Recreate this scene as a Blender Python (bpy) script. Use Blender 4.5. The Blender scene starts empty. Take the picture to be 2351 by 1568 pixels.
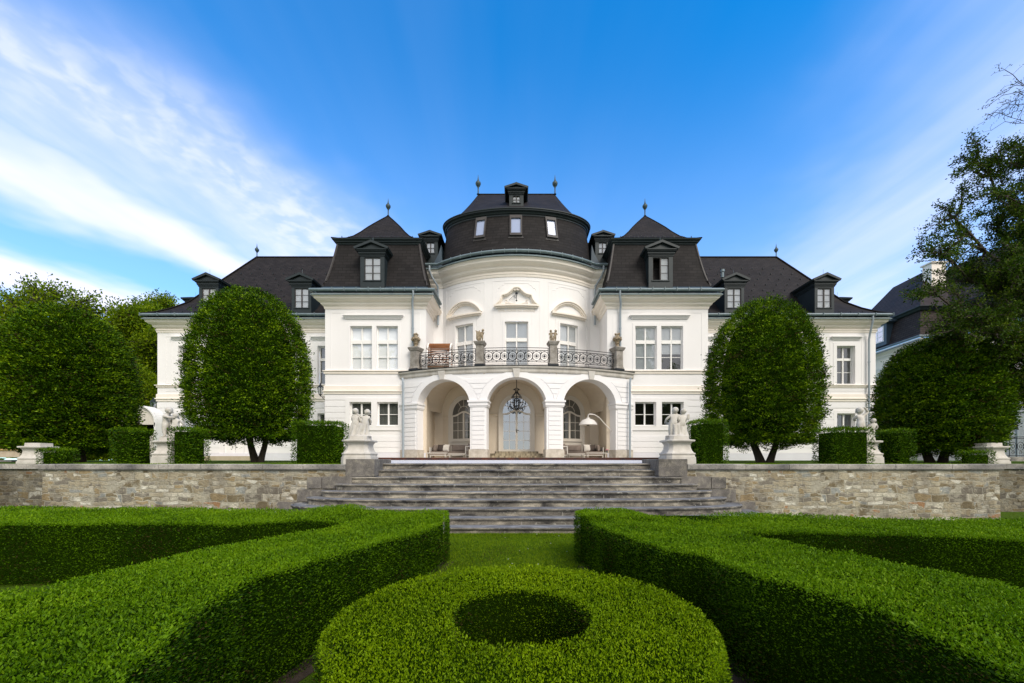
import bpy, bmesh, math, random
import numpy as np
from math import sin, cos, pi, radians, sqrt, atan2
random.seed(7)
RNG = np.random.default_rng(11)
scene = bpy.context.scene
COL = scene.collection

# ---------------------------------------------------------------- camera
# sizes below were measured in the photograph scaled to 2351 px wide
F, CX, YH, EYE = 914.0, 1186.0, 1057.0, 1.5
cam_d = bpy.data.cameras.new("camera")
cam = bpy.data.objects.new("camera", cam_d)
COL.objects.link(cam)
cam.location = (0, 0, EYE)
cam.rotation_euler = (pi / 2, 0, 0)
cam_d.sensor_width = 36.0
cam_d.lens = F / 2351.0 * 36.0
cam_d.shift_x = -10.5 / 2351.0
cam_d.shift_y = 273.0 / 2351.0
cam_d.clip_start = 0.05
cam_d.clip_end = 2000
scene.camera = cam

# ---------------------------------------------------------------- light
SUN_EL, SUN_AZ = radians(43), radians(146)      # azimuth clockwise from +Y
world = bpy.data.worlds.new("World")
scene.world = world
world.use_nodes = True
wt = world.node_tree
wt.nodes.clear()
def wn(t, **k):
    n = wt.nodes.new(t)
    for a, b in k.items():
        setattr(n, a, b)
    return n
def wl(a, b):
    wt.links.new(a, b)
def wmath(op, a, b=None, c=None, clamp=False):
    n = wn('ShaderNodeMath', operation=op, use_clamp=clamp)
    for i, v in enumerate((a, b, c)):
        if v is None: continue
        if isinstance(v, (int, float)): n.inputs[i].default_value = v
        else: wl(v, n.inputs[i])
    return n.outputs[0]
sky = wn('ShaderNodeTexSky', sky_type='NISHITA')
sky.sun_disc = False
sky.sun_elevation = SUN_EL
sky.sun_rotation = SUN_AZ
sky.altitude = 300
sky.air_density = 1.0
sky.dust_density = 0.35
sky.ozone_density = 1.6
hsv = wn('ShaderNodeHueSaturation')
hsv.inputs['Saturation'].default_value = 1.36
hsv.inputs['Value'].default_value = 1.46
tint = wn('ShaderNodeMixRGB', blend_type='MULTIPLY'); tint.inputs[0].default_value = 1.0; tint.inputs[2].default_value = (0.68, 1.09, 1.36, 1)
wl(sky.outputs[0], tint.inputs[1]); wl(tint.outputs[0], hsv.inputs['Color'])
tc = wn('ShaderNodeTexCoord')
sep = wn('ShaderNodeSeparateXYZ'); wl(tc.outputs['Generated'], sep.inputs[0])
zc = wmath('MAXIMUM', sep.outputs[2], 0.02)
u_ = wmath('DIVIDE', sep.outputs[0], zc)
v_ = wmath('DIVIDE', sep.outputs[1], zc)
comb = wn('ShaderNodeCombineXYZ'); wl(u_, comb.inputs[0]); wl(v_, comb.inputs[1])
def noise(vec, scale, detail, sx=1, sy=1, rough=0.6, dist=0.0, rot=0.0):
    m = wn('ShaderNodeMapping'); wl(vec, m.inputs[0])
    m.inputs['Scale'].default_value = (sx, sy, 1)
    m.inputs['Rotation'].default_value = (0, 0, rot)
    n = wn('ShaderNodeTexNoise'); wl(m.outputs[0], n.inputs['Vector'])
    n.inputs['Scale'].default_value = scale; n.inputs['Detail'].default_value = detail
    n.inputs['Roughness'].default_value = rough; n.inputs['Distortion'].default_value = dist
    return n.outputs['Fac']
def ramp(v, lo, hi):
    n = wn('ShaderNodeMapRange', interpolation_type='SMOOTHSTEP')
    wl(v, n.inputs[0]); n.inputs[1].default_value = lo; n.inputs[2].default_value = hi
    return n.outputs[0]
warp = wmath('MULTIPLY_ADD', noise(comb.outputs[0], 1.0, 4), 0.95, -0.475)
uu = wmath('ADD', u_, warp)
# the streaks lie along +Y in the cloud layer; the whole layer drifts inward with distance
uu = wmath('ADD', uu, wmath('MULTIPLY', wmath('SUBTRACT', wmath('MINIMUM', v_, 6.0), 1.6), -0.30))
def band(c, w, soft):
    d = wmath('ABSOLUTE', wmath('SUBTRACT', uu, c))
    n = wn('ShaderNodeMapRange', interpolation_type='SMOOTHSTEP')
    wl(d, n.inputs[0]); n.inputs[1].default_value = w + soft; n.inputs[2].default_value = w * .5
    return n.outputs[0]
fine = ramp(noise(comb.outputs[0], 5.0, 6, sx=1.5, sy=0.5, rough=0.55, dist=0.1), 0.25, 0.8)
streak = ramp(noise(comb.outputs[0], 1.7, 4, sx=2.4, sy=0.3, rough=0.5, dist=0.25), 0.22, 0.85)
mack = ramp(noise(comb.outputs[0], 15.0, 3, sx=0.8, sy=0.8, rough=0.5, dist=0.3, rot=0.6), 0.38, 0.70)
s1 = wmath('MULTIPLY', band(-1.64, 0.02, 0.40), wmath('MULTIPLY_ADD', streak, 0.28, 0.58))
s2 = wmath('MULTIPLY', band(-1.15, 0.12, 0.62), wmath('MULTIPLY_ADD', wmath('MULTIPLY', streak, fine), 0.26, 0.34))
s3 = wmath('MULTIPLY', band(-2.85, 0.25, 0.35), wmath('MULTIPLY_ADD', streak, 0.5, 0.45))
s4 = wmath('MULTIPLY', band(1.62, 0.05, 0.75), wmath('MULTIPLY_ADD', streak, 0.30, 0.16))
s5 = wmath('MULTIPLY', band(-1.0, 0.05, 0.35), wmath('MULTIPLY', mack, 0.20))
s6 = wmath('MULTIPLY', band(-0.2, 0.1, 1.2), wmath('MULTIPLY_ADD', streak, 0.04, 0.01))
cl = wmath('MAXIMUM', s1, s2)
for s in (s3, s4): cl = wmath('MAXIMUM', cl, s)
cl = wmath('ADD', cl, s5); cl = wmath('ADD', cl, s6)
# thin veil that thickens toward the horizon
veil = wmath('MULTIPLY', ramp(sep.outputs[2], 0.75, 0.0), 0.48)
cl = wmath('ADD', cl, veil, clamp=True)
# bright broken cloud added behind the camera to fill the facade with neutral light
bkn = ramp(noise(tc.outputs['Generated'], 2.2, 5), 0.30, 0.62)
back = wmath('MULTIPLY', ramp(sep.outputs[1], 0.05, -0.30), wmath('MULTIPLY_ADD', bkn, 0.18, 0.80))
cl = wmath('MAXIMUM', cl, back)
cl = wmath('MINIMUM', cl, 0.97)
mixc = wn('ShaderNodeMixRGB')
wl(cl, mixc.inputs[0]); wl(hsv.outputs[0], mixc.inputs[1])
ccol = wn('ShaderNodeMixRGB'); wl(ramp(sep.outputs[1], 0.05, -0.30), ccol.inputs[0]); ccol.inputs[1].default_value = (6.7, 6.75, 8.2, 1); ccol.inputs[2].default_value = (6.9, 6.55, 6.35, 1)
wl(ccol.outputs[0], mixc.inputs[2])
bg = wn('ShaderNodeBackground'); wl(mixc.outputs[0], bg.inputs[0])
bg.inputs[1].default_value = 0.10
wo_ = wn('ShaderNodeOutputWorld'); wl(bg.outputs[0], wo_.inputs[0])

sun_d = bpy.data.lights.new("sun", 'SUN')
sun_d.energy = 1.9
sun_d.angle = radians(30)
sun_d.color = (1.0, 0.92, 0.81)
sun = bpy.data.objects.new("sun", sun_d)
COL.objects.link(sun)
sun.rotation_euler = (pi / 2 - SUN_EL, 0, pi - SUN_AZ)
sun.location = (20, -20, 40)
scene.view_settings.view_transform = 'Standard'
scene.view_settings.look = 'None'
scene.view_settings.exposure = 0.74
scene.view_settings.gamma = 1.0
try:
    scene.cycles.max_bounces = 6
    scene.cycles.transparent_max_bounces = 6
except Exception:
    pass

# ---------------------------------------------------------------- materials
def mat(name, color=(0.5, 0.5, 0.5), rough=0.7, spec=0.3, metal=0.0):
    m = bpy.data.materials.new(name); m.use_nodes = True
    b = m.node_tree.nodes['Principled BSDF']
    b.inputs['Base Color'].default_value = (*color, 1)
    b.inputs['Roughness'].default_value = rough
    b.inputs['Specular IOR Level'].default_value = spec
    b.inputs['Metallic'].default_value = metal
    return m
class NT:
    def __init__(s, m): s.t = m.node_tree; s.b = s.t.nodes['Principled BSDF']
    def n(s, t, **k):
        x = s.t.nodes.new(t)
        for a, b in k.items(): setattr(x, a, b)
        return x
    def l(s, a, b): s.t.links.new(a, b)
    def coord(s, kind='Object', scale=(1, 1, 1)):
        c = s.n('ShaderNodeTexCoord'); m = s.n('ShaderNodeMapping')
        s.l(c.outputs[kind], m.inputs[0]); m.inputs['Scale'].default_value = scale
        return m.outputs[0]
    def noise(s, vec, scale, detail=4, rough=0.6, dist=0):
        x = s.n('ShaderNodeTexNoise'); s.l(vec, x.inputs['Vector'])
        x.inputs['Scale'].default_value = scale; x.inputs['Detail'].default_value = detail
        x.inputs['Roughness'].default_value = rough; x.inputs['Distortion'].default_value = dist
        return x.outputs['Fac']
    def ramp(s, fac, stops, interp='LINEAR'):
        x = s.n('ShaderNodeValToRGB'); x.color_ramp.interpolation = interp
        e = x.color_ramp.elements
        while len(e) < len(stops): e.new(0.5)
        for q, (p, c) in zip(e, stops):
            q.position = p; q.color = (*c, 1) if len(c) == 3 else c
        s.l(fac, x.inputs[0]); return x.outputs[0]
    def mix(s, fac, a, b, mode='MIX'):
        x = s.n('ShaderNodeMixRGB', blend_type=mode)
        for i, v in enumerate((fac, a, b)):
            if isinstance(v, (int, float)): x.inputs[i].default_value = v
            elif isinstance(v, tuple): x.inputs[i].default_value = (*v, 1)
            else: s.l(v, x.inputs[i])
        return x.outputs[0]
    def bump(s, h, strength=0.3, dist=0.02):
        x = s.n('ShaderNodeBump'); x.inputs['Strength'].default_value = strength
        x.inputs['Distance'].default_value = dist
        s.l(h, x.inputs['Height']); s.l(x.outputs[0], s.b.inputs['Normal'])
    def color(s, c): s.l(c, s.b.inputs['Base Color'])
    def rough(s, c): s.l(c, s.b.inputs['Roughness'])
def noisy(name, c1, c2, scale=3.0, rough=0.8, bump=0.0, bscale=60, spec=0.2, stretch=(1, 1, 1), metal=0):
    m = mat(name, c1, rough, spec, metal); t = NT(m)
    v = t.coord('Object', stretch)
    n = t.noise(v, scale, 6)
    t.color(t.ramp(n, [(0.32, c1), (0.68, c2)]))
    if bump: t.bump(t.noise(t.coord(), bscale, 4), bump, 0.01)
    return m
M = {}
M['stucco'] = noisy('stucco', (0.785, 0.77, 0.765), (0.83, 0.815, 0.81), 0.9, 0.85, 0.12, 50, stretch=(1, 1, 0.45))
M['cornice'] = noisy('cornice_stucco', (0.81, 0.745, 0.665), (0.86, 0.80, 0.725), 1.2, 0.85, 0.08, 60)
M['rustic'] = noisy('rusticated_stucco', (0.785, 0.775, 0.78), (0.83, 0.82, 0.825), 1.0, 0.85, 0.12, 50, stretch=(1, 1, .5))
M['plinth'] = noisy('plinth_stucco', (0.66, 0.66, 0.71), (0.71, 0.71, 0.76), 1.0, 0.85, 0.1, 50)
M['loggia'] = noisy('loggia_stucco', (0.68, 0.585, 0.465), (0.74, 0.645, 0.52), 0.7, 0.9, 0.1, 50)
M['white'] = noisy('white_paint', (0.80, 0.79, 0.765), (0.83, 0.82, 0.80), 2, 0.45, 0)
M['cream'] = noisy('cream_paint', (0.60, 0.55, 0.48), (0.64, 0.59, 0.52), 2, 0.5, 0)
M['dark'] = noisy('green_black_metal', (0.010, 0.018, 0.021), (0.016, 0.026, 0.030), 1.5, 0.55, 0.03, 20, 0.4)
M['flash'] = noisy('lead_flashing', (0.030, 0.052, 0.075), (0.045, 0.070, 0.095), 1.5, 0.45, 0, spec=0.4, stretch=(3, 3, .4))
M['zinc'] = noisy('weathered_zinc', (0.12, 0.165, 0.18), (0.17, 0.22, 0.235), 2.5, 0.45, 0, spec=0.5, stretch=(1, 1, .3))
M['pipe'] = noisy('zinc_pipe', (0.26, 0.31, 0.36), (0.34, 0.39, 0.43), 2.5, 0.45, 0, spec=0.5, stretch=(1, 1, .3))
M['iron'] = noisy('wrought_iron', (0.010, 0.013, 0.017), (0.018, 0.022, 0.028), 8, 0.5, 0, spec=0.4)
M['wframe'] = noisy('brown_window_frame', (0.055, 0.05, 0.05), (0.075, 0.07, 0.068), 3, 0.5, 0)
M['putto'] = noisy('pale_sandstone', (0.47, 0.44, 0.39), (0.60, 0.57, 0.52), 5, 0.9, 0.25, 90)
M['oldstone'] = noisy('lichen_sandstone', (0.17, 0.13, 0.085), (0.40, 0.33, 0.235), 9, 0.9, 0.6, 50)
def pier_mat():
    m = mat('granite_pier', (.3, .28, .25), .9, .2); t = NT(m)
    v = t.coord()
    a = t.ramp(t.noise(v, 55, 3), [(0.35, (0.22, 0.205, 0.19)), (0.65, (0.46, 0.43, 0.385))])
    b = t.ramp(t.noise(v, 3.0, 5), [(0.35, (0.55, 0.53, 0.5)), (0.65, (1, 1, 1))])
    t.color(t.mix(1.0, a, b, 'MULTIPLY')); t.bump(t.noise(v, 55, 3), .3, .01); return m
M['pier'] = pier_mat()
def coping_mat():
    m = mat('coping_stone', (.4, .38, .35), .9, .2); t = NT(m)
    v = t.coord()
    big = t.noise(t.coord('Object', (.5, 1, 1)), 1.6, 3)
    base = t.ramp(big, [(0.36, (0.13, 0.125, 0.125)), (0.5, (0.27, 0.255, 0.235)), (0.62, (0.44, 0.41, 0.375))])
    sp = t.ramp(t.noise(v, 22, 6, .7), [(0.3, (0.5, 0.5, 0.5)), (0.5, (1, 1, 1)), (0.75, (1.2, 1.2, 1.15))])
    t.color(t.mix(1.0, base, sp, 'MULTIPLY')); t.bump(t.noise(v, 30, 6), .5, .012); return m
M['coping'] = coping_mat()
def step_mat(green=0.0):
    m = mat('weathered_step_stone', (.2, .19, .17), .85, .25); t = NT(m)
    v = t.coord('Object', (0.35, 1, 1.0)); o = t.coord()
    a = t.ramp(t.noise(v, 3.6, 8, .7, .8), [(0.36, (0.045, 0.042, 0.04)), (0.45, (0.14, 0.128, 0.11)), (0.54, (0.25, 0.225, 0.185)), (0.64, (0.47, 0.42, 0.33))])
    pits = t.ramp(t.noise(o, 42, 5, .7), [(0.34, (0.18, 0.17, 0.16)), (0.46, (1, 1, 1))])
    li = t.ramp(t.noise(o, 9, 7, .75), [(0.565, (0, 0, 0)), (0.66, (1, 1, 1))])
    c = t.mix(0.8, a, pits, 'MULTIPLY')
    c = t.mix(li, c, (0.40, 0.385, 0.33))
    # treads (up-facing, walked on) are cooler and smoother grey slate
    g = t.n('ShaderNodeNewGeometry'); s = t.n('ShaderNodeSeparateXYZ'); t.l(g.outputs['True Normal'], s.inputs[0])
    up = t.ramp(s.outputs[2], [(0.35, (0, 0, 0)), (0.8, (1, 1, 1))])
    tread = t.ramp(t.noise(v, 5, 8, .75, .4), [(0.34, (0.07, 0.072, 0.078)), (0.5, (0.16, 0.163, 0.17)), (0.66, (0.34, 0.34, 0.33))])
    t.color(t.mix(up, c, tread)); t.bump(t.noise(o, 40, 6, .7), .8, .012); return m
M['step'] = step_mat()
def lichen_mat():
    m = mat('lichen_block', (.25, .24, .22), .9, .2); t = NT(m)
    v = t.coord()
    a = t.ramp(t.noise(v, 2.4, 6), [(0.3, (0.10, 0.093, 0.085)), (0.7, (0.235, 0.215, 0.195))])
    vo = t.n('ShaderNodeTexVoronoi'); t.l(v, vo.inputs['Vector']); vo.inputs['Scale'].default_value = 7
    vo.inputs['Randomness'].default_value = 1.0
    sp = t.noise(v, 6, 6, .7, .5)
    li = t.ramp(sp, [(0.50, (0, 0, 0)), (0.70, (.75, .75, .75))])
    c = t.mix(li, a, (0.34, 0.31, 0.25))
    f = t.ramp(t.noise(v, 60, 4), [(0.3, (0.6, 0.6, 0.6)), (0.6, (1.1, 1.1, 1.1))])
    t.color(t.mix(1.0, c, f, 'MULTIPLY')); t.bump(t.noise(v, 45, 5), .5, .012); return m
M['lichen'] = lichen_mat()
def slate_mat(name, bw, rh, c1, c2):
    m = mat(name, (.04, .035, .035), .75, .18); t = NT(m)
    uv = t.coord('UV')
    nb = t.n('ShaderNodeTexNoise'); t.l(uv, nb.inputs['Vector']); nb.inputs['Scale'].default_value = 3.0
    mx = t.n('ShaderNodeMixRGB', blend_type='LINEAR_LIGHT'); mx.inputs[0].default_value = 0.02
    t.l(uv, mx.inputs[1]); t.l(nb.outputs['Color'], mx.inputs[2])
    br = t.n('ShaderNodeTexBrick'); t.l(mx.outputs[0], br.inputs['Vector'])
    br.inputs['Scale'].default_value = 1.0
    br.inputs['Brick Width'].default_value = bw; br.inputs['Row Height'].default_value = rh
    br.inputs['Mortar Size'].default_value = 0.014; br.inputs['Mortar Smooth'].default_value = 0.2
    br.inputs['Color1'].default_value = (*c1, 1); br.inputs['Color2'].default_value = (*c2, 1)
    br.inputs['Mortar'].default_value = (0.008, 0.007, 0.007, 1)
    big = t.ramp(t.noise(t.coord(), 1.4, 5), [(0.3, (0.8, 0.8, 0.82)), (0.7, (1.15, 1.12, 1.1))])
    t.color(t.mix(1.0, br.outputs['Color'], big, 'MULTIPLY'))
    t.bump(br.outputs['Fac'], -0.5, .02); return m
M['slate'] = slate_mat('slate_shingles', 0.42, 0.17, (0.0135, 0.0122, 0.0122), (0.0225, 0.0205, 0.0205))
M['tile'] = slate_mat('small_slates', 0.30, 0.125, (0.0165, 0.0142, 0.0142), (0.028, 0.0245, 0.0245))
def rubble_mat(name, dark=1.0, seed=0.0):
    m = mat(name, (.35, .3, .25), .95, .15); t = NT(m)
    c = t.n('ShaderNodeTexCoord'); mp = t.n('ShaderNodeMapping'); t.l(c.outputs['UV'], mp.inputs[0])
    mp.inputs['Location'].default_value = (seed, seed * .7, 0)
    nb = t.n('ShaderNodeTexNoise'); t.l(mp.outputs[0], nb.inputs['Vector']); nb.inputs['Scale'].default_value = 3.2; nb.inputs['Detail'].default_value = 6
    mx = t.n('ShaderNodeMixRGB', blend_type='LINEAR_LIGHT'); mx.inputs[0].default_value = 0.085
    t.l(mp.outputs[0], mx.inputs[1]); t.l(nb.outputs['Color'], mx.inputs[2])
    def courses(bw, rh, off):
        mm = t.n('ShaderNodeMapping'); t.l(mx.outputs[0], mm.inputs[0]); mm.inputs['Location'].default_value = (off, off * .37, 0)
        b = t.n('ShaderNodeTexBrick'); t.l(mm.outputs[0], b.inputs['Vector']); b.inputs['Scale'].default_value = 1
        b.offset = .37; b.offset_frequency = 2; b.squash = .62; b.squash_frequency = 3
        b.inputs['Brick Width'].default_value = bw; b.inputs['Row Height'].default_value = rh
        b.inputs['Mortar Size'].default_value = .016; b.inputs['Mortar Smooth'].default_value = .9
        b.inputs['Color1'].default_value = (0, 0, 0, 1); b.inputs['Color2'].default_value = (1, 1, 1, 1); b.inputs['Mortar'].default_value = (.5, .5, .5, 1)
        return b.outputs['Color'], b.outputs['Fac']
    ca, da = courses(.36, .10, 0); cb, db = courses(.44, .185, 3.1)
    sel = t.ramp(t.noise(mp.outputs[0], 1.5, 3), [(0.52, (0, 0, 0)), (0.54, (1, 1, 1))])
    cc = t.mix(sel, ca, cb)
    rr = t.n('ShaderNodeSeparateColor'); t.l(cc, rr.inputs[0])
    d = t.n('ShaderNodeMixRGB'); t.l(sel, d.inputs[0]); t.l(da, d.inputs[1]); t.l(db, d.inputs[2])
    pal = [(0.0, (0.22, 0.175, 0.115)), (0.12, (0.34, 0.28, 0.20)), (0.26, (0.42, 0.36, 0.275)), (0.40, (0.24, 0.21, 0.18)),
           (0.52, (0.46, 0.40, 0.31)), (0.64, (0.58, 0.53, 0.455)), (0.76, (0.36, 0.275, 0.17)), (0.84, (0.70, 0.66, 0.60)), (0.91, (0.33, 0.33, 0.325)), (0.97, (0.40, 0.23, 0.13))]
    stone = t.ramp(rr.outputs[0], pal, 'CONSTANT')
    gr = t.ramp(t.noise(t.coord('UV', (1, 3, 1)), 14, 8, .75), [(0.30, (0.42, 0.40, 0.38)), (0.5, (0.95, 0.95, 0.94)), (0.70, (1.3, 1.28, 1.22))])
    stone = t.mix(1.0, stone, gr, 'MULTIPLY')
    mort = t.ramp(t.noise(mp.outputs[0], 8, 7, .75), [(0.3, (0.27, 0.24, 0.195)), (0.7, (0.50, 0.46, 0.39))])
    edge = t.ramp(d.outputs[0], [(0.25, (1, 1, 1)), (0.75, (0, 0, 0))])
    # mortar smeared over some of the stones
    sm = t.ramp(t.noise(mp.outputs[0], 2.6, 6, .7), [(0.50, (1, 1, 1)), (0.60, (0.12, 0.12, 0.12))])
    fac = t.mix(1.0, edge, sm, 'MULTIPLY')
    c1 = t.mix(fac, mort, stone)
    crack = t.ramp(t.noise(t.coord('UV', (1, 2.2, 1)), 7, 9, .8, 1.5), [(0.34, (0.35, 0.33, 0.31)), (0.40, (1, 1, 1))])
    c1 = t.mix(0.75, c1, crack, 'MULTIPLY')
    grime_shade = t.ramp(t.noise(t.coord('UV', (1, .5, 1)), 1.3, 5, .7), [(0.35, (0.55 * dark, 0.545 * dark, 0.52 * dark)), (0.6, (dark * .96, dark * .985, dark * .95))])
    t.color(t.mix(1.0, c1, grime_shade, 'MULTIPLY'))
    hh = t.n('ShaderNodeMath', operation='ADD'); t.l(fac, hh.inputs[0]); t.l(t.noise(t.coord('UV', (1, 2, 1)), 18, 6, .7), hh.inputs[1])
    t.bump(hh.outputs[0], .6, .025); return m
M['rubble'] = rubble_mat('rubble_stone', 1.08)
M['rubble2'] = rubble_mat('shaded_rubble_stone', 0.6, 5.3)  # same rubble darkened throughout, painting in the shade of the set-back walls
def glass_mat(name, tint, lo, hi):
    m = bpy.data.materials.new(name); m.use_nodes = True
    t = m.node_tree; t.nodes.clear()
    o = t.nodes.new('ShaderNodeOutputMaterial'); mx = t.nodes.new('ShaderNodeMixShader')
    tr = t.nodes.new('ShaderNodeBsdfTransparent'); gl = t.nodes.new('ShaderNodeBsdfGlossy')
    tr.inputs[0].default_value = (*tint, 1); gl.inputs[1].default_value = 0.02
    gl.inputs[0].default_value = (.95, .97, 1, 1)
    lw = t.nodes.new('ShaderNodeFresnel'); lw.inputs[0].default_value = 1.5
    mr = t.nodes.new('ShaderNodeMapRange'); t.links.new(lw.outputs[0], mr.inputs[0])
    mr.inputs[1].default_value = 0.03; mr.inputs[2].default_value = 0.6
    mr.inputs[3].default_value = lo; mr.inputs[4].default_value = hi
    t.links.new(mr.outputs[0], mx.inputs[0]); t.links.new(tr.outputs[0], mx.inputs[1]); t.links.new(gl.outputs[0], mx.inputs[2])
    # slightly uneven old panes
    nz = t.nodes.new('ShaderNodeTexNoise'); nz.inputs['Scale'].default_value = 2.2
    tcn = t.nodes.new('ShaderNodeTexCoord'); t.links.new(tcn.outputs['Object'], nz.inputs['Vector'])
    bp = t.nodes.new('ShaderNodeBump'); bp.inputs['Strength'].default_value = .06; bp.inputs['Distance'].default_value = .05
    t.links.new(nz.outputs[0], bp.inputs['Height']); t.links.new(bp.outputs[0], gl.inputs['Normal'])
    t.links.new(mx.outputs[0], o.inputs[0]); return m
M['skylight'] = mat('skylight_glass', (.30, .36, .52), .18, .5)
M['glass'] = glass_mat('window_glass', (.95, .96, .96), 0.13, 0.9)
M['glass2'] = glass_mat('mirror_like_glass', (.9, .93, .95), 0.5, 0.95)
def curtain_mat(name, c1, c2):
    m = mat(name, c1, .9, .1); t = NT(m)
    w = t.n('ShaderNodeTexWave'); t.l(t.coord('Object', (1, 1, .03)), w.inputs['Vector'])
    w.inputs['Scale'].default_value = 4.5; w.inputs['Distortion'].default_value = 3.5
    t.color(t.ramp(w.outputs['Fac'], [(0.2, c1), (0.8, c2)])); return m
M['blind'] = noisy('white_blind', (0.84, 0.85, 0.86), (0.88, 0.89, 0.90), 1.0, .9, 0, stretch=(1, 1, 3))
M['curtain'] = curtain_mat('grey_curtain', (0.05, 0.055, 0.05), (0.16, 0.165, 0.155))
M['room'] = noisy('dim_room', (0.012, 0.011, 0.010), (0.03, 0.026, 0.022), 2, .9, 0)  # near-black sheet colour stands in for the darkness of unlit rooms
M['corten'] = noisy('rusted_steel', (0.035, 0.026, 0.026), (0.105, 0.032, 0.016), 4.5, .7, .1, 60)
M['wood'] = noisy('reddish_slats', (0.22, 0.085, 0.035), (0.34, 0.15, 0.065), 5, .6, 0, stretch=(.3, 1, 1))
M['fabric'] = noisy('taupe_fabric', (0.20, 0.160, 0.135), (0.25, 0.205, 0.175), 8, .95, .1, 200)
M['fabdark'] = noisy('dark_brown_fabric', (0.07, 0.055, 0.047), (0.09, 0.07, 0.06), 8, .95, .1, 200)
M['fabwhite'] = noisy('off_white_fabric', (0.60, 0.56, 0.50), (0.66, 0.62, 0.56), 8, .95, .1, 200)
M['lampwhite'] = noisy('powder_coated_white', (0.62, 0.59, 0.545), (0.66, 0.63, 0.585), 2, .4, 0)
M['ochre'] = noisy('ochre_stone', (0.50, 0.32, 0.12), (0.60, 0.42, 0.19), 4, .9, .2, 40)
M['brick'] = noisy('red_brick', (0.22, 0.07, 0.045), (0.30, 0.11, 0.07), 9, .9, .2, 30)
M['bark'] = noisy('bark', (0.035, 0.028, 0.02), (0.075, 0.06, 0.045), 7, .95, .7, 25, stretch=(1, 1, .3))
M['bark2'] = noisy('grey_bark', (0.03, 0.025, 0.02), (0.085, 0.072, 0.055), 9, .95, .5, 25)
M['soil'] = noisy('soil', (0.035, 0.025, 0.017), (0.07, 0.052, 0.035), 14, 1, .8, 60)
M['flower'] = mat('pink_petals', (0.55, .2, .25), .8)
M['gravel'] = noisy('white_gravel', (0.44, 0.44, 0.46), (0.78, 0.78, 0.80), 70, .95, .9, 120)
M['paving'] = noisy('beige_paving', (0.42, 0.35, 0.25), (0.52, 0.45, 0.34), 3, .95, .2, 60)
def lawn_mat():
    m = mat('mown_lawn', (.06, .1, .02), .95, .1); t = NT(m)
    v = t.coord()
    a = t.ramp(t.noise(v, 3, 5), [(0.3, (0.06, 0.12, 0.006)), (0.7, (0.10, 0.175, 0.010))])
    b = t.ramp(t.noise(v, 90, 4, .7), [(0.3, (0.45, 0.5, 0.4)), (0.7, (1.25, 1.2, 1.1))])
    t.color(t.mix(1.0, a, b, 'MULTIPLY')); t.bump(t.noise(v, 90, 4), 1.0, .03); return m
M['lawn'] = lawn_mat()
def leaf_mat(name, c0, c1, c2, trans=0.25, rough=0.5):
    m = bpy.data.materials.new(name); m.use_nodes = True
    t = NT(m); b = t.b
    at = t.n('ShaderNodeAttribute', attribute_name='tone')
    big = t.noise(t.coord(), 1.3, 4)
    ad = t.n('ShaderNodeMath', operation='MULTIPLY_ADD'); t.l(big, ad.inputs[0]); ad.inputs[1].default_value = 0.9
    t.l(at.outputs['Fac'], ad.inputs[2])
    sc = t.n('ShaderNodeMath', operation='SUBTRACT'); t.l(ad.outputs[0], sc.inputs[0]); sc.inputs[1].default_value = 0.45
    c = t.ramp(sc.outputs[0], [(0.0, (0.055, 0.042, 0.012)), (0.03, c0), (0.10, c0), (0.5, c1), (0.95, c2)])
    t.color(c); b.inputs['Roughness'].default_value = rough; b.inputs['Specular IOR Level'].default_value = 0.10
    tl = t.n('ShaderNodeBsdfTranslucent'); t.l(t.mix(1.0, c, (1.25, 1.35, 0.6), 'MULTIPLY'), tl.inputs[0])
    mx = t.n('ShaderNodeMixShader'); mx.inputs[0].default_value = trans
    t.l(b.outputs[0], mx.inputs[1]); t.l(tl.outputs[0], mx.inputs[2])
    t.l(mx.outputs[0], t.t.nodes['Material Output'].inputs[0]); return m
M['box'] = leaf_mat('box_leaves', (0.014, 0.048, 0.001), (0.118, 0.232, 0.002), (0.21, 0.34, 0.006))
M['ring'] = leaf_mat('young_box_leaves', (0.018, 0.055, 0.001), (0.175, 0.285, 0.001), (0.28, 0.39, 0.003))
M['yew'] = leaf_mat('yew_foliage', (0.014, 0.045, 0.001), (0.052, 0.125, 0.001), (0.14, 0.23, 0.003), .10)
M['horn'] = leaf_mat('clipped_tree_leaves', (0.014, 0.044, 0.001), (0.062, 0.135, 0.001), (0.19, 0.29, 0.004), .12)
M['bgleaf'] = leaf_mat('broad_leaves', (0.045, 0.09, 0.002), (0.15, 0.22, 0.004), (0.29, 0.36, 0.008), .35)
M['fgleaf'] = leaf_mat('fine_tree_leaves', (0.012, 0.035, 0.002), (0.045, 0.09, 0.004), (0.13, 0.18, 0.007), .2)
M['grass'] = leaf_mat('grass_blades', (0.07, 0.14, 0.003), (0.135, 0.235, 0.005), (0.22, 0.31, 0.009), .25)

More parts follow.
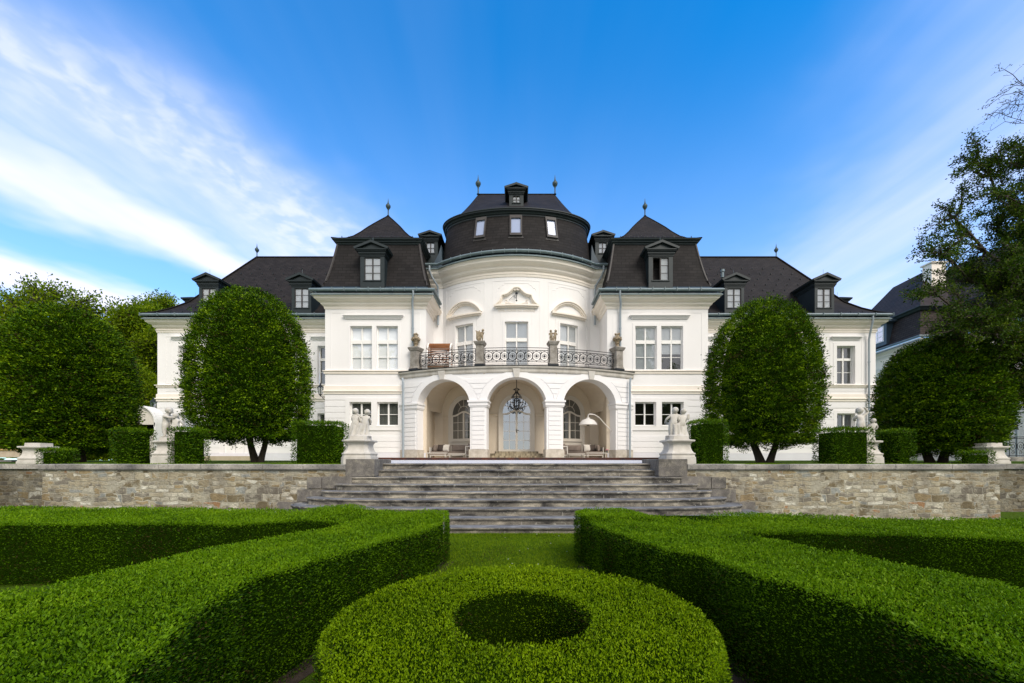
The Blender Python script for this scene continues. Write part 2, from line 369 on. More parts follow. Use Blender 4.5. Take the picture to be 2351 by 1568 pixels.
# ---------------------------------------------------------------- mesh helpers
class MB:
    def __init__(s): s.v = []; s.f = []; s.uv = []; s.hasuv = False
    def add(s, vs, fs, uvs=None):
        o = len(s.v); s.v.extend([tuple(p) for p in vs]); s.f.extend([[i + o for i in f] for f in fs])
        if uvs is None: s.uv.extend([[(0, 0)] * len(f) for f in fs])
        else: s.hasuv = True; s.uv.extend(uvs)
    def box(s, x0, x1, y0, y1, z0, z1):
        s.add([(x0, y0, z0), (x1, y0, z0), (x1, y1, z0), (x0, y1, z0), (x0, y0, z1), (x1, y0, z1), (x1, y1, z1), (x0, y1, z1)],
              [(0, 3, 2, 1), (4, 5, 6, 7), (0, 1, 5, 4), (1, 2, 6, 5), (2, 3, 7, 6), (3, 0, 4, 7)])
    def hexa(s, a, b):      # two quads (bottom, top) of 4 points each
        s.add(list(a) + list(b), [(0, 3, 2, 1), (4, 5, 6, 7), (0, 1, 5, 4), (1, 2, 6, 5), (2, 3, 7, 6), (3, 0, 4, 7)])
    def prism(s, poly, a, b, axis='z'):   # polygon extruded along an axis
        n = len(poly)
        def P(p, h):
            return (p[0], p[1], h) if axis == 'z' else ((p[0], h, p[1]) if axis == 'y' else (h, p[0], p[1]))
        s.add([P(p, a) for p in poly] + [P(p, b) for p in poly],
              [list(range(n - 1, -1, -1)), list(range(n, 2 * n))] + [(i, (i + 1) % n, n + (i + 1) % n, n + i) for i in range(n)])
    def lathe(s, prof, c=(0, 0, 0), n=16, sx=1, sy=1):
        vs = []
        for r, z in prof:
            for k in range(n):
                a = 2 * pi * k / n; vs.append((c[0] + r * cos(a) * sx, c[1] + r * sin(a) * sy, c[2] + z))
        fs = []
        for i in range(len(prof) - 1):
            for k in range(n):
                k2 = (k + 1) % n; fs.append((i * n + k, i * n + k2, (i + 1) * n + k2, (i + 1) * n + k))
        fs.append(list(range(n - 1, -1, -1))); m = (len(prof) - 1) * n; fs.append(list(range(m, m + n)))
        s.add(vs, fs)
    def tube(s, pts, r, n=6, closed=False):
        pts = [np.array(p, float) for p in pts]; m = len(pts)
        rs = r if hasattr(r, '__len__') else [r] * m
        vs = []
        for i, p in enumerate(pts):
            a = pts[(i - 1) % m] if (closed or i > 0) else p; b = pts[(i + 1) % m] if (closed or i < m - 1) else p
            d = b - a; d = d / (np.linalg.norm(d) + 1e-9)
            ref = np.array((0, 0, 1.0)) if abs(d[2]) < .9 else np.array((0, 1.0, 0))
            e1 = np.cross(d, ref); e1 /= np.linalg.norm(e1); e2 = np.cross(d, e1)
            for k in range(n):
                t = 2 * pi * k / n; vs.append(p + rs[i] * (e1 * cos(t) + e2 * sin(t)))
        fs = []
        for i in range(m if closed else m - 1):
            j = (i + 1) % m
            for k in range(n):
                k2 = (k + 1) % n; fs.append((i * n + k, i * n + k2, j * n + k2, j * n + k))
        if not closed: fs += [list(range(n - 1, -1, -1)), list(range((m - 1) * n, m * n))]
        s.add(vs, fs)
    def sweep(s, path, prof, closed=False, caps=True):
        """profile (out, z) swept along a plan path; out is to the right of travel; mitred, with UVs in metres"""
        P = [np.array(p[:2], float) for p in path]; n = len(P)
        segs = [(P[(i + 1) % n] - P[i]) for i in range(n if closed else n - 1)]
        dirs = [q / np.linalg.norm(q) for q in segs]
        nor = [np.array((d[1], -d[0])) for d in dirs]
        cols = []
        for i in range(n):
            if closed: a, b = nor[i - 1], nor[i]
            else: a = nor[max(i - 1, 0)]; b = nor[min(i, n - 2)]
            m_ = a + b; m_ = m_ / np.linalg.norm(m_); m_ = m_ / max(.25, m_.dot(a))
            cols.append(m_)
        k = len(prof); vs = []
        for i in range(n):
            for d, z in prof:
                q = P[i] + cols[i] * d; vs.append((q[0], q[1], z))
        ln = [0]
        for j in range(1, k): ln.append(ln[-1] + math.hypot(prof[j][0] - prof[j - 1][0], prof[j][1] - prof[j - 1][1]))
        fs = []; uv = []; acc = 0
        for i in range(n if closed else n - 1):
            j = (i + 1) % n; base = acc
            def U(q): return base + (np.array(q[:2]) - P[i]).dot(dirs[i])
            for m2 in range(k - 1):
                ids = (i * k + m2, j * k + m2, j * k + m2 + 1, i * k + m2 + 1)
                fs.append(ids); vv = (ln[m2], ln[m2], ln[m2 + 1], ln[m2 + 1])
                uv.append([(U(vs[a]), b) for a, b in zip(ids, vv)])
            acc += np.linalg.norm(segs[i])
        if caps and not closed:
            fs.append(list(range(k))); uv.append([(0, 0)] * k)
            fs.append(list(range((n - 1) * k + k - 1, (n - 1) * k - 1, -1))); uv.append([(0, 0)] * k)
        s.add(vs, fs, uv)
WO = {}
def setp(o, label=None, cat=None, group=None, kind=None):
    if label: o['label'] = label
    if cat: o['category'] = cat
    if group: o['group'] = group
    if kind: o['kind'] = kind
def thing(name, label, cat, loc=(0, 0, 0), group=None, rz=0):
    o = bpy.data.objects.new(name, None); COL.objects.link(o); o.location = loc; o.rotation_euler = (0, 0, rz)
    o.empty_display_size = .3
    setp(o, label, cat, group); WO[o.name] = np.array(loc, float); return o
def mesh_from(name, verts, faces, m, uv=None, smooth=None):
    me = bpy.data.meshes.new(name)
    me.from_pydata([tuple(v) for v in verts], [], [list(f) for f in faces])
    if uv is not None:
        l = me.uv_layers.new(name='UVMap'); flat = [c for f in uv for p in f for c in p]
        l.data.foreach_set('uv', flat)
    if m is not None: me.materials.append(m)
    if smooth is not None:
        me.polygons.foreach_set('use_smooth', [True] * len(me.polygons))
        try: me.set_sharp_from_angle(angle=radians(smooth))
        except Exception: pass
    me.update(); return me
def part(name, mb, m, parent=None, label=None, local=False, smooth=None, loc=None, **props):
    """one mesh object; world coordinates unless local"""
    v = mb.v
    if parent is not None and not local:
        w = WO[parent.name]; v = [(p[0] - w[0], p[1] - w[1], p[2] - w[2]) for p in v]
    me = mesh_from(name, v, mb.f, m, mb.uv if mb.hasuv else None, smooth)
    o = bpy.data.objects.new(name, me); COL.objects.link(o)
    base = WO[parent.name] if parent is not None else np.zeros(3)
    WO[o.name] = base
    if parent is not None: o.parent = parent
    if loc is not None: o.location = loc; WO[o.name] = base + np.array(loc)
    if label: o['label'] = label
    setp(o, **props) if props else None
    return o
def whole(name, mb, m, label, cat, origin=None, group=None, smooth=None):
    o_ = np.array(origin if origin is not None else (0, 0, 0), float)
    v = [(p[0] - o_[0], p[1] - o_[1], p[2] - o_[2]) for p in mb.v]
    me = mesh_from(name, v, mb.f, m, mb.uv if mb.hasuv else None, smooth)
    o = bpy.data.objects.new(name, me); COL.objects.link(o); o.location = o_; WO[o.name] = o_
    setp(o, label, cat, group); return o
def struct(name, mb, m, label, smooth=None):
    me = mesh_from(name, mb.v, mb.f, m, mb.uv if mb.hasuv else None, smooth)
    o = bpy.data.objects.new(name, me); COL.objects.link(o); setp(o, label, None, None, 'structure'); return o
def copy_tree(o, parent=None):
    c = o.copy(); COL.objects.link(c); c.parent = parent
    for ch in list(o.children): copy_tree(ch, c)
    return c
def X(px, Z): return (px - CX) / F * Z
def ZZ(py, Z): return EYE + (YH - py) / F * Z
def PT(px, py, z):            # point seen at (px,py) lying at height z (below the eye)
    Y = (EYE - z) * F / (py - YH); return (X(px, Y), Y)

# ================================================================ the villa
ZT = 1.42                      # upper terrace level
ZD = 1.62                      # steel-edged deck level / foot of the villa
YP, YF, YW = 21.0, 23.0, 24.5  # planes: pavilion fronts, flat centre wall, wing fronts
XP0, XP1 = 4.78, 10.1          # pavilion inner and outer corner
XW = 22.1                      # wing end
RC, RR = 28.27, 6.77           # rotunda wall circle: centre Y, radius
AC, AR = 32.25, 12.8           # arcade circle
villa = thing('villa', 'white stucco baroque villa with dark slate mansard roofs, round central bay and arcaded porch', 'villa', (0, 23, ZD))

def flatP(s, Y):
    return lambda u, z, out=0.0: (u, Y - out, z)
def rotP(u, z, out=0.0):
    a = u / RR; return ((RR + out) * sin(a), RC - (RR + out) * cos(a), z)
def arcP(u, z, out=0.0):
    a = u / AR; return ((AR + out) * sin(a), AC - (AR + out) * cos(a), z)
def split(a, b, step):
    n = max(1, int(math.ceil((b - a) / step - 1e-6))); return [a + (b - a) * i / n for i in range(n + 1)]
def wall(mb, P, u0, u1, z0, z1, ops=(), depth=.22, step=99, out=0.0, edge=0.0):
    us = sorted(set([u0, u1] + [o[i] for o in ops for i in (0, 1)])); zs = sorted(set([z0, z1] + [o[i] for o in ops for i in (2, 3)]))
    us2 = []
    for a, b in zip(us[:-1], us[1:]): us2 += split(a, b, step)[:-1]
    us2.append(us[-1])
    for a, b in zip(us2[:-1], us2[1:]):
        for c, d in zip(zs[:-1], zs[1:]):
            um, zm = (a + b) / 2, (c + d) / 2
            if any(o[0] < um < o[1] and o[2] < zm < o[3] for o in ops): continue
            mb.add([P(a, c, out), P(b, c, out), P(b, d, out), P(a, d, out)], [(0, 1, 2, 3)])
    for a, b, c, d in ops:
        q = [(a, c), (b, c), (b, d), (a, d)]
        for i in range(4):
            p, r = q[i], q[(i + 1) % 4]
            mb.add([P(*p, out), P(*p, out - depth), P(*r, out - depth), P(*r, out)], [(0, 1, 2, 3)])
    if edge:
        for zz in (z0, z1):
            for a, b in zip(us2[:-1], us2[1:]):
                mb.add([P(a, zz, out), P(b, zz, out), P(b, zz, out - edge), P(a, zz, out - edge)], [(0, 1, 2, 3)])
        for uu2 in (u0, u1):
            mb.add([P(uu2, z0, out), P(uu2, z1, out), P(uu2, z1, out - edge), P(uu2, z0, out - edge)], [(0, 1, 2, 3)])
def pbox(mb, P, u0, u1, z0, z1, o0, o1, step=.6):
    us = split(u0, u1, step)
    for a, b in zip(us[:-1], us[1:]):
        mb.hexa([P(a, z0, o1), P(b, z0, o1), P(b, z0, o0), P(a, z0, o0)], [P(a, z1, o1), P(b, z1, o1), P(b, z1, o0), P(a, z1, o0)])
def outline(mb, P, u0, u1, z0, z1, w=.035, o=.012, step=.6):
    pbox(mb, P, u0, u1, z1 - w, z1, 0, o, step); pbox(mb, P, u0, u1, z0, z0 + w, 0, o, step)
    pbox(mb, P, u0, u0 + w, z0 + w, z1 - w, 0, o, step); pbox(mb, P, u1 - w, u1, z0 + w, z1 - w, 0, o, step)
def header(mb, P, u0, u1, z0, z1):
    h = z1 - z0
    pbox(mb, P, u0 + .10, u1 - .10, z0, z0 + h * .4, 0, .07); pbox(mb, P, u0 + .05, u1 - .05, z0 + h * .4 , z0 + h * .7, 0, .12)
    pbox(mb, P, u0, u1, z0 + h * .7, z1, 0, .18)
def window(P, u0, u1, z0, z1, hb=(), tr=None, depth=.2, back='blind', fr=.06, mframe='white', sill=True, gl='glass', hang=1.0):
    """casement in a reveal: frame with mullion, transom (z range) and glazing bars; pane and blind are its parts"""
    f = MB(); o1, o0 = -depth + .07, -depth
    pbox(f, P, u0, u0 + fr, z0, z1, o0, o1); pbox(f, P, u1 - fr, u1, z0, z1, o0, o1)
    pbox(f, P, u0 + fr, u1 - fr, z1 - fr, z1, o0, o1); pbox(f, P, u0 + fr, u1 - fr, z0, z0 + fr, o0, o1)
    um = (u0 + u1) / 2; pbox(f, P, um - .035, um + .035, z0 + fr, z1 - fr, o0, o1 + .012)
    if tr:
        pbox(f, P, u0 + fr, um - .035, tr[0], tr[1], o0, o1 + .03); pbox(f, P, um + .035, u1 - fr, tr[0], tr[1], o0, o1 + .03)
    for h in hb:
        pbox(f, P, u0 + fr, um - .035, h - .014, h + .014, o0, o1 - .02); pbox(f, P, um + .035, u1 - fr, h - .014, h + .014, o0, o1 - .02)
    if sill: pbox(f, P, u0 - .04, u1 + .04, z0 - .05, z0 - .002, -depth, .06)
    w = part('window', f, M[mframe], villa)
    g = MB()
    for a, b in ((u0 + fr, um - .035), (um + .035, u1 - fr)):
        g.add([P(a, z0 + fr, o0 + .02), P(b, z0 + fr, o0 + .02), P(b, z1 - fr, o0 + .02), P(a, z1 - fr, o0 + .02)], [(0, 1, 2, 3)])
    part('pane', g, M[gl], w)
    c = MB(); zz = z1 - (z1 - z0) * hang
    c.add([P(u0, zz, o0 - .015), P(u1, zz, o0 - .015), P(u1, z1, o0 - .015), P(u0, z1, o0 - .015)], [(0, 1, 2, 3)])
    part('blind' if back == 'blind' else ('curtain' if back == 'curtain' else 'dark_room'), c, M[back], w)
    if hang < 1:
        c = MB(); c.add([P(u0 - .3, z0 - .3, o0 - .25), P(u1 + .3, z0 - .3, o0 - .25), P(u1 + .3, zz + .3, o0 - .25), P(u0 - .3, zz + .3, o0 - .25)], [(0, 1, 2, 3)])
        part('dark_room', c, M['room'], w)
    return w
def pz(py): return ZZ(py, YP)
def wz(py): return ZZ(py, YW)
GUT = pz(663) - .12            # common eaves level of pavilions and wings (at wall plane scaled below)
GUT = ZZ(664, 20.45)

# ---- pavilions
CORN = [(0, -.62), (.04, -.60), (.04, -.54), (.10, -.50), (.16, -.44), (.18, -.36), (.30, -.30), (.40, -.22), (.42, -.13), (.46, -.10), (.46, 0), (0, 0)]
CORN2 = [(0, -.09), (.03, -.08), (.05, 0), (.05, .03), (.08, .06), (.08, .09), (0, .10)]
def cornice_prof(z, k=1.0): return [(a * k, z + b * k) for a, b in CORN]
def gutter_run(path, z, closed, off=.50, brackets=None, parent=villa):
    g = MB()
    ring = [(off + .085 * cos(t), z + .085 * sin(t)) for t in [2 * pi * k / 10 for k in range(10)]] + [(off + .085, z)]
    g.sweep(path, ring, closed, caps=False)
    g.sweep(path, [(off - .10, z - .11), (off + .03, z - .23), (off + .03, z - .26), (off - .10, z - .24)], closed, caps=False)
    for q, d in (brackets or []):
        g.box(q[0] - .014, q[0] + .014, q[1] - .014 - .0, q[1] + .10, z - .10, z + .10)
    return part('gutter', g, M['zinc'], parent, smooth=40)
wb, cb, rb, pb = MB(), MB(), MB(), MB()       # walls, mouldings, rusticated courses, plinth: shared meshes of the two wings are split below
def downpipe(px, Y, z_top, z_bot, y_out, neck=None):
    d = MB(); x = X(px, Y) if neck is None else neck[-1][0]
    pts = neck if neck else []
    pts = list(pts) + [(pts[-1][0], pts[-1][1], z_bot)] if pts else [(x, Y - y_out, z_top), (x, Y - y_out, z_bot)]
    d.tube(pts, .055, 8)
    z = z_top - 1.2
    while z > z_bot + .3:
        d.tube([(pts[-1][0], pts[-1][1], z), (pts[-1][0], pts[-1][1], z + .07)], .068, 8); z -= 1.9
    return part('downpipe', d, M['pipe'], villa, smooth=40)

def pavilion(s):
    P = (lambda u, z, out=0.0: (s * u, YP - out, z))
    w = MB(); r = MB(); c = MB(); pl = MB()
    zsill0, zsill1 = pz(858), pz(851)
    zfl0, zfl1 = pz(905), pz(897)
    zpl = pz(1040)
    a0, a1 = (1186 - 854) / F * YP, (1186 - 804) / F * YP
    b0, b1 = (1186 - 913.6) / F * YP, (1186 - 864) / F * YP
    up = [(a0, a1, pz(849.5), pz(748.4)), (b0, b1, pz(849.5), pz(748.4))]
    c0, c1 = (1186 - 914.5) / F * YP, (1186 - 866) / F * YP
    d0, d1 = (1186 - 853) / F * YP, (1186 - 803) / F * YP
    lo = [(c0, c1, pz(977.7), pz(923)), (d0, d1, pz(977.7), pz(923))]
    wall(w, P, XP0, XP1, zfl0, GUT, up)
    # side walls
    w.add([(s * XP0, YP, ZD), (s * XP0, YF, ZD), (s * XP0, YF, GUT), (s * XP0, YP, GUT)], [(0, 1, 2, 3)])
    w.add([(s * XP1, YP, ZT), (s * XP1, YW + .1, ZT), (s * XP1, YW + .1, GUT), (s * XP1, YP, GUT)], [(0, 1, 2, 3)])
    w.add([(s * XP0, YF, 10.0), (s * XP0, 27, 10.0), (s * XP0, 27, GUT), (s * XP0, YF, GUT)], [(0, 1, 2, 3)])
    w.add([(s * XP0, YP, GUT - .02), (s * XP1, YP, GUT - .02), (s * XP1, 26, GUT - .02), (s * XP0, 26, GUT - .02)], [(0, 1, 2, 3)])
    wall(w, P, XP0, XP1, ZT - .2, zfl0, lo)
    part('wall', w, M['stucco'], villa)
    # rusticated courses
    z = zfl0 - .33; hs = []
    g = .3; base = zpl
    n = int(round((z - base) / g)); g = (z - base) / n
    fr = (min(c0, d0) - .22, max(c1, d1) + .22, pz(988), pz(914))
    for i in range(n):
        z0, z1 = base + i * g, base + (i + 1) * g - .032
        if i == 0: z0 += .032
        segs = [(XP0 - .0, XP1)]
        if z1 > fr[2] and z0 < fr[3]: segs = [(XP0, fr[0]), (fr[1], XP1)]
        for a, b in segs: wall(r, P, a, b, z0, z1, out=.022, edge=.022)
        r.add([(s * (XP1 + .02), YP - .02, z0), (s * (XP1 + .02), YW, z0), (s * (XP1 + .02), YW, z1), (s * (XP1 + .02), YP - .02, z1)], [(0, 1, 2, 3)])
    wall(r, P, XP0, XP1, zfl0 - .30, zfl0, out=.022, edge=.022)
    part('rustication', r, M['rustic'], villa)
    pbox(pl, P, XP0, XP1 + .05, ZT - .2, zpl, 0, .05, 9)
    pl.box(min(s * (XP1), s * (XP1 + .05)), max(s * XP1, s * (XP1 + .05)), YP, YW, ZT - .2, zpl)
    part('plinth', pl, M['plinth'], villa)
    # mouldings
    L = lambda zb, k=1.0: None
    path = [(-s * 0 + s * XP0, YF + .0), (s * XP0, YP), (s * XP1, YP), (s * XP1, YW)]
    if s < 0: path = path[::-1]
    c.sweep(path, cornice_prof(GUT - .16), caps=False)
    part('cornice', c, M['cornice'], villa); c = MB()
    c.sweep(path, [(a, pz(706) + b) for a, b in CORN2], caps=False); part('architrave', c, M['cornice'], villa); c = MB()
    p2 = [(s * XP0, YP), (s * XP1, YP), (s * XP1, YW)]
    if s < 0: p2 = p2[::-1]
    c.sweep(p2, [(0, zsill0 - .02), (.05, zsill0), (.05, zsill1 - .05), (.10, zsill1 - .04), (.10, zsill1), (0, zsill1 + .02)], caps=True)
    part('sill_course', c, M['cornice'], villa); c = MB()
    c.sweep(p2, [(0, zfl0 + .01), (.06, zfl0 + .01), (.06, zfl0 + .10), (.11, zfl0 + .13), (.11, zfl0 + .17), (.05, zfl0 + .19), (.05, pz(886)), (0, pz(885))], caps=True)
    part('string_course', c, M['cornice'], villa)
    t = MB()
    header(t, P, (1186 - 927) / F * YP, (1186 - 789) / F * YP, pz(732), pz(724))
    part('window_hood', t, M['stucco'], villa); t = MB()
    outline(t, P, (1186 - 965) / F * YP, (1186 - 760) / F * YP, zsill1 + .03, pz(717)); part('panel_outline', t, M['stucco'], villa); t = MB()
    wall(t, P, b0 - .14, a1 + .14, pz(850.6), pz(741), up, depth=.02, out=.02, edge=.02); part('window_surround', t, M['stucco'], villa); t = MB()
    wall(t, P, fr[0], fr[1], fr[2], fr[3], lo, depth=.05, out=.05, edge=.05)
    part('window_surround', t, M['stucco'], villa)
    for i, (a, b, z0, z1) in enumerate(up):
        rv = (s > 0 and i == 0)
        window(P, a, b, z0, z1, hb=(pz(819),), tr=(pz(788), pz(780)), back='blind', gl='glass', hang=(.62 if rv else 1))
    for a, b, z0, z1 in lo:
        window(P, a, b, z0, z1, hb=(pz(951),), back='curtain' if s < 0 else 'room', gl='glass')
    gp = [(s * XP0, YF - .62), (s * XP0, YP), (s * XP1, YP), (s * XP1, YW - .62)]
    if s < 0: gp = gp[::-1]
    br = [((s * (XP0 + .35 + k * .62), YP - .6), 0) for k in range(8)]
    gutter_run(gp, GUT - .0, False, brackets=br)
    # mansard, upper eaves and hip roof
    rx0, rx1, ry0, ry1 = XP0 + .05, XP1 - .05, YP + .05, YP + 4.1
    rp = [(s * rx0, ry1), (s * rx0, ry0), (s * rx1, ry0), (s * rx1, ry1)]
    if s < 0: rp = rp[::-1]
    zt = ZZ(562, 21.45)
    f = MB(); f.sweep(rp, [(.42, GUT + .02), (.30, GUT + .10), (.14, GUT + .34)], True, caps=False)
    part('flashing', f, M['flash'], villa)
    m = MB()
    pr = []
    for k in range(9):
        q = k / 8; pr.append((.16 - .56 * (q ** .7), GUT + .34 + (zt - GUT - .34) * q))
    m.sweep(rp, pr, True, caps=False)
    part('mansard_roof', m, M['slate'], villa)
    # rolled hip covers
    for cx_, sx_ in ((rx0, -1), (rx1, 1)):
        h = MB()
        h.tube([(s * (cx_ + sx_ * d), ry0 - d, z + .02) for d, z in pr], .06, 6)
        part('hip_roll', h, M['wframe'], villa, smooth=40)
    e = MB()
    e.sweep(rp, [(-.41, zt - .02), (-.36, zt), (-.34, zt + .06), (-.28, zt + .09), (-.26, zt + .15), (-.19, zt + .19), (-.17, zt + .25), (-.4, zt + .28)], True, caps=False)
    part('upper_eaves', e, M['dark'], villa)
    u = MB(); hx = (rx1 - rx0) / 2 - .22; hy = (ry1 - ry0) / 2 - .22; cxx = s * (rx0 + rx1) / 2; cyy = (ry0 + ry1) / 2
    za = ZZ(495, 23.05); z0 = zt + .26
    rings = []
    for k in range(9):
        q = k / 8; sc = (1 - q) ; sc2 = sc + .03 * sc
        zz = z0 + (za - z0) * HIPZ(q)
        rings.append(((hx + .06) * sc, (hy + .06) * sc, zz))
    def ringpts(r): return [(cxx - r[0], cyy - r[1], r[2]), (cxx + r[0], cyy - r[1], r[2]), (cxx + r[0], cyy + r[1], r[2]), (cxx - r[0], cyy + r[1], r[2])]
    for a, b in zip(rings[:-1], rings[1:]):
        A, B = ringpts(a), ringpts(b)
        for k in range(4):
            k2 = (k + 1) % 4; q = [A[k], A[k2], B[k2], B[k]]
            dx = 0 if k % 2 == 0 else 1
            sl = 1.25
            u.add(q, [(0, 1, 2, 3)], [[(p[dx] * 1.0, p[2] * sl) for p in q]])
    part('hip_roof', u, M['tile'], villa)
    hr = MB()
    for k in range(4):
        hr.tube([ringpts(r)[k] for r in rings], .035, 5)
    part('ridge_capping', hr, M['tile'], villa)
    finial(cxx, cyy, za, .78)
    sn = MB()      # snow guards
    for row, zq in ((0, .03), (1, .14), (2, .33)):
        k = int(9 - row * 2)
        for i in range(k):
            q = zq; sc = 1 - q; zz = z0 + (za - z0) * HIPZ(q)
            x = cxx + (hx + .05) * sc * ((i + .5) / k * 1.8 - .9); y = cyy - (hy + .05) * sc
            sn.box(x - .012, x + .012, y - .03, y + .02, zz, zz + .09)
    part('snow_guard', sn, M['dark'], villa)
    # dormer
    pxd = 857 if s < 0 else 1515
    dormer(X(pxd, 20.85), 20.72, GUT + .05, ZZ(589.5, 20.8) , 1.26, 1.6, ZZ(645, 20.8), ZZ(592.5, 20.8), .84, .82, opened=(s > 0), back='blind' if s < 0 else 'room')
    # downpipe on the pavilion front
    xx = s * (1186 - 947.5) / F * 20.85
    xg = s * (1186 - 947.5) / F * 20.4
    downpipe(0, 0, GUT - .7, pz(851), 0, neck=[(xg, 20.48, GUT - .02), (xg, 20.50, GUT - .25), (xx, 20.78, GUT - .62), (xx, 20.88, GUT - .95)])

def HIPZ(q): return float(np.interp(q, [0, .12, .25, .38, .5, .62, .8, 1], [0, .035, .10, .21, .36, .53, .76, 1]))
def finial(x, y, z, s=1.0, parent=villa):
    f = MB()
    f.lathe([(.10, 0), (.045, .06), (.04, .42), (.06, .45), (.06, .48), (.10, .52), (.16, .62), (.185, .70), (.17, .78), (.10, .86), (.055, .95), (.03, 1.08), (.012, 1.25), (.002, 1.33)], n=14)
    f.v = [(x + a * s, y + b * s, z + c * s) for a, b, c in f.v]
    return part('finial', f, M['zinc_dark'], parent, smooth=50)
M['zinc_dark'] = noisy('patinated_copper', (0.03, 0.055, 0.06), (0.05, 0.08, 0.085), 6, .5, 0, spec=.4)

DC = {}
def dormer(cx, y, z0, zt, w, dep, wz0, wz1, ww, sc, rz=0, opened=False, back='blind', ns=2, hb=2, zback=None):
    """pedimented dormer: body (part) with roof, casement and pane as sub-parts; local frame, front at y=0"""
    h = zt - z0
    b = MB(); a, o = w / 2, ww / 2; q0, q1 = wz0 - z0, wz1 - z0
    P = (lambda u, z, out=0.0: (u, -out, z))
    wall(b, P, -a, a, 0, h, [(-o, o, q0, q1)], depth=.10)
    for sx in (-a, a): b.add([(sx, 0, 0), (sx, dep, 0), (sx, dep, h), (sx, 0, h)], [(0, 1, 2, 3)])
    # entablature steps
    e = a
    for k, (g0, g1, pr) in enumerate(((0, .07, .04), (.07, .12, .07), (.12, .24, .10), (.24, .30, .16), (.30, .35, .21))):
        b.box(-a - pr * .8, a + pr * .8, -pr, dep, h + g0 * sc, h + g1 * sc)
    # plain apron moulding
    b.box(-o - .05, o + .05, -.04, .01, q0 - .05, q0)
    bo = part('dormer', b, M['dark'], villa, local=True)
    bo.location = np.array((cx, y, z0)) - WO[villa.name]; bo.rotation_euler = (0, 0, rz); WO[bo.name] = np.array((cx, y, z0), float)
    r = MB(); hz = h + .35 * sc; e = a + .19; rise = .40 * sc * (w / 1.3)
    # tympanum and raking cornice
    r.prism([(-e, hz), (e, hz), (0, hz + rise)], -.10, dep * .5, 'y')
    for sx in (-1, 1):
        A = [(sx * (e + .03), hz - .02), (0, hz + rise + .0), (0, hz + rise + .16 * sc), (sx * (e + .08), hz + .10 * sc)]
        if sx < 0: A = A[::-1]
        r.prism(A, -.24, dep + .55, 'y')
    r.prism([(-e * .62, hz + .05), (e * .62, hz + .05), (0, hz + rise * .72)], -.125, -.09, 'y')
    part('dormer_roof', r, M['dark'], bo, local=True)
    f = MB(); fr = .035 * sc
    f.box(-o, -o + fr, .04, .09, q0, q1); f.box(o - fr, o, .04, .09, q0, q1); f.box(-o + fr, o - fr, .04, .09, q0, q0 + fr); f.box(-o + fr, o - fr, .04, .09, q1 - fr, q1)
    f.box(-fr, fr, .035, .09, q0 + fr, q1 - fr)
    for k in range(1, hb + 1):
        zz = q0 + (q1 - q0) * k / (hb + 1)
        if not opened: f.box(-o + fr, -fr, .05, .08, zz - .009, zz + .009)
        f.box(fr, o - fr, .05, .08, zz - .009, zz + .009)
    part('casement', f, M['wframe'], bo, local=True)
    g = MB()
    for c0, c1 in (((-o + fr, -fr), (fr, o - fr)) if not opened else ((fr, o - fr),)):
        g.add([(c0, .07, q0 + fr), (c1, .07, q0 + fr), (c1, .07, q1 - fr), (c0, .07, q1 - fr)], [(0, 1, 2, 3)])
    part('pane', g, M['glass'], bo, local=True)
    k = MB(); k.add([(-o, .098, q0), (o, .098, q0), (o, .098, q1), (-o, .098, q1)], [(0, 1, 2, 3)])
    if opened:
        k = MB(); k.box(-o, o, .5, .52, q0, q1)
        part('dark_room', k, M['room'], bo, local=True)
        k = MB(); k.add([(fr, .14, q0), (o, .14, q0), (o, .14, q1), (fr, .14, q1)], [(0, 1, 2, 3)])
        part('curtain', k, M['blind'], bo, local=True)
        l = MB(); L = o - .05       # leaf swung inwards
        xa = -o + fr; dy = L * .85; dx = L * .45
        for t0, t1, za_, zb_ in ((0, .1, q0 + fr, q1 - fr), (.9, 1, q0 + fr, q1 - fr), (.1, .9, q0 + fr, q0 + .07), (.1, .9, q1 - .07, q1 - fr), (.1, .9, q0 + (q1 - q0) * .34, q0 + (q1 - q0) * .36), (.1, .9, q0 + (q1 - q0) * .65, q0 + (q1 - q0) * .67)):
            l.hexa([(xa + dx * t0, .1 + dy * t0, za_), (xa + dx * t1, .1 + dy * t1, za_), (xa + dx * t1 - .02, .12 + dy * t1, za_), (xa + dx * t0 - .02, .12 + dy * t0, za_)],
                   [(xa + dx * t0, .1 + dy * t0, zb_), (xa + dx * t1, .1 + dy * t1, zb_), (xa + dx * t1 - .02, .12 + dy * t1, zb_), (xa + dx * t0 - .02, .12 + dy * t0, zb_)])
        part('open_leaf', l, M['wframe'], bo, local=True)
    else:
        part('blind', k, M[back], bo, local=True)
    rod = MB(); rod.tube([(0, .1, hz + rise), (0, .1, hz + rise + .5 * sc)], .008, 4)
    part('lightning_rod', rod, M['zinc'], bo, local=True)
    return bo

pavilion(-1); pavilion(1)

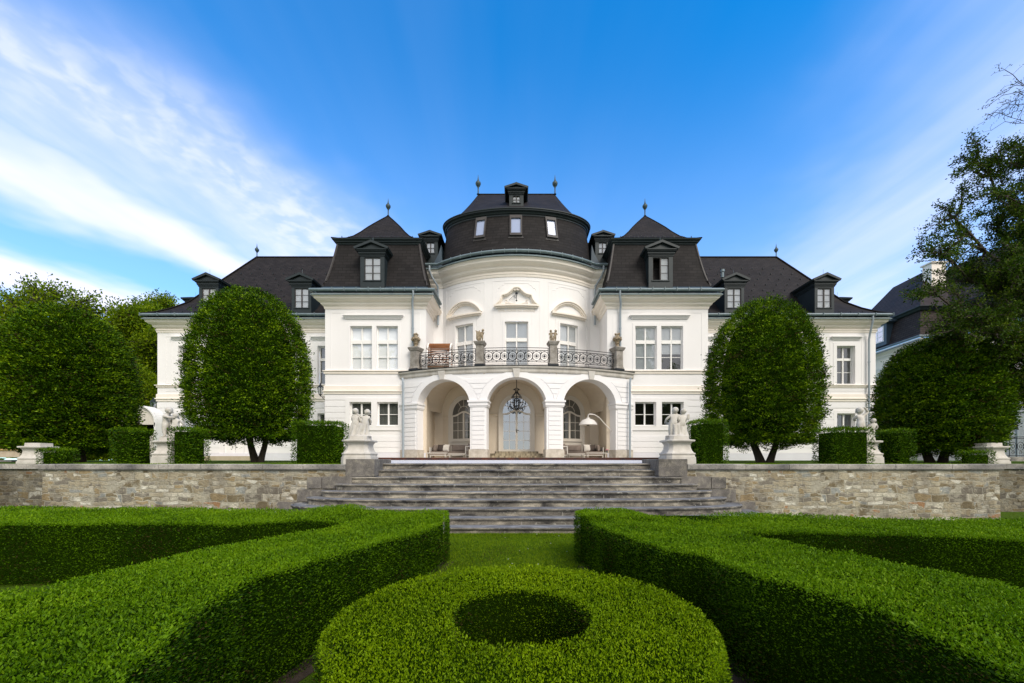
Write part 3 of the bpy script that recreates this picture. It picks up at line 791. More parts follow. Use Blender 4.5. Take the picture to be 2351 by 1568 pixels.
# ---- wings
def wing(s):
    P = (lambda u, z, out=0.0: (s * u, YW - out, z))
    w = MB(); r = MB(); c = MB(); pl = MB(); t = MB()
    zs1 = wz(884); zs0 = wz(889.5); zf0, zf1 = wz(922), wz(912); zpl = wz(1041)
    cs = [(CX_ - 0) for CX_ in ()]
    centers = [(1186 - q) / F * YW for q in (430, 537, 643, 750)]
    hw = .56; ups = [(q - hw, q + hw, wz(881.6), wz(793.8)) for q in centers]
    los = [(q - hw, q + hw, wz(985), wz(949)) for q in centers]
    door = (centers[1] - .65, centers[1] + .65, wz(1047), wz(985))
    if s < 0: los[1] = None
    los2 = [q for q in los if q]
    wall(w, P, XP1, XW, zf0, GUT, ups)
    wall(w, P, XP1, XW, ZT - .2, zf0, los2 + ([door] if s < 0 else []))
    w.add([(s * XW, YW, ZT - .2), (s * XW, YW + 8, ZT - .2), (s * XW, YW + 8, GUT), (s * XW, YW, GUT)], [(0, 1, 2, 3)])
    w.add([(s * XP1, YW + .3, GUT - .02), (s * XW, YW + .3, GUT - .02), (s * XW, YW + 8, GUT - .02), (s * XP1, YW + 8, GUT - .02)], [(0, 1, 2, 3)])
    part('wall', w, M['stucco'], villa)
    n = 9; g = (zf0 - .04 - zpl) / n
    for i in range(n):
        z0, z1 = zpl + i * g + (.03 if i == 0 else 0), zpl + (i + 1) * g - .032
        segs = [(XP1 + .06, XW + .02)]
        for q in los2:
            if z1 > q[2] - .12 and z0 < q[3] + .14:
                segs = [x for a, b in segs for x in ((a, q[0] - .17), (q[1] + .17, b)) if x[1] > x[0] and not (x[0] >= a and x[1] <= b and False)]
        if s < 0 and z0 < door[3] + .1:
            segs = [x for a, b in segs for x in ([(a, door[0] - .2), (door[1] + .2, b)] if a < door[0] < b else [(a, b)])]
        segs = [x for x in segs if x[1] - x[0] > .05]
        # drop overlaps from repeated splitting
        out = []
        blocks = [(q[0] - .17, q[1] + .17) for q in los2 if z1 > q[2] - .12 and z0 < q[3] + .14] + ([(door[0] - .2, door[1] + .2)] if s < 0 and z0 < door[3] + .1 else [])
        cuts = sorted(blocks); cur = XP1 + .06
        for a, b in cuts: out.append((cur, a)); cur = b
        out.append((cur, XW + .02))
        for a, b in out:
            if b - a > .05: wall(r, P, a, b, z0, z1, out=.022, edge=.022)
        r.add([(s * (XW + .02), YW - .02, z0), (s * (XW + .02), YW + 8, z0), (s * (XW + .02), YW + 8, z1), (s * (XW + .02), YW - .02, z1)], [(0, 1, 2, 3)])
    part('rustication', r, M['rustic'], villa)
    pbox(pl, P, XP1 + .06, XW + .05, ZT - .2, zpl, 0, .05, 40)
    part('plinth', pl, M['plinth'], villa)
    path = [(s * XP1, YW), (s * XW, YW), (s * XW, YW + 8)]
    if s < 0: path = path[::-1]
    c.sweep(path, cornice_prof(GUT - .16), caps=False)
    part('cornice', c, M['cornice'], villa); c = MB()
    c.sweep(path, [(a, wz(761) + b) for a, b in CORN2], caps=False); part('architrave', c, M['cornice'], villa); c = MB()
    c.sweep(path, [(0, zs0 - .02), (.05, zs0), (.05, zs1 - .05), (.11, zs1 - .04), (.11, zs1), (0, zs1 + .02)], caps=False)
    part('sill_course', c, M['cornice'], villa); c = MB()
    c.sweep(path, [(0, zf0 + .01), (.05, zf0 + .01), (.05, zf0 + .12), (.10, zf0 + .15), (.10, zf0 + .20), (.05, zf0 + .22), (.05, wz(905)), (0, wz(904.5))], caps=False)
    part('string_course', c, M['cornice'], villa)
    for i, q in enumerate(centers):
        t = MB(); header(t, P, q - .95, q + .95, wz(780), wz(773)); part('window_hood', t, M['stucco'], villa); t = MB()
        wall(t, P, q - hw - .22, q + hw + .22, wz(883.5), wz(787), [ups[i]], depth=.02, out=.02, edge=.02); part('window_surround', t, M['stucco'], villa); t = MB()
        if los[i]: wall(t, P, q - hw - .2, q + hw + .2, wz(990), wz(942), [los[i]], depth=.03, out=.03, edge=.03); part('window_surround', t, M['stucco'], villa)
    t = MB()
    for a, b in zip([XP1 + .1] + centers[::-1], centers[::-1] + [XW]):
        a2, b2 = a + (.95 if a > XP1 + .2 else .1), b - (.95 if b < XW else .5)
        if b2 - a2 > .3: outline(t, P, a2, b2, zs1 + .1, wz(772), step=9)
    outline(t, P, XP1 + .2, XW - .5, zf1 + .35, zs0 - .12, step=50)
    part('panel_outline', t, M['stucco'], villa)
    for i, (a, b, z0, z1) in enumerate(ups):
        window(P, a, b, z0, z1, hb=(z0 + (z1 - z0) * .32,), tr=(wz(826.5), wz(821)), back='curtain', depth=.3)
    for q in los2: window(P, *q, hb=(), back='curtain', depth=.25)
    if s < 0:
        d = MB(); dl = (door[0] + door[1]) / 2
        for a, b in ((door[0], dl - .01), (dl + .01, door[1])):
            pbox(d, P, a, b, door[2], door[3], -.22, -.16)
            pbox(d, P, a + .12, b - .12, door[2] + .15, door[2] + .8, -.16, -.14); pbox(d, P, a + .12, b - .12, door[2] + .95, door[3] - .15, -.16, -.14)
        part('double_door', d, M['white'], villa)
        st = MB(); pbox(st, P, door[0] - .8, door[1] + .9, ZT - .1, door[2] - .01, .05, .75, 9); part('door_step', st, M['paving'], villa)
    gp = [(s * XP1, YW), (s * XW, YW), (s * XW, YW + 8)]
    if s < 0: gp = gp[::-1]
    gutter_run(gp, GUT, False, brackets=[((s * (XP1 + 1.0 + k * 1.05), YW - .6), 0) for k in range(12)])
    # roof: hipped, with bellcast eaves
    zr = ZZ(591, 28.0); xr = .5 * ((1186 - 583) + (1775 - 1186)) / F * 28.0
    ro = MB(); e0 = .52
    prof = [(-e0, GUT + .02), (-.05, GUT + .30), (.45, GUT + .72), (1.0, GUT + 1.32)]
    for k in range(1, 5): q = k / 4; prof.append((1.0 + (28.0 - YW - 1.0) * q, GUT + 1.32 + (zr - GUT - 1.32) * q))
    run = 28.0 - YW
    xe = lambda d: XW - d * (XW - xr) / run if d > 0 else XW - d
    for (d0_, z0_), (d1_, z1_) in zip(prof[:-1], prof[1:]):
        A = [(s * (XP1 - 1.5), YW + d0_, z0_), (s * xe(d0_), YW + d0_, z0_), (s * xe(d1_), YW + d1_, z1_), (s * (XP1 - 1.5), YW + d1_, z1_)]
        ro.add(A, [(0, 1, 2, 3)], [[(p[0], math.hypot(p[1], p[2]) * 1.0) if False else (p[0], (p[1] - YW) * .6 + p[2] * 1.0 * .8) for p in A]])
        B = [(s * xe(d0_), YW + d0_, z0_), (s * xe(d0_), 2 * 28 - YW - d0_, z0_), (s * xe(d1_), 2 * 28 - YW - d1_, z1_), (s * xe(d1_), YW + d1_, z1_)]
        ro.add(B, [(0, 1, 2, 3)], [[(p[1], -abs(p[0]) * .6 + p[2] * .8) for p in B]])
        C_ = [(s * (XP1 - 1.5), 56 - YW - d0_, z0_), (s * xe(d0_), 56 - YW - d0_, z0_), (s * xe(d1_), 56 - YW - d1_, z1_), (s * (XP1 - 1.5), 56 - YW - d1_, z1_)]
        ro.add(C_, [(0, 1, 2, 3)], [[(p[0], p[2]) for p in C_]])
    part('wing_roof', ro, M['tile'], villa)
    rc = MB(); rc.tube([(s * (XP1 - 1.5), 28, zr + .02), (s * xr, 28, zr + .02)], .06, 6)
    rc.tube([(s * xe(d), YW + d - .02, z + .03) for d, z in prof], .05, 6)
    part('ridge_capping', rc, M['tile'], villa, smooth=40)
    finial(s * xr, 28, zr, .75)
    sn = MB()
    for row in range(7):
        q = .12 + row * .12
        d = 1.0 + (run - 1.0) * (q - .12); zz = GUT + 1.32 + (zr - GUT - 1.32) * (q - .12)
        if row == 0: d, zz = -.1, GUT + .26
        k = 0; x = XP1 + .3 + (row % 2) * .35
        while x < xe(max(d, 0)) - .3:
            sn.box(s * x - .014, s * x + .014, YW + d - .05, YW + d + .01, zz, zz + .085); x += .72
    part('snow_guard', sn, M['dark'], villa)
    for q in ((482, 694) if s < 0 else (1684, 1890)):
        dormer(X(q, 24.3), YW - .30, GUT + .03, ZZ(660, 24.3) + .0, 1.18, 2.6, ZZ(708, 24.3), ZZ(663.5, 24.3), .84, .9, back='blind' if q in (694, 1684) else 'blind')
    # dormer on the end slope, seen edge-on
    dormer(s * (XW + .25), 27.6, GUT + .03, ZZ(660, 24.3), 1.18, 2.6, ZZ(708, 24.3), ZZ(663.5, 24.3), .84, .9, rz=-s * -pi / 2)
    if s > 0:
        v = MB(); xv, yv = X(1664, 25.6), 25.9; zv = GUT + 3.1
        v.lathe([(.10, 0), (.10, .35), (.14, .36), (.14, .50), (.02, .55)], (xv, yv, zv), 10); part('roof_vent', v, M['zinc'], villa, smooth=40)
        v = MB(); v.lathe([(.16, 0), (.16, .75), (.2, .76), (.2, .82)], (X(2030, 28), 29.5, GUT + .1), 10); part('roof_vent', v, M['zinc'], villa, smooth=40)
    # corner downpipe
    if s > 0:
        xx = X(1995.5, YW - .15); xg = X(2008, YW - .5)
        downpipe(0, 0, GUT - 1.6, ZT + .1, 0, neck=[(xg - .1, YW - .5, GUT - .02), (xg - .1, YW - .5, GUT - .35), (xx, YW - .2, GUT - 1.1), (xx, YW - .14, GUT - 1.4)])
wing(-1); wing(1)

# ---- centre: flat returns and the round bay
ZC = ZZ(606, 22.35)            # centre eaves
ths = math.asin(4.25 / RR); SC = RR * ths
yarc = RC - RR * cos(ths)      # where the arc meets the flat wall
YF = yarc
w = MB(); c = MB(); t = MB(); pl = MB()
ZB = ZZ(841, 19.45)            # balcony floor
sw = RR * math.asin(2.93 / RR)
cw, sw2 = .63, .58
tops = {0: ZZ(738, 21.5), 1: ZZ(744, 22.1)}
ops = [(-sw - sw2, -sw + sw2, ZB + .04, tops[1]), (-cw, cw, ZB + .04, tops[0]), (sw - sw2, sw + sw2, ZB + .04, tops[1])]
wall(w, rotP, -SC, SC, ZB - .3, ZC, ops, step=.25)
for s in (-1, 1):
    a, b = sorted((s * 4.25, s * XP0))
    w.add([(a, YF, ZB - .3), (b, YF, ZB - .3), (b, YF, ZC), (a, YF, ZC)], [(0, 1, 2, 3)])
part('wall', w, M['stucco'], villa)
cpath = [(-XP0 - .6, YF), (-4.25, YF)] + [rotP(u, 0)[:2] for u in split(-SC, SC, .4)[1:-1]] + [(4.25, YF), (XP0 + .6, YF)]
big = [(a * 1.15, ZC - .17 + b * 1.25) for a, b in CORN]
c.sweep(cpath, big, caps=False)
part('cornice', c, M['cornice'], villa); c = MB()
c.sweep(cpath, [(a, ZZ(632, 21.5) + b) for a, b in CORN2], caps=False)
part('architrave', c, M['cornice'], villa)
brk = []
for k in range(-7, 8):
    a = k * .085; brk.append((((RR + .62) * sin(a), RC - (RR + .64) * cos(a)), 0))
gutter_run(cpath, ZC, False, off=.58, brackets=brk)
# recessed-line panels
pw = 1.28
for uc, top, bot in ((-sw, ZZ(624, 21.9) , ZB + .1), (0, ZZ(641, 21.5), ZB + .1), (sw, ZZ(624, 21.9), ZB + .1)):
    ztp = ZZ(643, 21.5)
    outline(t, rotP, uc - pw, uc + pw, bot, ztp, .03, .012, .3)
    # inner line with notched baroque corners
    d = .17; i0, i1, zz = uc - pw + d, uc + pw - d, ztp - .16
    pbox(t, rotP, i0 + .45, i1 - .45, zz - .02, zz, 0, .014, .3)
    for sg, ie in ((1, i0), (-1, i1)):
        pts = []
        for k in range(7):
            a = pi / 2 * k / 6; pts.append((ie + sg * (.45 - .18 * cos(a) * 0 - .28 * (1 - cos(a))), zz - .22 * sin(a) if False else zz - .10 * (k >= 3) - .2 * sin(a)))
        pts = [(ie + sg * .45, zz - .01), (ie + sg * .40, zz - .10), (ie + sg * .28, zz - .12), (ie + sg * .22, zz - .24), (ie + sg * .08, zz - .28), (ie + sg * .04, zz - .42)]
        t.tube([rotP(a, b, .0) for a, b in pts], .014, 4)
    pbox(t, rotP, uc - .85, uc + .85, ZZ(716 if uc == 0 else 716, 21.6) - .02, ZZ(716, 21.6), 0, .014, .3)
    for sg in (-1, 1):
        pbox(t, rotP, *(sorted((uc + sg * .83, uc + sg * .85))), ZZ(745, 21.6), ZZ(716, 21.6) - .02, 0, .014, .3)
part('panel_outline', t, M['stucco'], villa)
for (a, b, z0, z1) in ops:
    t = MB(); wall(t, rotP, a - .12, b + .12, z0, z1 + .12, [(a, b, z0, z1)], depth=.02, out=.02, step=.3, edge=.02)
    part('window_surround', t, M['stucco'], villa)
for i, (a, b, z0, z1) in enumerate(ops):
    window(rotP, a, b, z0, z1, hb=(), tr=(ZZ(784, 21.6), ZZ(776, 21.6)), back='blind', depth=.18, sill=False)
# segmental pediments over the outer doors, ogee pediment with the sundial in the middle
for uc in (-sw, sw):
    pd = MB()
    hw_, z0, rise = 1.05, ZZ(725 - 4, 21.9), .62
    pbox(pd, rotP, uc - hw_, uc + hw_, z0 - .10, z0 - .04, 0, .12, .2); pbox(pd, rotP, uc - hw_ - .05, uc + hw_ + .05, z0 - .04, z0 + .04, 0, .2, .2)
    R_ = (hw_ ** 2 + rise ** 2) / 2 / rise
    arc = []
    amax = math.asin(hw_ / R_)
    for k in range(17):
        a = -amax + 2 * amax * k / 16; arc.append((uc + R_ * sin(a), z0 + .04 + R_ * cos(a) - R_ + rise, a))
    for (u1, z1, a1), (u2, z2, a2) in zip(arc[:-1], arc[1:]):
        for (r0, r1, o1) in ((-.10, -.05, .08), (-.05, .03, .14), (.03, .08, .20)):
            q = lambda u, z, a, r, o: rotP(u + r * sin(a), max(z0 + .04, z + r * cos(a)), o)
            pd.hexa([q(u1, z1, a1, r0, o1), q(u2, z2, a2, r0, o1), q(u2, z2, a2, r0, 0), q(u1, z1, a1, r0, 0)],
                    [q(u1, z1, a1, r1, o1), q(u2, z2, a2, r1, o1), q(u2, z2, a2, r1, 0), q(u1, z1, a1, r1, 0)])
    part('pediment', pd, M['cornice'], villa)
pd = MB(); z0 = ZZ(700, 21.4)
pbox(pd, rotP, -1.12, 1.12, z0 - .12, z0 - .05, 0, .12, .2); pbox(pd, rotP, -1.2, 1.2, z0 - .05, z0 + .03, 0, .2, .2)
og = [(-1.17, .03), (-1.0, .16), (-.88, .32), (-.83, .50), (-.82, .56), (-.66, .58), (-.50, .63), (-.36, .73), (-.26, .84), (-.18, .92), (-.14, .95), (.14, .95), (.18, .92), (.26, .84), (.36, .73), (.50, .63), (.66, .58), (.82, .56), (.83, .50), (.88, .32), (1.0, .16), (1.17, .03)]
ins = [(-1.0, .03), (-.88, .12), (-.76, .30), (-.72, .46), (-.60, .47), (-.44, .52), (-.30, .62), (-.19, .73), (-.12, .82), (-.06, .84), (0, .84)]
ins = ins + [(-a, b) for a, b in ins[:-1][::-1]]
# band between two outlines, resampled to the same count
def resample(pts, n):
    P_ = np.array(pts, float); d = np.r_[0, np.cumsum(np.hypot(*(P_[1:] - P_[:-1]).T))]
    q = np.linspace(0, d[-1], n); return np.c_[np.interp(q, d, P_[:, 0]), np.interp(q, d, P_[:, 1])]
A, B = resample(og, 44), resample(ins, 44)
for k in range(43):
    for f0, f1, o1 in ((0, .45, .20), (.45, .8, .14), (.8, 1.0, .07)):
        a1, a2 = A[k] * (1 - f0) + B[k] * f0, A[k + 1] * (1 - f0) + B[k + 1] * f0
        b1, b2 = A[k] * (1 - f1) + B[k] * f1, A[k + 1] * (1 - f1) + B[k + 1] * f1
        q = lambda p, o: rotP(p[0], z0 + p[1], o)
        pd.hexa([q(a1, o1), q(a2, o1), q(a2, 0), q(a1, 0)], [q(b1, o1), q(b2, o1), q(b2, 0), q(b1, 0)])
for sg in (-1, 1):     # volutes at the top
    pd.tube([rotP(sg * (.08 + .055 * cos(a)), z0 + .83 + .055 * sin(a), .14) for a in [2 * pi * k / 10 for k in range(10)]], .03, 6, True)
# scrolled ribbon below the dial
pts = [(-.62, .28), (-.56, .34), (-.50, .28), (-.58, .20), (-.62, .14), (-.45, .17), (-.25, .11), (0, .09), (.25, .11), (.45, .17), (.62, .14), (.58, .20), (.50, .28), (.56, .34), (.62, .28)]
pd.tube([rotP(a, z0 + b, .02) for a, b in pts], .02, 5)
part('pediment', pd, M['cornice'], villa)
sd = MB()
sd.lathe([(.0, -.03), (.075, -.02), (.075, .02), (0, .03)], (0, 0, 0), 12)
sd.v = [(a, RC - RR - .14 + c_, z0 + .62 + b) for a, b, c_ in sd.v]
g0 = (0, RC - RR - .16, z0 + .62); g1 = (0, RC - RR - .22, z0 + .20); g2 = (-.42, RC - RR - .05, z0 + .28)
sd.tube([g0, g1], .018, 5); sd.tube([(-.02, RC - RR - .16, z0 + .58), g2], .011, 4); sd.tube([(-.15, RC - RR - .11, z0 + .47), (-.02, RC - RR - .2, z0 + .30)], .010, 4)
sd.lathe([(.0, -.05), (.035, -.02), (.05, .0), (.035, .02), (0, .04)], (0, RC - RR - .22, z0 + .19), 8)
part('sundial', sd, M['iron'], villa)
# inscription in low relief
cu = bpy.data.curves.new('inscription', 'FONT'); cu.body = 'NIHIL HORAS NISI SERENAS'; cu.size = .215; cu.extrude = .012; cu.align_x = 'CENTER'; cu.space_character = 1.08
to = bpy.data.objects.new('tmp', cu); COL.objects.link(to)
bpy.context.view_layer.update()
me = bpy.data.meshes.new_from_object(to.evaluated_get(bpy.context.evaluated_depsgraph_get()))
tm = MB(); wid = max(v.co.x for v in me.vertices) - min(v.co.x for v in me.vertices); k_ = 1.98 / wid
tm.add([rotP(v.co.x * k_, ZZ(716.5, 21.5) + .035 + v.co.y, .012 + v.co.z) for v in me.vertices], [tuple(p.vertices) for p in me.polygons])
bpy.data.objects.remove(to); bpy.data.meshes.remove(me)
part('inscription', tm, M['cornice'], villa)

# ---- drum roof (lower curved mansard), eaves, upper roof
DCY = 23.4
def drum(n, a, b, back=True):
    p = [(-a, DCY + 5.0)] if back else []
    for k in range(n + 1):
        th = pi - pi * k / n; p.append((a * cos(th), DCY - b * sin(th)))
    if back: p.append((a, DCY + 5.0))
    return p
def DAB(q): return 4.30 + .12 * (1 - q) ** 6 - .24 * q ** 1.8, 2.15 + .18 * (1 - q) ** 6 - .40 * q ** 1.6
dm = MB(); rings = []
zb, zt = ZC + .02, ZZ(493, 21.6)
NR = 10
for k in range(NR + 1):
    q = k / NR
    a, b = DAB(q)
    rings.append([(x, y, zb + (zt - zb) * q) for x, y in drum(48, a, b)])
for r0, r1 in zip(rings[:-1], rings[1:]):
    acc = 0
    for i in range(len(r0) - 1):
        L = math.hypot(r0[i + 1][0] - r0[i][0], r0[i + 1][1] - r0[i][1])
        v0, v1 = r0[0][2] * 1.05, r1[0][2] * 1.05
        dm.add([r0[i], r0[i + 1], r1[i + 1], r1[i]], [(0, 1, 2, 3)], [[(acc, v0), (acc + L, v0), (acc + L, v1), (acc, v1)]]); acc += L
part('drum_roof', dm, M['slate'], villa)
ep = drum(48, 4.04, 1.73)
e = MB(); e.sweep(ep, [(0, zt - .05), (.05, zt - .03), (.06, zt + .04), (.11, zt + .06), (.14, zt + .12), (.24, zt + .17), (.25, zt + .22), (.29, zt + .24), (.29, zt + .28), (0, zt + .31)], caps=False)
part('upper_eaves', e, M['dark'], villa, smooth=35)
zr = ZZ(446.5, 25.0); xr = 88.0 / F * 25.0; zu = zt + .28
ur = MB(); rg = []
N = 12
base = drum(48, 4.26, 1.98, False)
full = base + [(x, 2 * 25.2 - y) for x, y in base[::-1]]
for k in range(N + 1):
    q = k / N; row = []
    for x, y in full:
        tx = max(-xr, min(xr, x * .8)); ty = 25.0
        q2 = q
        row.append((x + (tx - x) * q2, y + (ty - y) * q2, zu + (zr - zu) * (q ** 1.12 if abs(x) < 3 else q ** 1.25)))
    rg.append(row)
n = len(full)
for r0, r1 in zip(rg[:-1], rg[1:]):
    acc = 0
    for i in range(n):
        j = (i + 1) % n; L = math.hypot(rg[0][j][0] - rg[0][i][0], rg[0][j][1] - rg[0][i][1])
        v0, v1 = r0[i][2] * 1.3, r1[i][2] * 1.3
        ur.add([r0[i], r0[j], r1[j], r1[i]], [(0, 1, 2, 3)], [[(acc, v0), (acc + L, v0), (acc + L, v1), (acc, v1)]]); acc += L
part('upper_roof', ur, M['tile'], villa)
rc = MB(); rc.tube([(-xr, 25, zr), (xr, 25, zr)], .05, 6); part('ridge_capping', rc, M['tile'], villa)
finial(-xr, 24.95, zr - .02, .85 * 1.1); finial(xr, 24.95, zr - .02, .85 * 1.1)
sn = MB()
for k in range(3, 46, 2):
    x, y = base[k]; sn.box(x - .012, x + .012, y + .10, y + .14, zu + .02, zu + .13)
part('snow_guard', sn, M['dark'], villa)
dormer(X(1185.5, 22.4), 22.35, ZZ(474, 22.3), ZZ(445.5, 22.3), .80, 2.4, ZZ(464, 22.3), ZZ(448, 22.3), .40, .72, hb=1)
# roof windows on the drum
for px, th in ((1104, -1), (1184.5, 0), (1265, 1)):
    xx = X(px, 21.7)
    def dP(x, q, out):
        a, b = DAB(q)
        y = DCY - b * sqrt(max(0, 1 - (x / a) ** 2)); nx, ny = x / a ** 2, (y - DCY) / b ** 2; l = math.hypot(nx, ny)
        return np.array((x + nx / l * out, y + ny / l * out, zb + (zt - zb) * q + .15 * out))
    qa, qb = .42, .965; hwx = .33 if th == 0 else .29
    lean = .075 * th
    def C_(sx, q, o): return dP(xx - lean * (q - .7) * 2.2 + sx * hwx, q, o)
    f = MB()
    for (s0, s1, q0, q1) in ((-1, -.76, qa, qb), (.76, 1, qa, qb), (-.76, .76, qa, qa + .06), (-.76, .76, qb - .08, qb)):
        f.hexa([C_(s0, q0, .13), C_(s1, q0, .13), C_(s1, q0, -.05), C_(s0, q0, -.05)], [C_(s0, q1, .13), C_(s1, q1, .13), C_(s1, q1, -.05), C_(s0, q1, -.05)])
    ro = part('roof_window', f, M['wframe'], villa)
    g = MB(); g.add([C_(-.76, qa + .06, .06), C_(.76, qa + .06, .06), C_(.76, qb - .08, .06), C_(-.76, qb - .08, .06)], [(0, 1, 2, 3)]); part('pane', g, M['skylight'], ro)
    g = MB(); g.add([C_(-.78, qa + .05, .03), C_(.78, qa + .05, .03), C_(.78, qb - .07, .03), C_(-.78, qb - .07, .03)], [(0, 1, 2, 3)]); part('blind', g, M['blind'], ro)
    g = MB(); g.hexa([C_(-1.3, qa - .05, .03), C_(1.3, qa - .05, .03), C_(1.3, qa - .05, -.03), C_(-1.3, qa - .05, -.03)], [C_(-1.1, qa, .05), C_(1.1, qa, .05), C_(1.1, qa, -.03), C_(-1.1, qa, -.03)]); part('flashing', g, M['wframe'], ro)
# link roof beside the drum with its small dormers
for s in (-1, 1):
    lk = MB()
    Q = [(s * 4.2, 23.4, ZC + .02), (s * 6.6, 23.4, ZC + .02), (s * 6.6, 25.2, ZZ(557, 25.2)), (s * 4.2, 25.2, ZZ(557, 25.2))]
    lk.add(Q, [(0, 1, 2, 3)], [[(p[0], p[2]) for p in Q]]); part('link_roof', lk, M['tile'], villa)
    lw = MB(); lw.add([(s * XP0, YF + .1, GUT), (s * 7.5, YF + .1, GUT), (s * 7.5, YF + .1, ZC), (s * XP0, YF + .1, ZC)], [(0, 1, 2, 3)]); part('wall', lw, M['stucco'], villa)
    fl = MB(); fl.prism([(s * 4.25, ZC), (s * 4.85, ZC), (s * 4.45, ZC + .8), (s * 4.3, ZC + 1.3)], 22.75, 23.6, 'y'); part('flashing', fl, M['flash'], villa)
    dormer(s * (1186 - 989) / F * 23.3, 23.2, ZC + .05, ZZ(557, 23.3), .86, 2.0, ZZ(583, 23.3), ZZ(558.5, 23.3), .46, .72, hb=1)
    # swan-neck downpipe at the junction
    x0 = s * (1186 - 985) / F * 22.3; x1 = s * (1186 - 1005) / F * 22.8
    downpipe(0, 0, ZC - 1.2, GUT - 1.0, 0, neck=[(x0, YF - .58, ZC - .02), (x0, YF - .6, ZC - .35), (x0 - s * .1, YF - .45, ZC - .6), (x1, YF - .2, ZC - 1.05), (x1, YF - .12, ZC - 1.35)])

# ---- arcade (porch) carrying the balcony
ES = 6.36; zsp, rise, hwA = ZZ(930, 19.5), 1.36, 1.475
zcr = ZZ(866.5, 19.5); rise = zcr - zsp; zun = ZZ(855, 19.45)
cents = (-3.785, 0.0, 3.785)
zbase = ZZ(1031.5, 19.6)
ar = MB(); TH = .6
def arch_top(u):
    for c0 in cents:
        d = abs(u - c0)
        if d <= hwA: return zsp + rise * sqrt(max(0, 1 - (d / hwA) ** 2))
    return None
us = [-ES]
edges = sorted([c0 + sg * hwA for c0 in cents for sg in (-1, 1)])
allb = [-ES] + edges + [ES]
fine_u = []
for i, (a, b) in enumerate(zip(allb[:-1], allb[1:])):
    inside = any(abs((a + b) / 2 - c0) < hwA for c0 in cents)
    if inside:
        fine_u += [(a + b) / 2 - hwA * cos(pi * k / 28) for k in range(28)]
    else: fine_u += split(a, b, .3)[:-1]
fine_u.append(ES)
for a, b in zip(fine_u[:-1], fine_u[1:]):
    m = (a + b) / 2
    if arch_top(m) is None or all(abs(m - c0) > hwA for c0 in cents):
        za_ = zb_ = ZD; 
    else:
        c0 = min(cents, key=lambda c_: abs(m - c_))
        f_ = lambda u: zsp + rise * sqrt(max(0, 1 - min(1, abs(u - c0) / hwA) ** 2))
        za_, zb_ = f_(a), f_(b)
        ar.add([arcP(a, za_), arcP(b, zb_), arcP(b, zb_, -TH), arcP(a, za_, -TH)], [(0, 1, 2, 3)])
    ar.add([arcP(a, za_), arcP(b, zb_), arcP(b, zun), arcP(a, zun)], [(0, 1, 2, 3)])
    ar.add([arcP(b, zb_, -TH), arcP(a, za_, -TH), arcP(a, zun, -TH), arcP(b, zun, -TH)], [(0, 1, 2, 3)])
for e_ in edges + [-ES, ES]:
    ar.add([arcP(e_, ZD), arcP(e_, ZD, -TH), arcP(e_, zsp, -TH), arcP(e_, zsp)], [(0, 1, 2, 3)])
for s in (-1, 1):
    p = arcP(s * ES, 0); ar.add([(p[0], p[1], ZD), (p[0], YP, ZD), (p[0], YP, zun), (p[0], p[1], zun)], [(0, 1, 2, 3)])
arc_o = part('arcade', ar, M['rustic'], villa)
wl_ = .37    # archivolt width
piers = [(-ES, -5.26), (-2.31, -1.475), (1.475, 2.31), (5.26, ES)]
# archivolts
for c0 in cents:
    ru = MB()
    for k in range(28):
        a1, a2 = pi * k / 28, pi * (k + 1) / 28
        def q(a, r, o):
            return arcP(c0 - (hwA + r) * cos(a), zsp + (rise + r * .8) * sin(a), o)
        ru.hexa([q(a1, 0, .045), q(a2, 0, .045), q(a2, 0, 0), q(a1, 0, 0)], [q(a1, wl_, .045), q(a2, wl_, .045), q(a2, wl_, 0), q(a1, wl_, 0)])
    part('archivolt', ru, M['rustic'], arc_o)

zi0, zi1 = ZZ(934, 19.6), ZZ(919, 19.6)
g = (zi0 - zbase) / 9
for a, b in piers:
    aa, bb = a + .10, b - .10
    if a == -ES: aa = a
    if b == ES: bb = b
    co = MB()
    for i in range(9):
        pbox(co, arcP, aa, bb, zbase + i * g + .018, zbase + (i + 1) * g - .018, 0, .028, .45)
    part('pier_courses', co, M['rustic'], arc_o)
co = MB()
# spandrel courses
zc0 = zi1 + .05; ng = 5; gg = (zun - zc0) / ng
for a, b in ((-ES, cents[0]), (cents[0], cents[1]), (cents[1], cents[2]), (cents[2], ES)):
    co = MB()
    for i in range(ng):
        z0, z1 = zc0 + i * gg + .02, zc0 + (i + 1) * gg - .015
        def edge(c0, sg, z):
            h = (z - zsp) / (rise + wl_ * .8)
            return c0 + sg * (hwA + wl_) * sqrt(max(0, 1 - h * h)) if h < 1 else c0
        for zz in (0,):
            A0 = edge(a, 1, z0) + .05 if a != -ES else a; A1 = edge(a, 1, z1) + .05 if a != -ES else a
            B0 = edge(b, -1, z0) - .05 if b != ES else b; B1 = edge(b, -1, z1) - .05 if b != ES else b
            if i == ng - 1: continue
            if B0 - A0 < .06: continue
            n_ = max(1, int((B0 - A0) / .4))
            for k in range(n_):
                l0, l1 = k / n_, (k + 1) / n_
                co.hexa([arcP(A0 + (B0 - A0) * l0, z0, .028), arcP(A0 + (B0 - A0) * l1, z0, .028), arcP(A0 + (B0 - A0) * l1, z0, 0), arcP(A0 + (B0 - A0) * l0, z0, 0)],
                        [arcP(A1 + (B1 - A1) * l0, z1, .028), arcP(A1 + (B1 - A1) * l1, z1, .028), arcP(A1 + (B1 - A1) * l1, z1, 0), arcP(A1 + (B1 - A1) * l0, z1, 0)])
    part('spandrel_courses', co, M['rustic'], arc_o)
LIME = noisy('limestone_base', (.42, .38, .32), (.60, .56, .50), 5, .9, .3, 40)
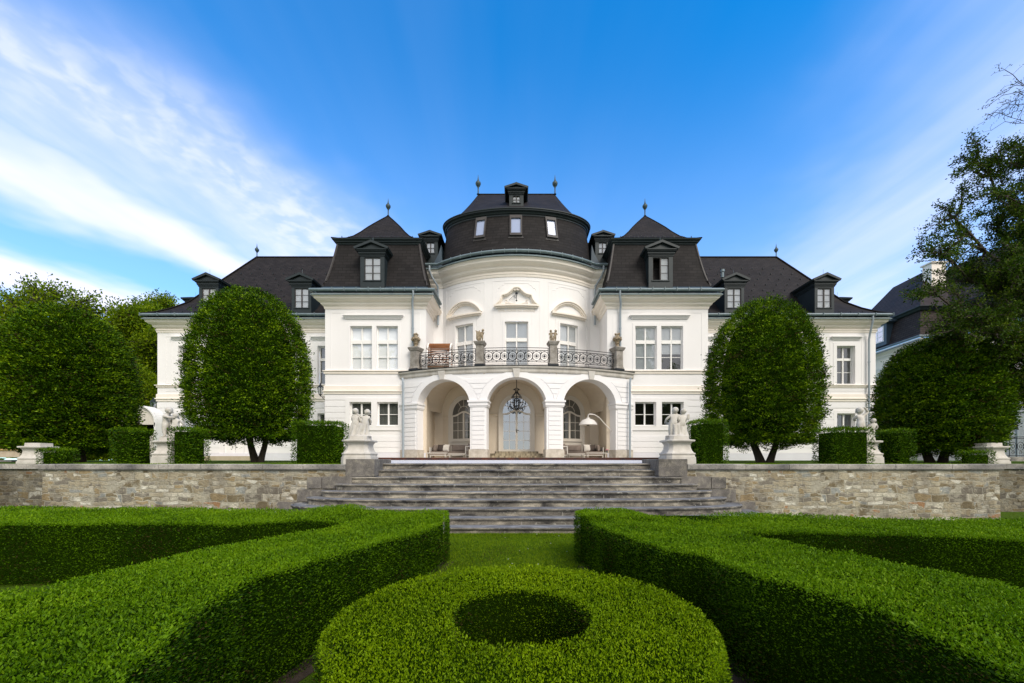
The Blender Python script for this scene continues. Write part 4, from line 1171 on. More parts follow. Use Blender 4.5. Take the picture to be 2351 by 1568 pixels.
for a, b in piers:
    im = MB(); bs = MB()
    for (z0, z1, o) in ((zi0, zi0 + .06, .05), (zi0 + .06, zi1 - .09, .08), (zi1 - .09, zi1, .13)):
        A_, B_ = a - (o * .8 if a != -ES else 0), b + (o * .8 if b != ES else 0)
        pbox(im, arcP, A_, B_, z0, z1, -TH - o * .5, o, .3)
    pbox(bs, arcP, a - (.05 if a != -ES else 0), b + (.05 if b != ES else 0), ZD, zbase, -TH - .05, .06, .3)
    part('impost', im, M['rustic'], arc_o); part('pier_base', bs, LIME, arc_o)
# balcony slab with coping and keystones
sl = MB()
sp = [arcP(u, 0)[:2] for u in split(-ES - .03, ES + .03, .4)]
sl.sweep(sp, [(0, zun - .02), (.05, zun), (.07, zun + .05), (.07, ZB - .10), (.14, ZB - .08), (.16, ZB - .01), (0, ZB)], caps=False)
slp = MB()
slab_o = part('balcony_coping', sl, noisy('pale_coping', (.42, .39, .345), (.58, .555, .51), 3.0, .9, .2, 40, stretch=(1, 1, .25)), villa)
fl = MB()
poly = [arcP(u, 0)[:2] for u in split(-ES, ES, .4)]
fpoly = [(-ES + .2, YP)] + poly + [(ES - .2, YP)]
ppb = [(x, min(y, YP)) for x, y in poly]
half = len(poly) // 2
fl.prism(poly + [(XP0, YF + .3), (-XP0, YF + .3)], ZB - .35, ZB - .001)
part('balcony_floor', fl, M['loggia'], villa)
KST = noisy('keystone_stone', (.50, .47, .43), (.62, .60, .56), 4, .9, .2, 40); le = MB()
for c0 in cents:
    ks = MB()
    zk0, zk1 = zcr - .02, ZB - .12
    ks.hexa([arcP(c0 - .11, zk0, .10), arcP(c0 + .11, zk0, .10), arcP(c0 + .11, zk0, 0), arcP(c0 - .11, zk0, 0)],
            [arcP(c0 - .19, zk1, .13), arcP(c0 + .19, zk1, .13), arcP(c0 + .19, zk1, 0), arcP(c0 - .19, zk1, 0)])
    part('keystone', ks, KST, arc_o)
le.sweep(sp, [(-.3, ZB + .002), (.17, ZB + .002), (.18, ZB + .035), (-.3, ZB + .035)], caps=False)
part('lead_edging', le, M['iron'], villa)

# ---- loggia inside: back wall, doors, fanlights
lg = MB()
for u in split(-SC, SC, .25)[:-1]:
    u2 = u + (2 * SC) / (len(split(-SC, SC, .25)) - 1)
    lg.add([rotP(u, ZD), rotP(u2, ZD), rotP(u2, ZB - .3), rotP(u, ZB - .3)], [(0, 1, 2, 3)])
for s in (-1, 1):
    lg.add([(s * 4.25, YF, ZD), (s * 5.6, YF, ZD), (s * 5.6, YF, ZB - .3), (s * 4.25, YF, ZB - .3)], [(0, 1, 2, 3)])
    lg.box(min(s * (XP0 - .04), s * (XP0 - .004)), max(s * (XP0 - .04), s * (XP0 - .004)), YP - .03, YF, ZD, ZB - .36)
    lg.box(min(s * XP0, s * 6.05), max(s * XP0, s * 6.05), YP - .03, YP - .005 - .02, ZD, ZB - .36)
    # vault springers: quarter-round cove along the sides
lg.add([(*arcP(u, 0, -TH + .02)[:2], ZB - .358) for u in split(-ES + .1, ES - .1, .5)] + [(XP0, 24, ZB - .358), (-XP0, 24, ZB - .358)], [list(range(len(split(-ES + .1, ES - .1, .5)) + 2))])
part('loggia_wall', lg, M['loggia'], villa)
# barrel vaults running back from each arch give the curved ceiling
vt = MB()
for c0 in cents:
    hv = hwA + .16
    for k in range(20):
        a1, a2 = pi * k / 20, pi * (k + 1) / 20
        def V(a, back):
            u = c0 - hv * cos(a); z = zsp + .0 + (rise + .14) * sin(a)
            p = arcP(u, z, -TH)
            if not back: return p
            th = u / AR; yy = 23.6; return (max(-4.75, min(4.75, p[0] - (yy - p[1]) * sin(th) * .9)), yy, z)
        vt.add([V(a1, 0), V(a2, 0), V(a2, 1), V(a1, 1)], [(0, 1, 2, 3)])
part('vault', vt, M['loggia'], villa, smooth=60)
mo = MB(); zm = 4.03
ml = [(-XP0, YF)] + [(-4.25, YF)] + [rotP(u, 0)[:2] for u in split(-SC, SC, .4)[1:-1]] + [(4.25, YF), (XP0, YF)]
def seg_path(u0, u1): return [rotP(u, 0)[:2] for u in split(u0, u1, .3)]
pr_ = [(0, zm - .16), (.03, zm - .15), (.03, zm - .03), (.06, zm - .02), (.06, zm), (0, zm + .01)]
mo.sweep(seg_path(-sw + .92, -1.0), pr_); mo.sweep(seg_path(1.0, sw - .92), pr_)
mo.sweep([(-XP0, YF), (-4.25, YF)] + seg_path(-SC, -sw - .92)[1:], pr_); mo.sweep(seg_path(sw + .92, SC)[:-1] + [(4.25, YF), (XP0, YF)], pr_)
part('loggia_moulding', mo, M['loggia'], villa)
zdoor = ZZ(1036.7, 21.4)
def fan_door(uc, zb_, door):
    _a = uc / RR
    P = lambda u, z, o=0.0: (RR * sin(_a) + u * cos(_a) + o * sin(_a), RC - RR * cos(_a) + u * sin(_a) - o * cos(_a), z)
    hw_ = .80; zs_ = ZZ(948, 21.5); rr = ZZ(917, 21.5) - zs_ ; rr = .86
    s_ = MB()
    # moulded architrave with round head
    def head(a, r): return ((hw_ + r) * -cos(a), zs_ + (rr + r) * sin(a))
    for (r0, r1, o) in ((0.0, .06, .05), (.06, .13, .08), (.13, .17, .12)):
        for k in range(20):
            a1, a2 = pi * k / 20, pi * (k + 1) / 20
            p = [head(a1, r0), head(a2, r0), head(a1, r1), head(a2, r1)]
            s_.hexa([P(*p[0], o), P(*p[1], o), P(*p[1], 0), P(*p[0], 0)], [P(*p[2], o), P(*p[3], o), P(*p[3], 0), P(*p[2], 0)])
        for sg in (-1, 1):
            a_, b_ = sorted((sg * (hw_ + r0), sg * (hw_ + r1))); pbox(s_, P, a_, b_, ZD if not door else zb_, zs_, 0, o)
    su = part('door_surround' if door else 'window_surround', s_, M['cream'], villa)
    f = MB(); o1 = .035
    # curved transom rail: ogee up in the middle
    def tz(u): return zs_ - .02 + .20 * (0.5 + .5 * cos(min(1, abs(u) / .62) * pi))
    n_ = 16
    for k in range(n_):
        u0_, u1_ = -hw_ + 2 * hw_ * k / n_, -hw_ + 2 * hw_ * (k + 1) / n_
        f.hexa([P(u0_, tz(u0_) - .09, o1 + .01), P(u1_, tz(u1_) - .09, o1 + .01), P(u1_, tz(u1_) - .09, 0), P(u0_, tz(u0_) - .09, 0)],
               [P(u0_, tz(u0_), o1 + .01), P(u1_, tz(u1_), o1 + .01), P(u1_, tz(u1_), 0), P(u0_, tz(u0_), 0)])
    b0 = zb_ if door else ZZ(1011, 21.8)
    for sg in (-1, 1):
        a_, b_ = sorted((sg * hw_, sg * (hw_ - .09))); pbox(f, P, a_, b_, b0, zs_ - .05, 0, o1)
    pbox(f, P, -.055, .055, b0 + .12, zs_ + .08, 0, o1 + .006); pbox(f, P, -hw_ + .09, hw_ - .09, b0, b0 + .12, 0, o1)
    for sg in (-1, 1):
        um_ = sg * .385; pbox(f, P, um_ - .012, um_ + .012, b0 + .12, zs_ + .06 - .02, 0, o1 - .012)
    nh = 3 if door else 2
    for k in range(1, nh + 1):
        zz = b0 + .12 + (zs_ - b0 - .12) * k / (nh + 1)
        for a_, b_ in ((-hw_ + .09, -.397), (-.373, -.055), (.055, .373), (.397, hw_ - .09)): pbox(f, P, a_, b_, zz - .012, zz + .012, 0, o1 - .012)
    # fanlight bars
    for k in range(1, 6):
        a = pi * k / 6
        if door or k in (2, 4, 3):
            r0 = .30 if not door else .05
            p0 = (-r0 * 1.1 * cos(a), zs_ + .16 + r0 * sin(a) * .8); p1 = (-(hw_ - .02) * cos(a), zs_ + (rr - .02) * sin(a))
            f.tube([P(*p0, .02), P(*p1, .02)], .016, 4)
    if not door:
        f.tube([P(-.34 * cos(pi * k / 10), zs_ + .12 + .34 * sin(pi * k / 10), .02) for k in range(11)], .015, 4)
    for k in range(16):
        a1, a2 = pi * k / 16, pi * (k + 1) / 16; p = [head(a1, -.05), head(a2, -.05), head(a1, 0), head(a2, 0)]
        f.hexa([P(*p[0], o1), P(*p[1], o1), P(*p[1], 0), P(*p[0], 0)], [P(*p[2], o1), P(*p[3], o1), P(*p[3], 0), P(*p[2], 0)])
    if not door:
        pbox(f, P, -hw_, hw_, ZD, b0 - .05, 0, .02); pbox(f, P, -hw_ + .1, -.05, ZD + .1, b0 - .15, .02, .035); pbox(f, P, .05, hw_ - .1, ZD + .1, b0 - .15, .02, .035)
        pbox(f, P, -hw_ - .02, hw_ + .02, b0 - .05, b0, 0, .08)
    fo = part('french_door' if door else 'arched_window', f, M['cream'], villa)
    g = MB(); pts = [(-hw_, b0), (hw_, b0)] + [(hw_ * cos(pi * k / 16), zs_ + rr * sin(pi * k / 16)) for k in range(17)]
    g.add([P(a, b, .012) for a, b in pts], [list(range(len(pts)))])
    part('pane', g, M['glass_door'] if door else M['glass'], fo)
    g = MB(); g.add([P(a, b, .004) for a, b in pts], [list(range(len(pts)))]); part('dark_room' if not door else 'curtain', g, M['curtain'] if not door else M['blind'] if False else M['curtain'], fo)
    if door:
        h = MB(); h.tube([P(.0, zb_ + 1.02, .05), P(.0, zb_ + 1.22, .05)], .02, 5); h.tube([P(0, zb_ + 1.15, .05), P(0, zb_ + 1.15, .1), P(.12, zb_ + 1.15, .1)], .015, 5); part('door_handle', h, M['iron'], fo)
M['glass_door'] = glass_mat('sky_reflecting_glass', (.9, .93, .95), 0.34, 0.9)
fan_door(0, zdoor, True); fan_door(-sw, ZD, False); fan_door(sw, ZD, False)

# ---- balcony balustrade: granite piers and wrought-iron panels
BP = lambda u, z, o=0.0: arcP(u, z, o - .22)
bp = MB(); zr0 = ZB + .036
sI, sO = AR * math.asin(85.5 / F * 19.65 / AR), AR * math.asin(239.0 / F * 20.5 / AR)
pier_pos = [-sO, -sI, sI, sO]
hp = ZZ(783, 19.6) - zr0
for pc in pier_pos:
    b = MB(); w0 = .215 if abs(pc) < 4 else .24
    for (z0, z1, w1, w2, m_) in ((0, .14, w0 + .02, w0 + .0, 0), (.14, .24, w0 + .01, w0 - .02, 0), (.24, hp - .17, w0 - .03, w0 - .035, 0), (hp - .17, hp - .10, w0 - .0, w0 + .03, 0), (hp - .10, hp - .05, w0 + .035, w0 + .05, 0), (hp - .05, hp, w0 + .06, w0 + .06, 0)):
        b.hexa([BP(pc - w1, zr0 + z0, w1), BP(pc + w1, zr0 + z0, w1), BP(pc + w1, zr0 + z0, -w1), BP(pc - w1, zr0 + z0, -w1)],
               [BP(pc - w2, zr0 + z1, w2), BP(pc + w2, zr0 + z1, w2), BP(pc + w2, zr0 + z1, -w2), BP(pc - w2, zr0 + z1, -w2)])
    po = part('balustrade_pier', b, M['pier'], villa)
    b = MB(); pbox(b, BP, pc - w0 - .025, pc + w0 + .025, zr0, zr0 + .12, -w0 - .025, w0 + .025); part('lead_skirt', b, M['iron'], po)
zt1 = ZZ(797.8, 19.65); zt2 = ZZ(803.5, 19.65); zt3 = ZZ(830, 19.65); zt4 = ZZ(835, 19.65); zt5 = ZZ(839.5, 19.6)
def bay(u0, u1, n):
    r = MB(); T = lambda pts, w, closed=False, nn=4: r.tube([BP(*p) for p in pts], w, nn, closed)
    us_ = split(u0, u1, .25)
    for z, w in ((zt1, .016), (zt2, .018), (zt3, .015), (zt4, .010), (zt5, .012)): T([(u, z) for u in us_], w)
    for u in (u0 + .02, (u0 + u1) / 2, u1 - .02): T([(u, zr0), (u, zt1)] if u != (u0 + u1) / 2 else [(u, zt2), (u, zt1)], .016)
    um = (u0 + u1) / 2; rr = (zt3 - zt5) * .5; T([(um + rr * cos(2 * pi * k / 12), (zt3 + zt5) / 2 + rr * sin(2 * pi * k / 12)) for k in range(12)], .012, True)
    T([(um, zt5), (um, zt3)], .010)
    ro = part('railing', r, M['iron'], villa)
    q = MB(); pitch = (u1 - u0) / n; zc_ = (zt2 + zt3) / 2; R1 = (zt2 - zt3) * .40
    ros = MB()
    for i in range(n):
        uc = u0 + pitch * (i + .5)
        q.tube([BP(uc + R1 * cos(2 * pi * k / 14), zc_ + R1 * sin(2 * pi * k / 14)) for k in range(14)], .015, 4, True)
        q.tube([BP(uc + R1 * .5 * cos(2 * pi * k / 10), zc_ + R1 * .5 * sin(2 * pi * k / 10)) for k in range(10)], .012, 4, True)
        for a, b in ((1, 0), (0, 1)):
            q.tube([BP(uc - a * R1 * .5, zc_ - b * R1 * .5), BP(uc + a * R1 * .5, zc_ + b * R1 * .5)], .008, 4)
        ros.lathe([(0, -.02), (.055, 0), (0, .03)], (0, 0, 0), 8)
        m_ = 24; o = len(ros.v) - m_
        for j in range(m_):
            a, b, c3 = ros.v[o + j]; ros.v[o + j] = BP(uc + a * 1.15, zc_ + b * 1.15, c3)
        for sg in (-1, 1):
            o = len(ros.v); ros.lathe([(0, -.03), (.028, 0), (0, .03)], (0, 0, 0), 6)
            for j in range(o, len(ros.v)):
                a, b, c3 = ros.v[j]; ros.v[j] = BP(uc + a, zc_ + sg * (R1 + .04) + c3, b)
        if i < n - 1:
            ub = uc + pitch / 2
            for sg in (-1, 1):
                pts = []
                for k in range(12):
                    a = k / 11 * 2.6 * pi; rad = .085 * (1 - .75 * k / 11)
                    pts.append(BP(ub + sg * rad * cos(a + pi * .5) * -1, zc_ + sg * (R1 * .78) + sg * rad * sin(a - pi * .5)))
                q.tube(pts, .011, 4)
    so = part('scrollwork', q, M['iron'], ro); part('rosettes', ros, M['iron'], ro)
bay(-sO + .25, -sI - .23, 8); bay(-sI + .23, sI - .23, 8); bay(sI + .23, sO - .25, 8)
for s in (-1, 1):       # short return panels behind the outer piers
    r = MB(); p = BP(s * sO, 0); xx = p[0] + s * .05
    for z in (zt1, zt2, zt3, zt4): r.tube([(xx, p[1] + .2, z), (xx, YP, z)], .015, 4)
    for k in range(3):
        yy = p[1] + .35 + k * .16; R1 = .10
        r.tube([(xx, yy + R1 * cos(a), (zt2 + zt3) / 2 + R1 * 1.4 * sin(a)) for a in [2 * pi * j / 10 for j in range(10)]], .014, 4, True)
    part('railing', r, M['iron'], villa)
# downpipes at the arcade ends
for s, px in ((-1, 925), (1, 1447)):
    d = MB(); xx = X(px, 20.6); d.tube([(xx + s * .05, 20.68, zun - .02), (xx + s * .02, 20.66, zun - .15), (xx, 20.66, zun - .3), (xx, 20.66, ZT + .1)], .055, 8); part('downpipe', d, M['pipe'], villa, smooth=40)
# steps up to the french door
ds = MB()
for k in range(3):
    r_ = 1.15 + .22 * (2 - k) * 1.0; hz = ZD + (zdoor - ZD) * (k + 1) / 3
    poly = [(-r_, 21.6), ] + [(-r_ + .25 * (1 - cos(a)), 21.1 - .28 * (2 - k) - .3 * sin(a)) for a in (0, pi / 4, pi / 2)] + [(r_ - .25 * (1 - cos(a)), 21.1 - .28 * (2 - k) - .3 * sin(a)) for a in (pi / 2, pi / 4, 0)] + [(r_, 21.6)]
    ds.prism(poly, ZD + .001 if k == 0 else ZD + (zdoor - ZD) * k / 3, hz - (.001 if k == 2 else 0))
part('door_steps', ds, noisy('mossy_door_step', (.13, .105, .07), (.44, .38, .27), 7, .9, .3, 30, stretch=(1.6, 1, .3)), villa)

# ================================================================ ground
g = MB(); rows = [(-60, 0), (9.0, 0), (10.25, 0)]
g.add([(-250, -60, 0), (250, -60, 0), (250, 11.7, 0), (-250, 11.7, 0)], [(0, 1, 2, 3)])
struct('lawn', g, M['lawn'], 'short green lawn between the hedges below the steps')
g = MB(); ry = [(11.75, 1.40), (17, 1.47), (24.2, 1.50), (400, 1.50)]
for (y0, z0), (y1, z1) in zip(ry[:-1], ry[1:]):
    g.add([(-300, y0, z0), (300, y0, z0), (300, y1, z1), (-300, y1, z1)], [(0, 1, 2, 3)])
for s in (-1, 1): g.add([(s * 11.8, 10.28, 1.385), (s * 3.7, 10.28, 1.385), (s * 3.7, 10.72, 1.39), (s * 3.7, 11.75, 1.40), (s * 11.8, 11.75, 1.40)], [(0, 1, 2, 3, 4)])
g.add([(-3.7, 10.72, 1.39), (3.7, 10.72, 1.39), (3.7, 11.75, 1.40), (-3.7, 11.75, 1.40)], [(0, 1, 2, 3)])
struct('upper_lawn', g, M['lawn'], 'mown lawn of the upper terrace around the villa')
g = MB(); g.add([(-3.6, 10.73, 1.418), (3.6, 10.73, 1.418), (4.2, 11.9, 1.432), (6.2, 17.0, 1.512), (-6.2, 17.0, 1.512), (-4.2, 11.9, 1.432)], [(0, 1, 2, 3, 4, 5)])
struct('gravel', g, M['gravel'], 'strip of white gravel above the top step')
g = MB(); g.box(-7.4, 7.4, 17.0, 24.0, 1.40, ZD)
dk = struct('deck', g, M['corten'], 'raised terrace floor with a rusty steel edge in front of the porch')
g = MB(); g.box(-7.38, 7.38, 17.03, 24.0, ZD - .02, ZD + .0035)
struct('terrace_floor', g, M['paving'], 'beige stone paving under the arches')

# soil under the hedges
# ================================================================ steps
st = thing('stone_staircase', 'weathered grey stone stairway with curved lower steps between the two rubble walls', 'steps', (0, 9.5, 0))
Zk = [None, 10.6, 10.27, 9.95, 9.63, 9.31, 8.99, 8.67, 8.35, 8.03]
Yk = [None, 1853.7, 1879.6, 1908, 1938.3, 1968.4, 2000, 2034.7, 2072.6, 2110.5]
Wk = [None, 3.74, 3.97, 4.17, 4.49, 4.80, 5.11, 5.43, 5.75, 6.07]
Hk = [None] + [EYE - (y - 1842) * z / 1592 for y, z in zip(Yk[1:], Zk[1:])] + [0]
YWALL = 10.0
jr = random.Random(3); JM = noisy('pale_joint', (.10, .095, .085), (.55, .52, .46), 6, .95)
for k in range(1, 10):
    h, hb_ = Hk[k], (Hk[k + 1] if k < 9 else -.05)
    yf = Zk[k] + .05; w_ = Wk[k]
    if k <= 3: path = [(x, yf) for x in split(-w_, w_, .5)]
    else:
        path = []; n_ = 40
        for i in range(n_ + 1):
            a = pi - pi * i / n_; cx_, sx_ = cos(a), sin(a); e_ = 2 / 3.2
            path.append((w_ * math.copysign(abs(cx_) ** e_, cx_), YWALL - (YWALL - yf) * abs(sx_) ** e_))
    s_ = MB()
    lo_ = hb_ - .01
    prof = [(.015, lo_), (.015, h - .070), (.026, h - .066), (.026, h - .058), (.036, h - .052), (.048, h - .040), (.052, h - .022), (.045, h - .006), (.02, h), (-.02, h)]
    s_.sweep(path, prof, caps=False)
    yb = yf + .45 if k <= 3 else YWALL
    top = [(p[0], p[1] + .0) for p in path]
    s_.add([(x, y + .018, h) for x, y in top] + [(w_, yb, h), (-w_, yb, h)], [list(range(len(top) + 2))])
    o = part('step', s_, M['step'], st, smooth=30)
    # joints between the stones
    x = -w_ * .8
    while x < w_ * .8:
        x += jr.uniform(.7, 1.7)
        if x > w_ * .85: break
        yj = min(path, key=lambda p: abs(p[0] - x))[1]
        j = MB(); j.box(x - .006, x + .006, yj - .019, yj + .2, lo_ + .01, h - .072)
        part('joint', j, JM, o)
for s in (-1, 1):
    def blk(x0, x1, z0, z1, y0=9.96, y1=10.7):
        b = MB(); a, c_ = sorted((s * x0, s * x1)); e = .012
        b.prism([(a + e, z0), (c_ - e, z0), (c_, z0 + e), (c_, z1 - e), (c_ - e, z1), (a + e, z1), (a, z1 - e), (a, z0 + e)], y0, y1, 'y')
        part('cheek_block', b, M['lichen'], st)
    blk(3.56, 4.28, 1.10, 1.535, 9.97, 11.3); pass
    blk(3.90, 4.27, .80, 1.09, 10.02, 10.65)
    blk(4.12, 4.86, .80, 1.098, 9.95); blk(4.88, 5.24, .80, 1.08, 9.955)
    blk(4.79, 5.47, .475, .775, 9.93); blk(5.35, 5.94, .0, .465, 9.90)

# ================================================================ retaining walls
def rwall(s, x0, x1, xe, lab):
    t_ = thing('stone_wall', lab, 'wall', (s * (x0 + x1) / 2, 10, 0))
    m = MB(); zc_ = 1.25
    pth = [(s * x1, 11.5), (s * x1, 10.0)] + [(s * x, 10.0) for x in split(x0, x1, 1.0)[::-1][1:]]
    if s > 0: pth = pth[::-1]
    m.sweep(pth, [(-.3, -.1), (.02, -.1), (0, zc_), (-.3, zc_)], caps=True)
    part('masonry', m, M['rubble'], t_)
    c_ = MB(); rr = random.Random(5 + s); x = x0
    while x < x1 + .05:
        L = rr.uniform(.9, 1.6); xb = min(x + L, x1 + .09)
        if x1 + .09 - xb < .4: xb = x1 + .09
        a, b = sorted((s * x, s * (xb - .012))); dz = rr.uniform(-.006, .006); dy = rr.uniform(-.008, .008)
        zz0 = zc_ + .006
        c_ = MB()
        c_.prism([(9.945 + dy, zz0 + .03), (9.965 + dy, zz0 + .025), (9.965 + dy, zz0), (10.32, zz0), (10.32, 1.405 + dz), (9.96 + dy, 1.405 + dz), (9.945 + dy, 1.39 + dz)], a, b, 'x')
        part('coping_stone', c_, M['coping'], t_); x = xb
        if xb >= x1 + .08: break
    return t_
rwall(-1, 4.28, 11.9, 1, 'left retaining wall of pale rubble stone with flat coping, beside the steps')
rwall(1, 4.28, 12.12, 1, 'right retaining wall of brown and grey rubble stone with flat coping, beside the steps')
for s, lab in ((-1, 'darker set-back rubble wall at the far left edge'), (1, 'darker set-back rubble wall at the far right edge')):
    t_ = thing('stone_wall', lab, 'wall', (s * 20, 11.5, 0)); m = MB(); x0 = 11.6
    p_ = [(-30, 11.6), (-x0, 11.6)] if s < 0 else [(x0, 11.6), (30, 11.6)]
    m.sweep(p_, [(-.2, -.1), (0, -.1), (0, 1.25), (-.2, 1.25)]); part('masonry', m, M['rubble2'], t_)
    rr = random.Random(9); x = x0
    while x < 24:
        L = rr.uniform(1.1, 1.6); a, b = sorted((s * x, s * (x + L - .01))); c_ = MB(); c_.box(a, b, 11.54, 11.85, 1.256, 1.40); part('coping_stone', c_, M['coping'], t_); x += L

# ================================================================ pedestals and statues
def pedestal(name, px, Y, lab, group='sandstone pedestals along the retaining wall', k=1.0, cham=.13, dz=0.0):
    cx_ = X(px, Y); z0 = ZZ(1056.3, 10.35) + dz
    t_ = thing(name, lab, 'pedestal', (cx_, Y, z0), group)
    H = lambda py: ZZ(py, 10.35) + dz
    def ring(w):
        c_ = cham * w / .475
        return [(cx_ - w + c_, Y - w), (cx_ + w - c_, Y - w), (cx_ + w, Y - w + c_), (cx_ + w, Y + w - c_), (cx_ + w - c_, Y + w), (cx_ - w + c_, Y + w), (cx_ - w, Y + w - c_), (cx_ - w, Y - w + c_)]
    def solid(nm, prof):
        m = MB()
        for (w0, za), (w1, zb_) in zip(prof[:-1], prof[1:]):
            A, B = ring(w0 * k), ring(w1 * k)
            for i in range(8):
                j = (i + 1) % 8; m.add([(*A[i], za), (*A[j], za), (*B[j], zb_), (*B[i], zb_)], [(0, 1, 2, 3)])
        m.add([(*p, prof[-1][1]) for p in ring(prof[-1][0] * k)], [list(range(8))]); m.add([(*p, prof[0][1]) for p in ring(prof[0][0] * k)], [list(range(8))])
        return part(nm, m, M['putto'], t_, smooth=25)
    solid('base', [(.485, ZT - .05), (.475, H(1048.6)), (.452, H(1048.4)), (.448, H(1043.6)), (.46, H(1043.3)), (.468, H(1041.5)), (.46, H(1039.6)), (.43, H(1039.2))])
    sh = [(.43, H(1039.2))]
    for i in range(1, 9):
        q = i / 8; sh.append((.345 + .085 * (1 - q) ** 2.6, H(1039.2 - 19.8 * q)))
    solid('shaft', sh)
    solid('cap', [(.355, H(1019.4)), (.36, H(1017.5)), (.395, H(1014.0)), (.40, H(1013.6)), (.45, H(1013)), (.462, H(1011)), (.455, H(1009)), (.42, H(1008.5))])
    solid('plinth_block', [(.31, H(1008.5)), (.30, H(999.6))])
    return (cx_, Y, H(999.6))
def skin_body(name, J, E, parent, m, sub=2):
    """one continuous body grown with the Skin modifier from joints (x,y,z,r)"""
    me = bpy.data.meshes.new(name)
    keys = list(J); idx = {k: i for i, k in enumerate(keys)}
    w = WO[parent.name]
    me.from_pydata([tuple(np.array(J[k][:3]) - w) for k in keys], [(idx[a], idx[b]) for a, b in E], [])
    me.materials.append(m)
    o = bpy.data.objects.new(name, me); COL.objects.link(o); o.parent = parent; WO[o.name] = w
    md = o.modifiers.new('skin', 'SKIN'); sd_ = o.modifiers.new('sub', 'SUBSURF'); sd_.levels = sub; sd_.render_levels = sub
    if not me.skin_vertices: me.skin_vertices.new() if hasattr(me.skin_vertices, 'new') else None
    if me.skin_vertices:
        for k in keys:
            r = J[k][3]; me.skin_vertices[0].data[idx[k]].radius = (r, r)
        me.skin_vertices[0].data[0].use_root = True
    md.use_smooth_shade = True
    return o
def blob(mb, c, r, n=1.0, seed=0, sub=3, sz=(1, 1, 1), amp=.12, freq=9):
    bm = bmesh.new(); bmesh.ops.create_icosphere(bm, subdivisions=sub, radius=1)
    rr = random.Random(seed); ph = [(rr.uniform(0, 6), rr.uniform(0, 6), rr.uniform(0, 6), rr.uniform(.6, 1.4)) for _ in range(4)]
    vs = []
    for v in bm.verts:
        d = v.co; a = sum(sin(freq * k_ * d.x + p) * sin(freq * k_ * d.y + q) * sin(freq * k_ * d.z + s_) for p, q, s_, k_ in ph) * amp
        vs.append((c[0] + d.x * r * sz[0] * (1 + a), c[1] + d.y * r * sz[1] * (1 + a), c[2] + d.z * r * sz[2] * (1 + a)))
    mb.add(vs, [[v.index for v in f.verts] for f in bm.faces]); bm.free()
def putto(t_, c, H, m, lean=(0, 0), yaw=0, lh=(-.13, 0, .40), rh=(.13, 0, .40), hd=(0, 0), kn=((-.06, -.02), (.06, -.02)), seed=1, hy=0, le=None, re=None):
    """chubby child figure, H tall, standing with its feet at c; hands lh/rh given for H = 1"""
    lx, ly = lean
    J = dict(pel=(0, 0, .40, .105), bel=(lx * .4, ly * .4 - .01, .50, .10), che=(lx * .8, ly * .8, .62, .095), nck=(lx, ly, .715, .045), hea=(lx + hd[0], ly + hd[1], .82, .082), top=(lx + hd[0] * 1.4, ly + hd[1] * 1.4, .88, .06))
    J['hl'] = (-.07, 0, .36, .088); J['hr'] = (.07, 0, .36, .088)
    J['kl'] = (kn[0][0] - .01, kn[0][1], .20, .058); J['kr'] = (kn[1][0] + .01, kn[1][1], .20, .058)
    J['al'] = (kn[0][0] - .01, kn[0][1] + .03, .045, .036); J['ar'] = (kn[1][0] + .01, kn[1][1] + .03, .045, .036)
    J['fl'] = (kn[0][0] - .015, kn[0][1] - .07 * (1 if hy == 0 else -1), .022, .024); J['fr'] = (kn[1][0] + .015, kn[1][1] - .07 * (1 if hy == 0 else -1), .022, .024)
    J['sl'] = (lx * .9 - .115, ly * .9, .66, .052); J['sr'] = (lx * .9 + .115, ly * .9, .66, .052)
    for sd_, hnd, el in (('l', lh, le), ('r', rh, re)):
        sh = np.array(J['s' + sd_][:3]); hh = np.array(hnd, float); sg = -1 if sd_ == 'l' else 1
        e_ = np.array(el, float) if el is not None else (sh + hh) / 2 + np.array((sg * .05, .03, -.03))
        J['e' + sd_] = (*e_, .04); J['w' + sd_] = (*(hh * .85 + e_ * .15), .028); J['h' + sd_] = (*J['h' + sd_][:3], J['h' + sd_][3])
        J['hand' + sd_] = (*hh, .026)
        d = hh - e_; d /= np.linalg.norm(d) + 1e-6
        for i, off in enumerate((-.02, -.007, .007, .02)):
            J['f%s%d' % (sd_, i)] = (*(hh + d * (.045 - abs(off) * .5) + np.array((off, 0, -.008))), .008)
        J['t%s' % sd_] = (*(hh + d * .015 + np.array((-sg * .032, -.01, .0))), .009)
    E = [('pel', 'bel'), ('bel', 'che'), ('che', 'nck'), ('nck', 'hea'), ('hea', 'top'), ('pel', 'hl'), ('pel', 'hr'), ('hl', 'kl'), ('hr', 'kr'), ('kl', 'al'), ('kr', 'ar'), ('al', 'fl'), ('ar', 'fr'), ('che', 'sl'), ('che', 'sr')]
    for sd_ in 'lr':
        E += [('s' + sd_, 'e' + sd_), ('e' + sd_, 'w' + sd_), ('w' + sd_, 'hand' + sd_)] + [('hand' + sd_, 'f%s%d' % (sd_, i)) for i in range(4)] + [('hand' + sd_, 't' + sd_)]
    cy, sy = cos(yaw), sin(yaw)
    J2 = {}
    for k_, (x, y, z, r) in J.items():
        J2[k_] = (c[0] + (x * cy - y * sy) * H, c[1] + (x * sy + y * cy) * H, c[2] + z * H, r * H)
    body = skin_body('figure', J2, E, t_, m)
    h = MB(); hx, hy_, hz, hr = J2['hea']
    blob(h, (hx, hy_ + .012 * (-1 if hy == 0 else 1), hz + .026 * H), .100 * H, seed=seed, sz=(1, 1, .98), amp=.10, freq=9)
    part('hair', h, m, t_, smooth=80)
    f = MB(); fd = (1 if hy == 0 else -1)   # face side: +y for figures seen from behind
    nx, ny = -sy * fd, cy * fd
    f.lathe([(.001, -.02), (.013, -.012), (.008, .012), (.001, .022)], (hx + nx * .086 * H + lx * 0, hy_ + ny * .086 * H, hz - .004), 6)
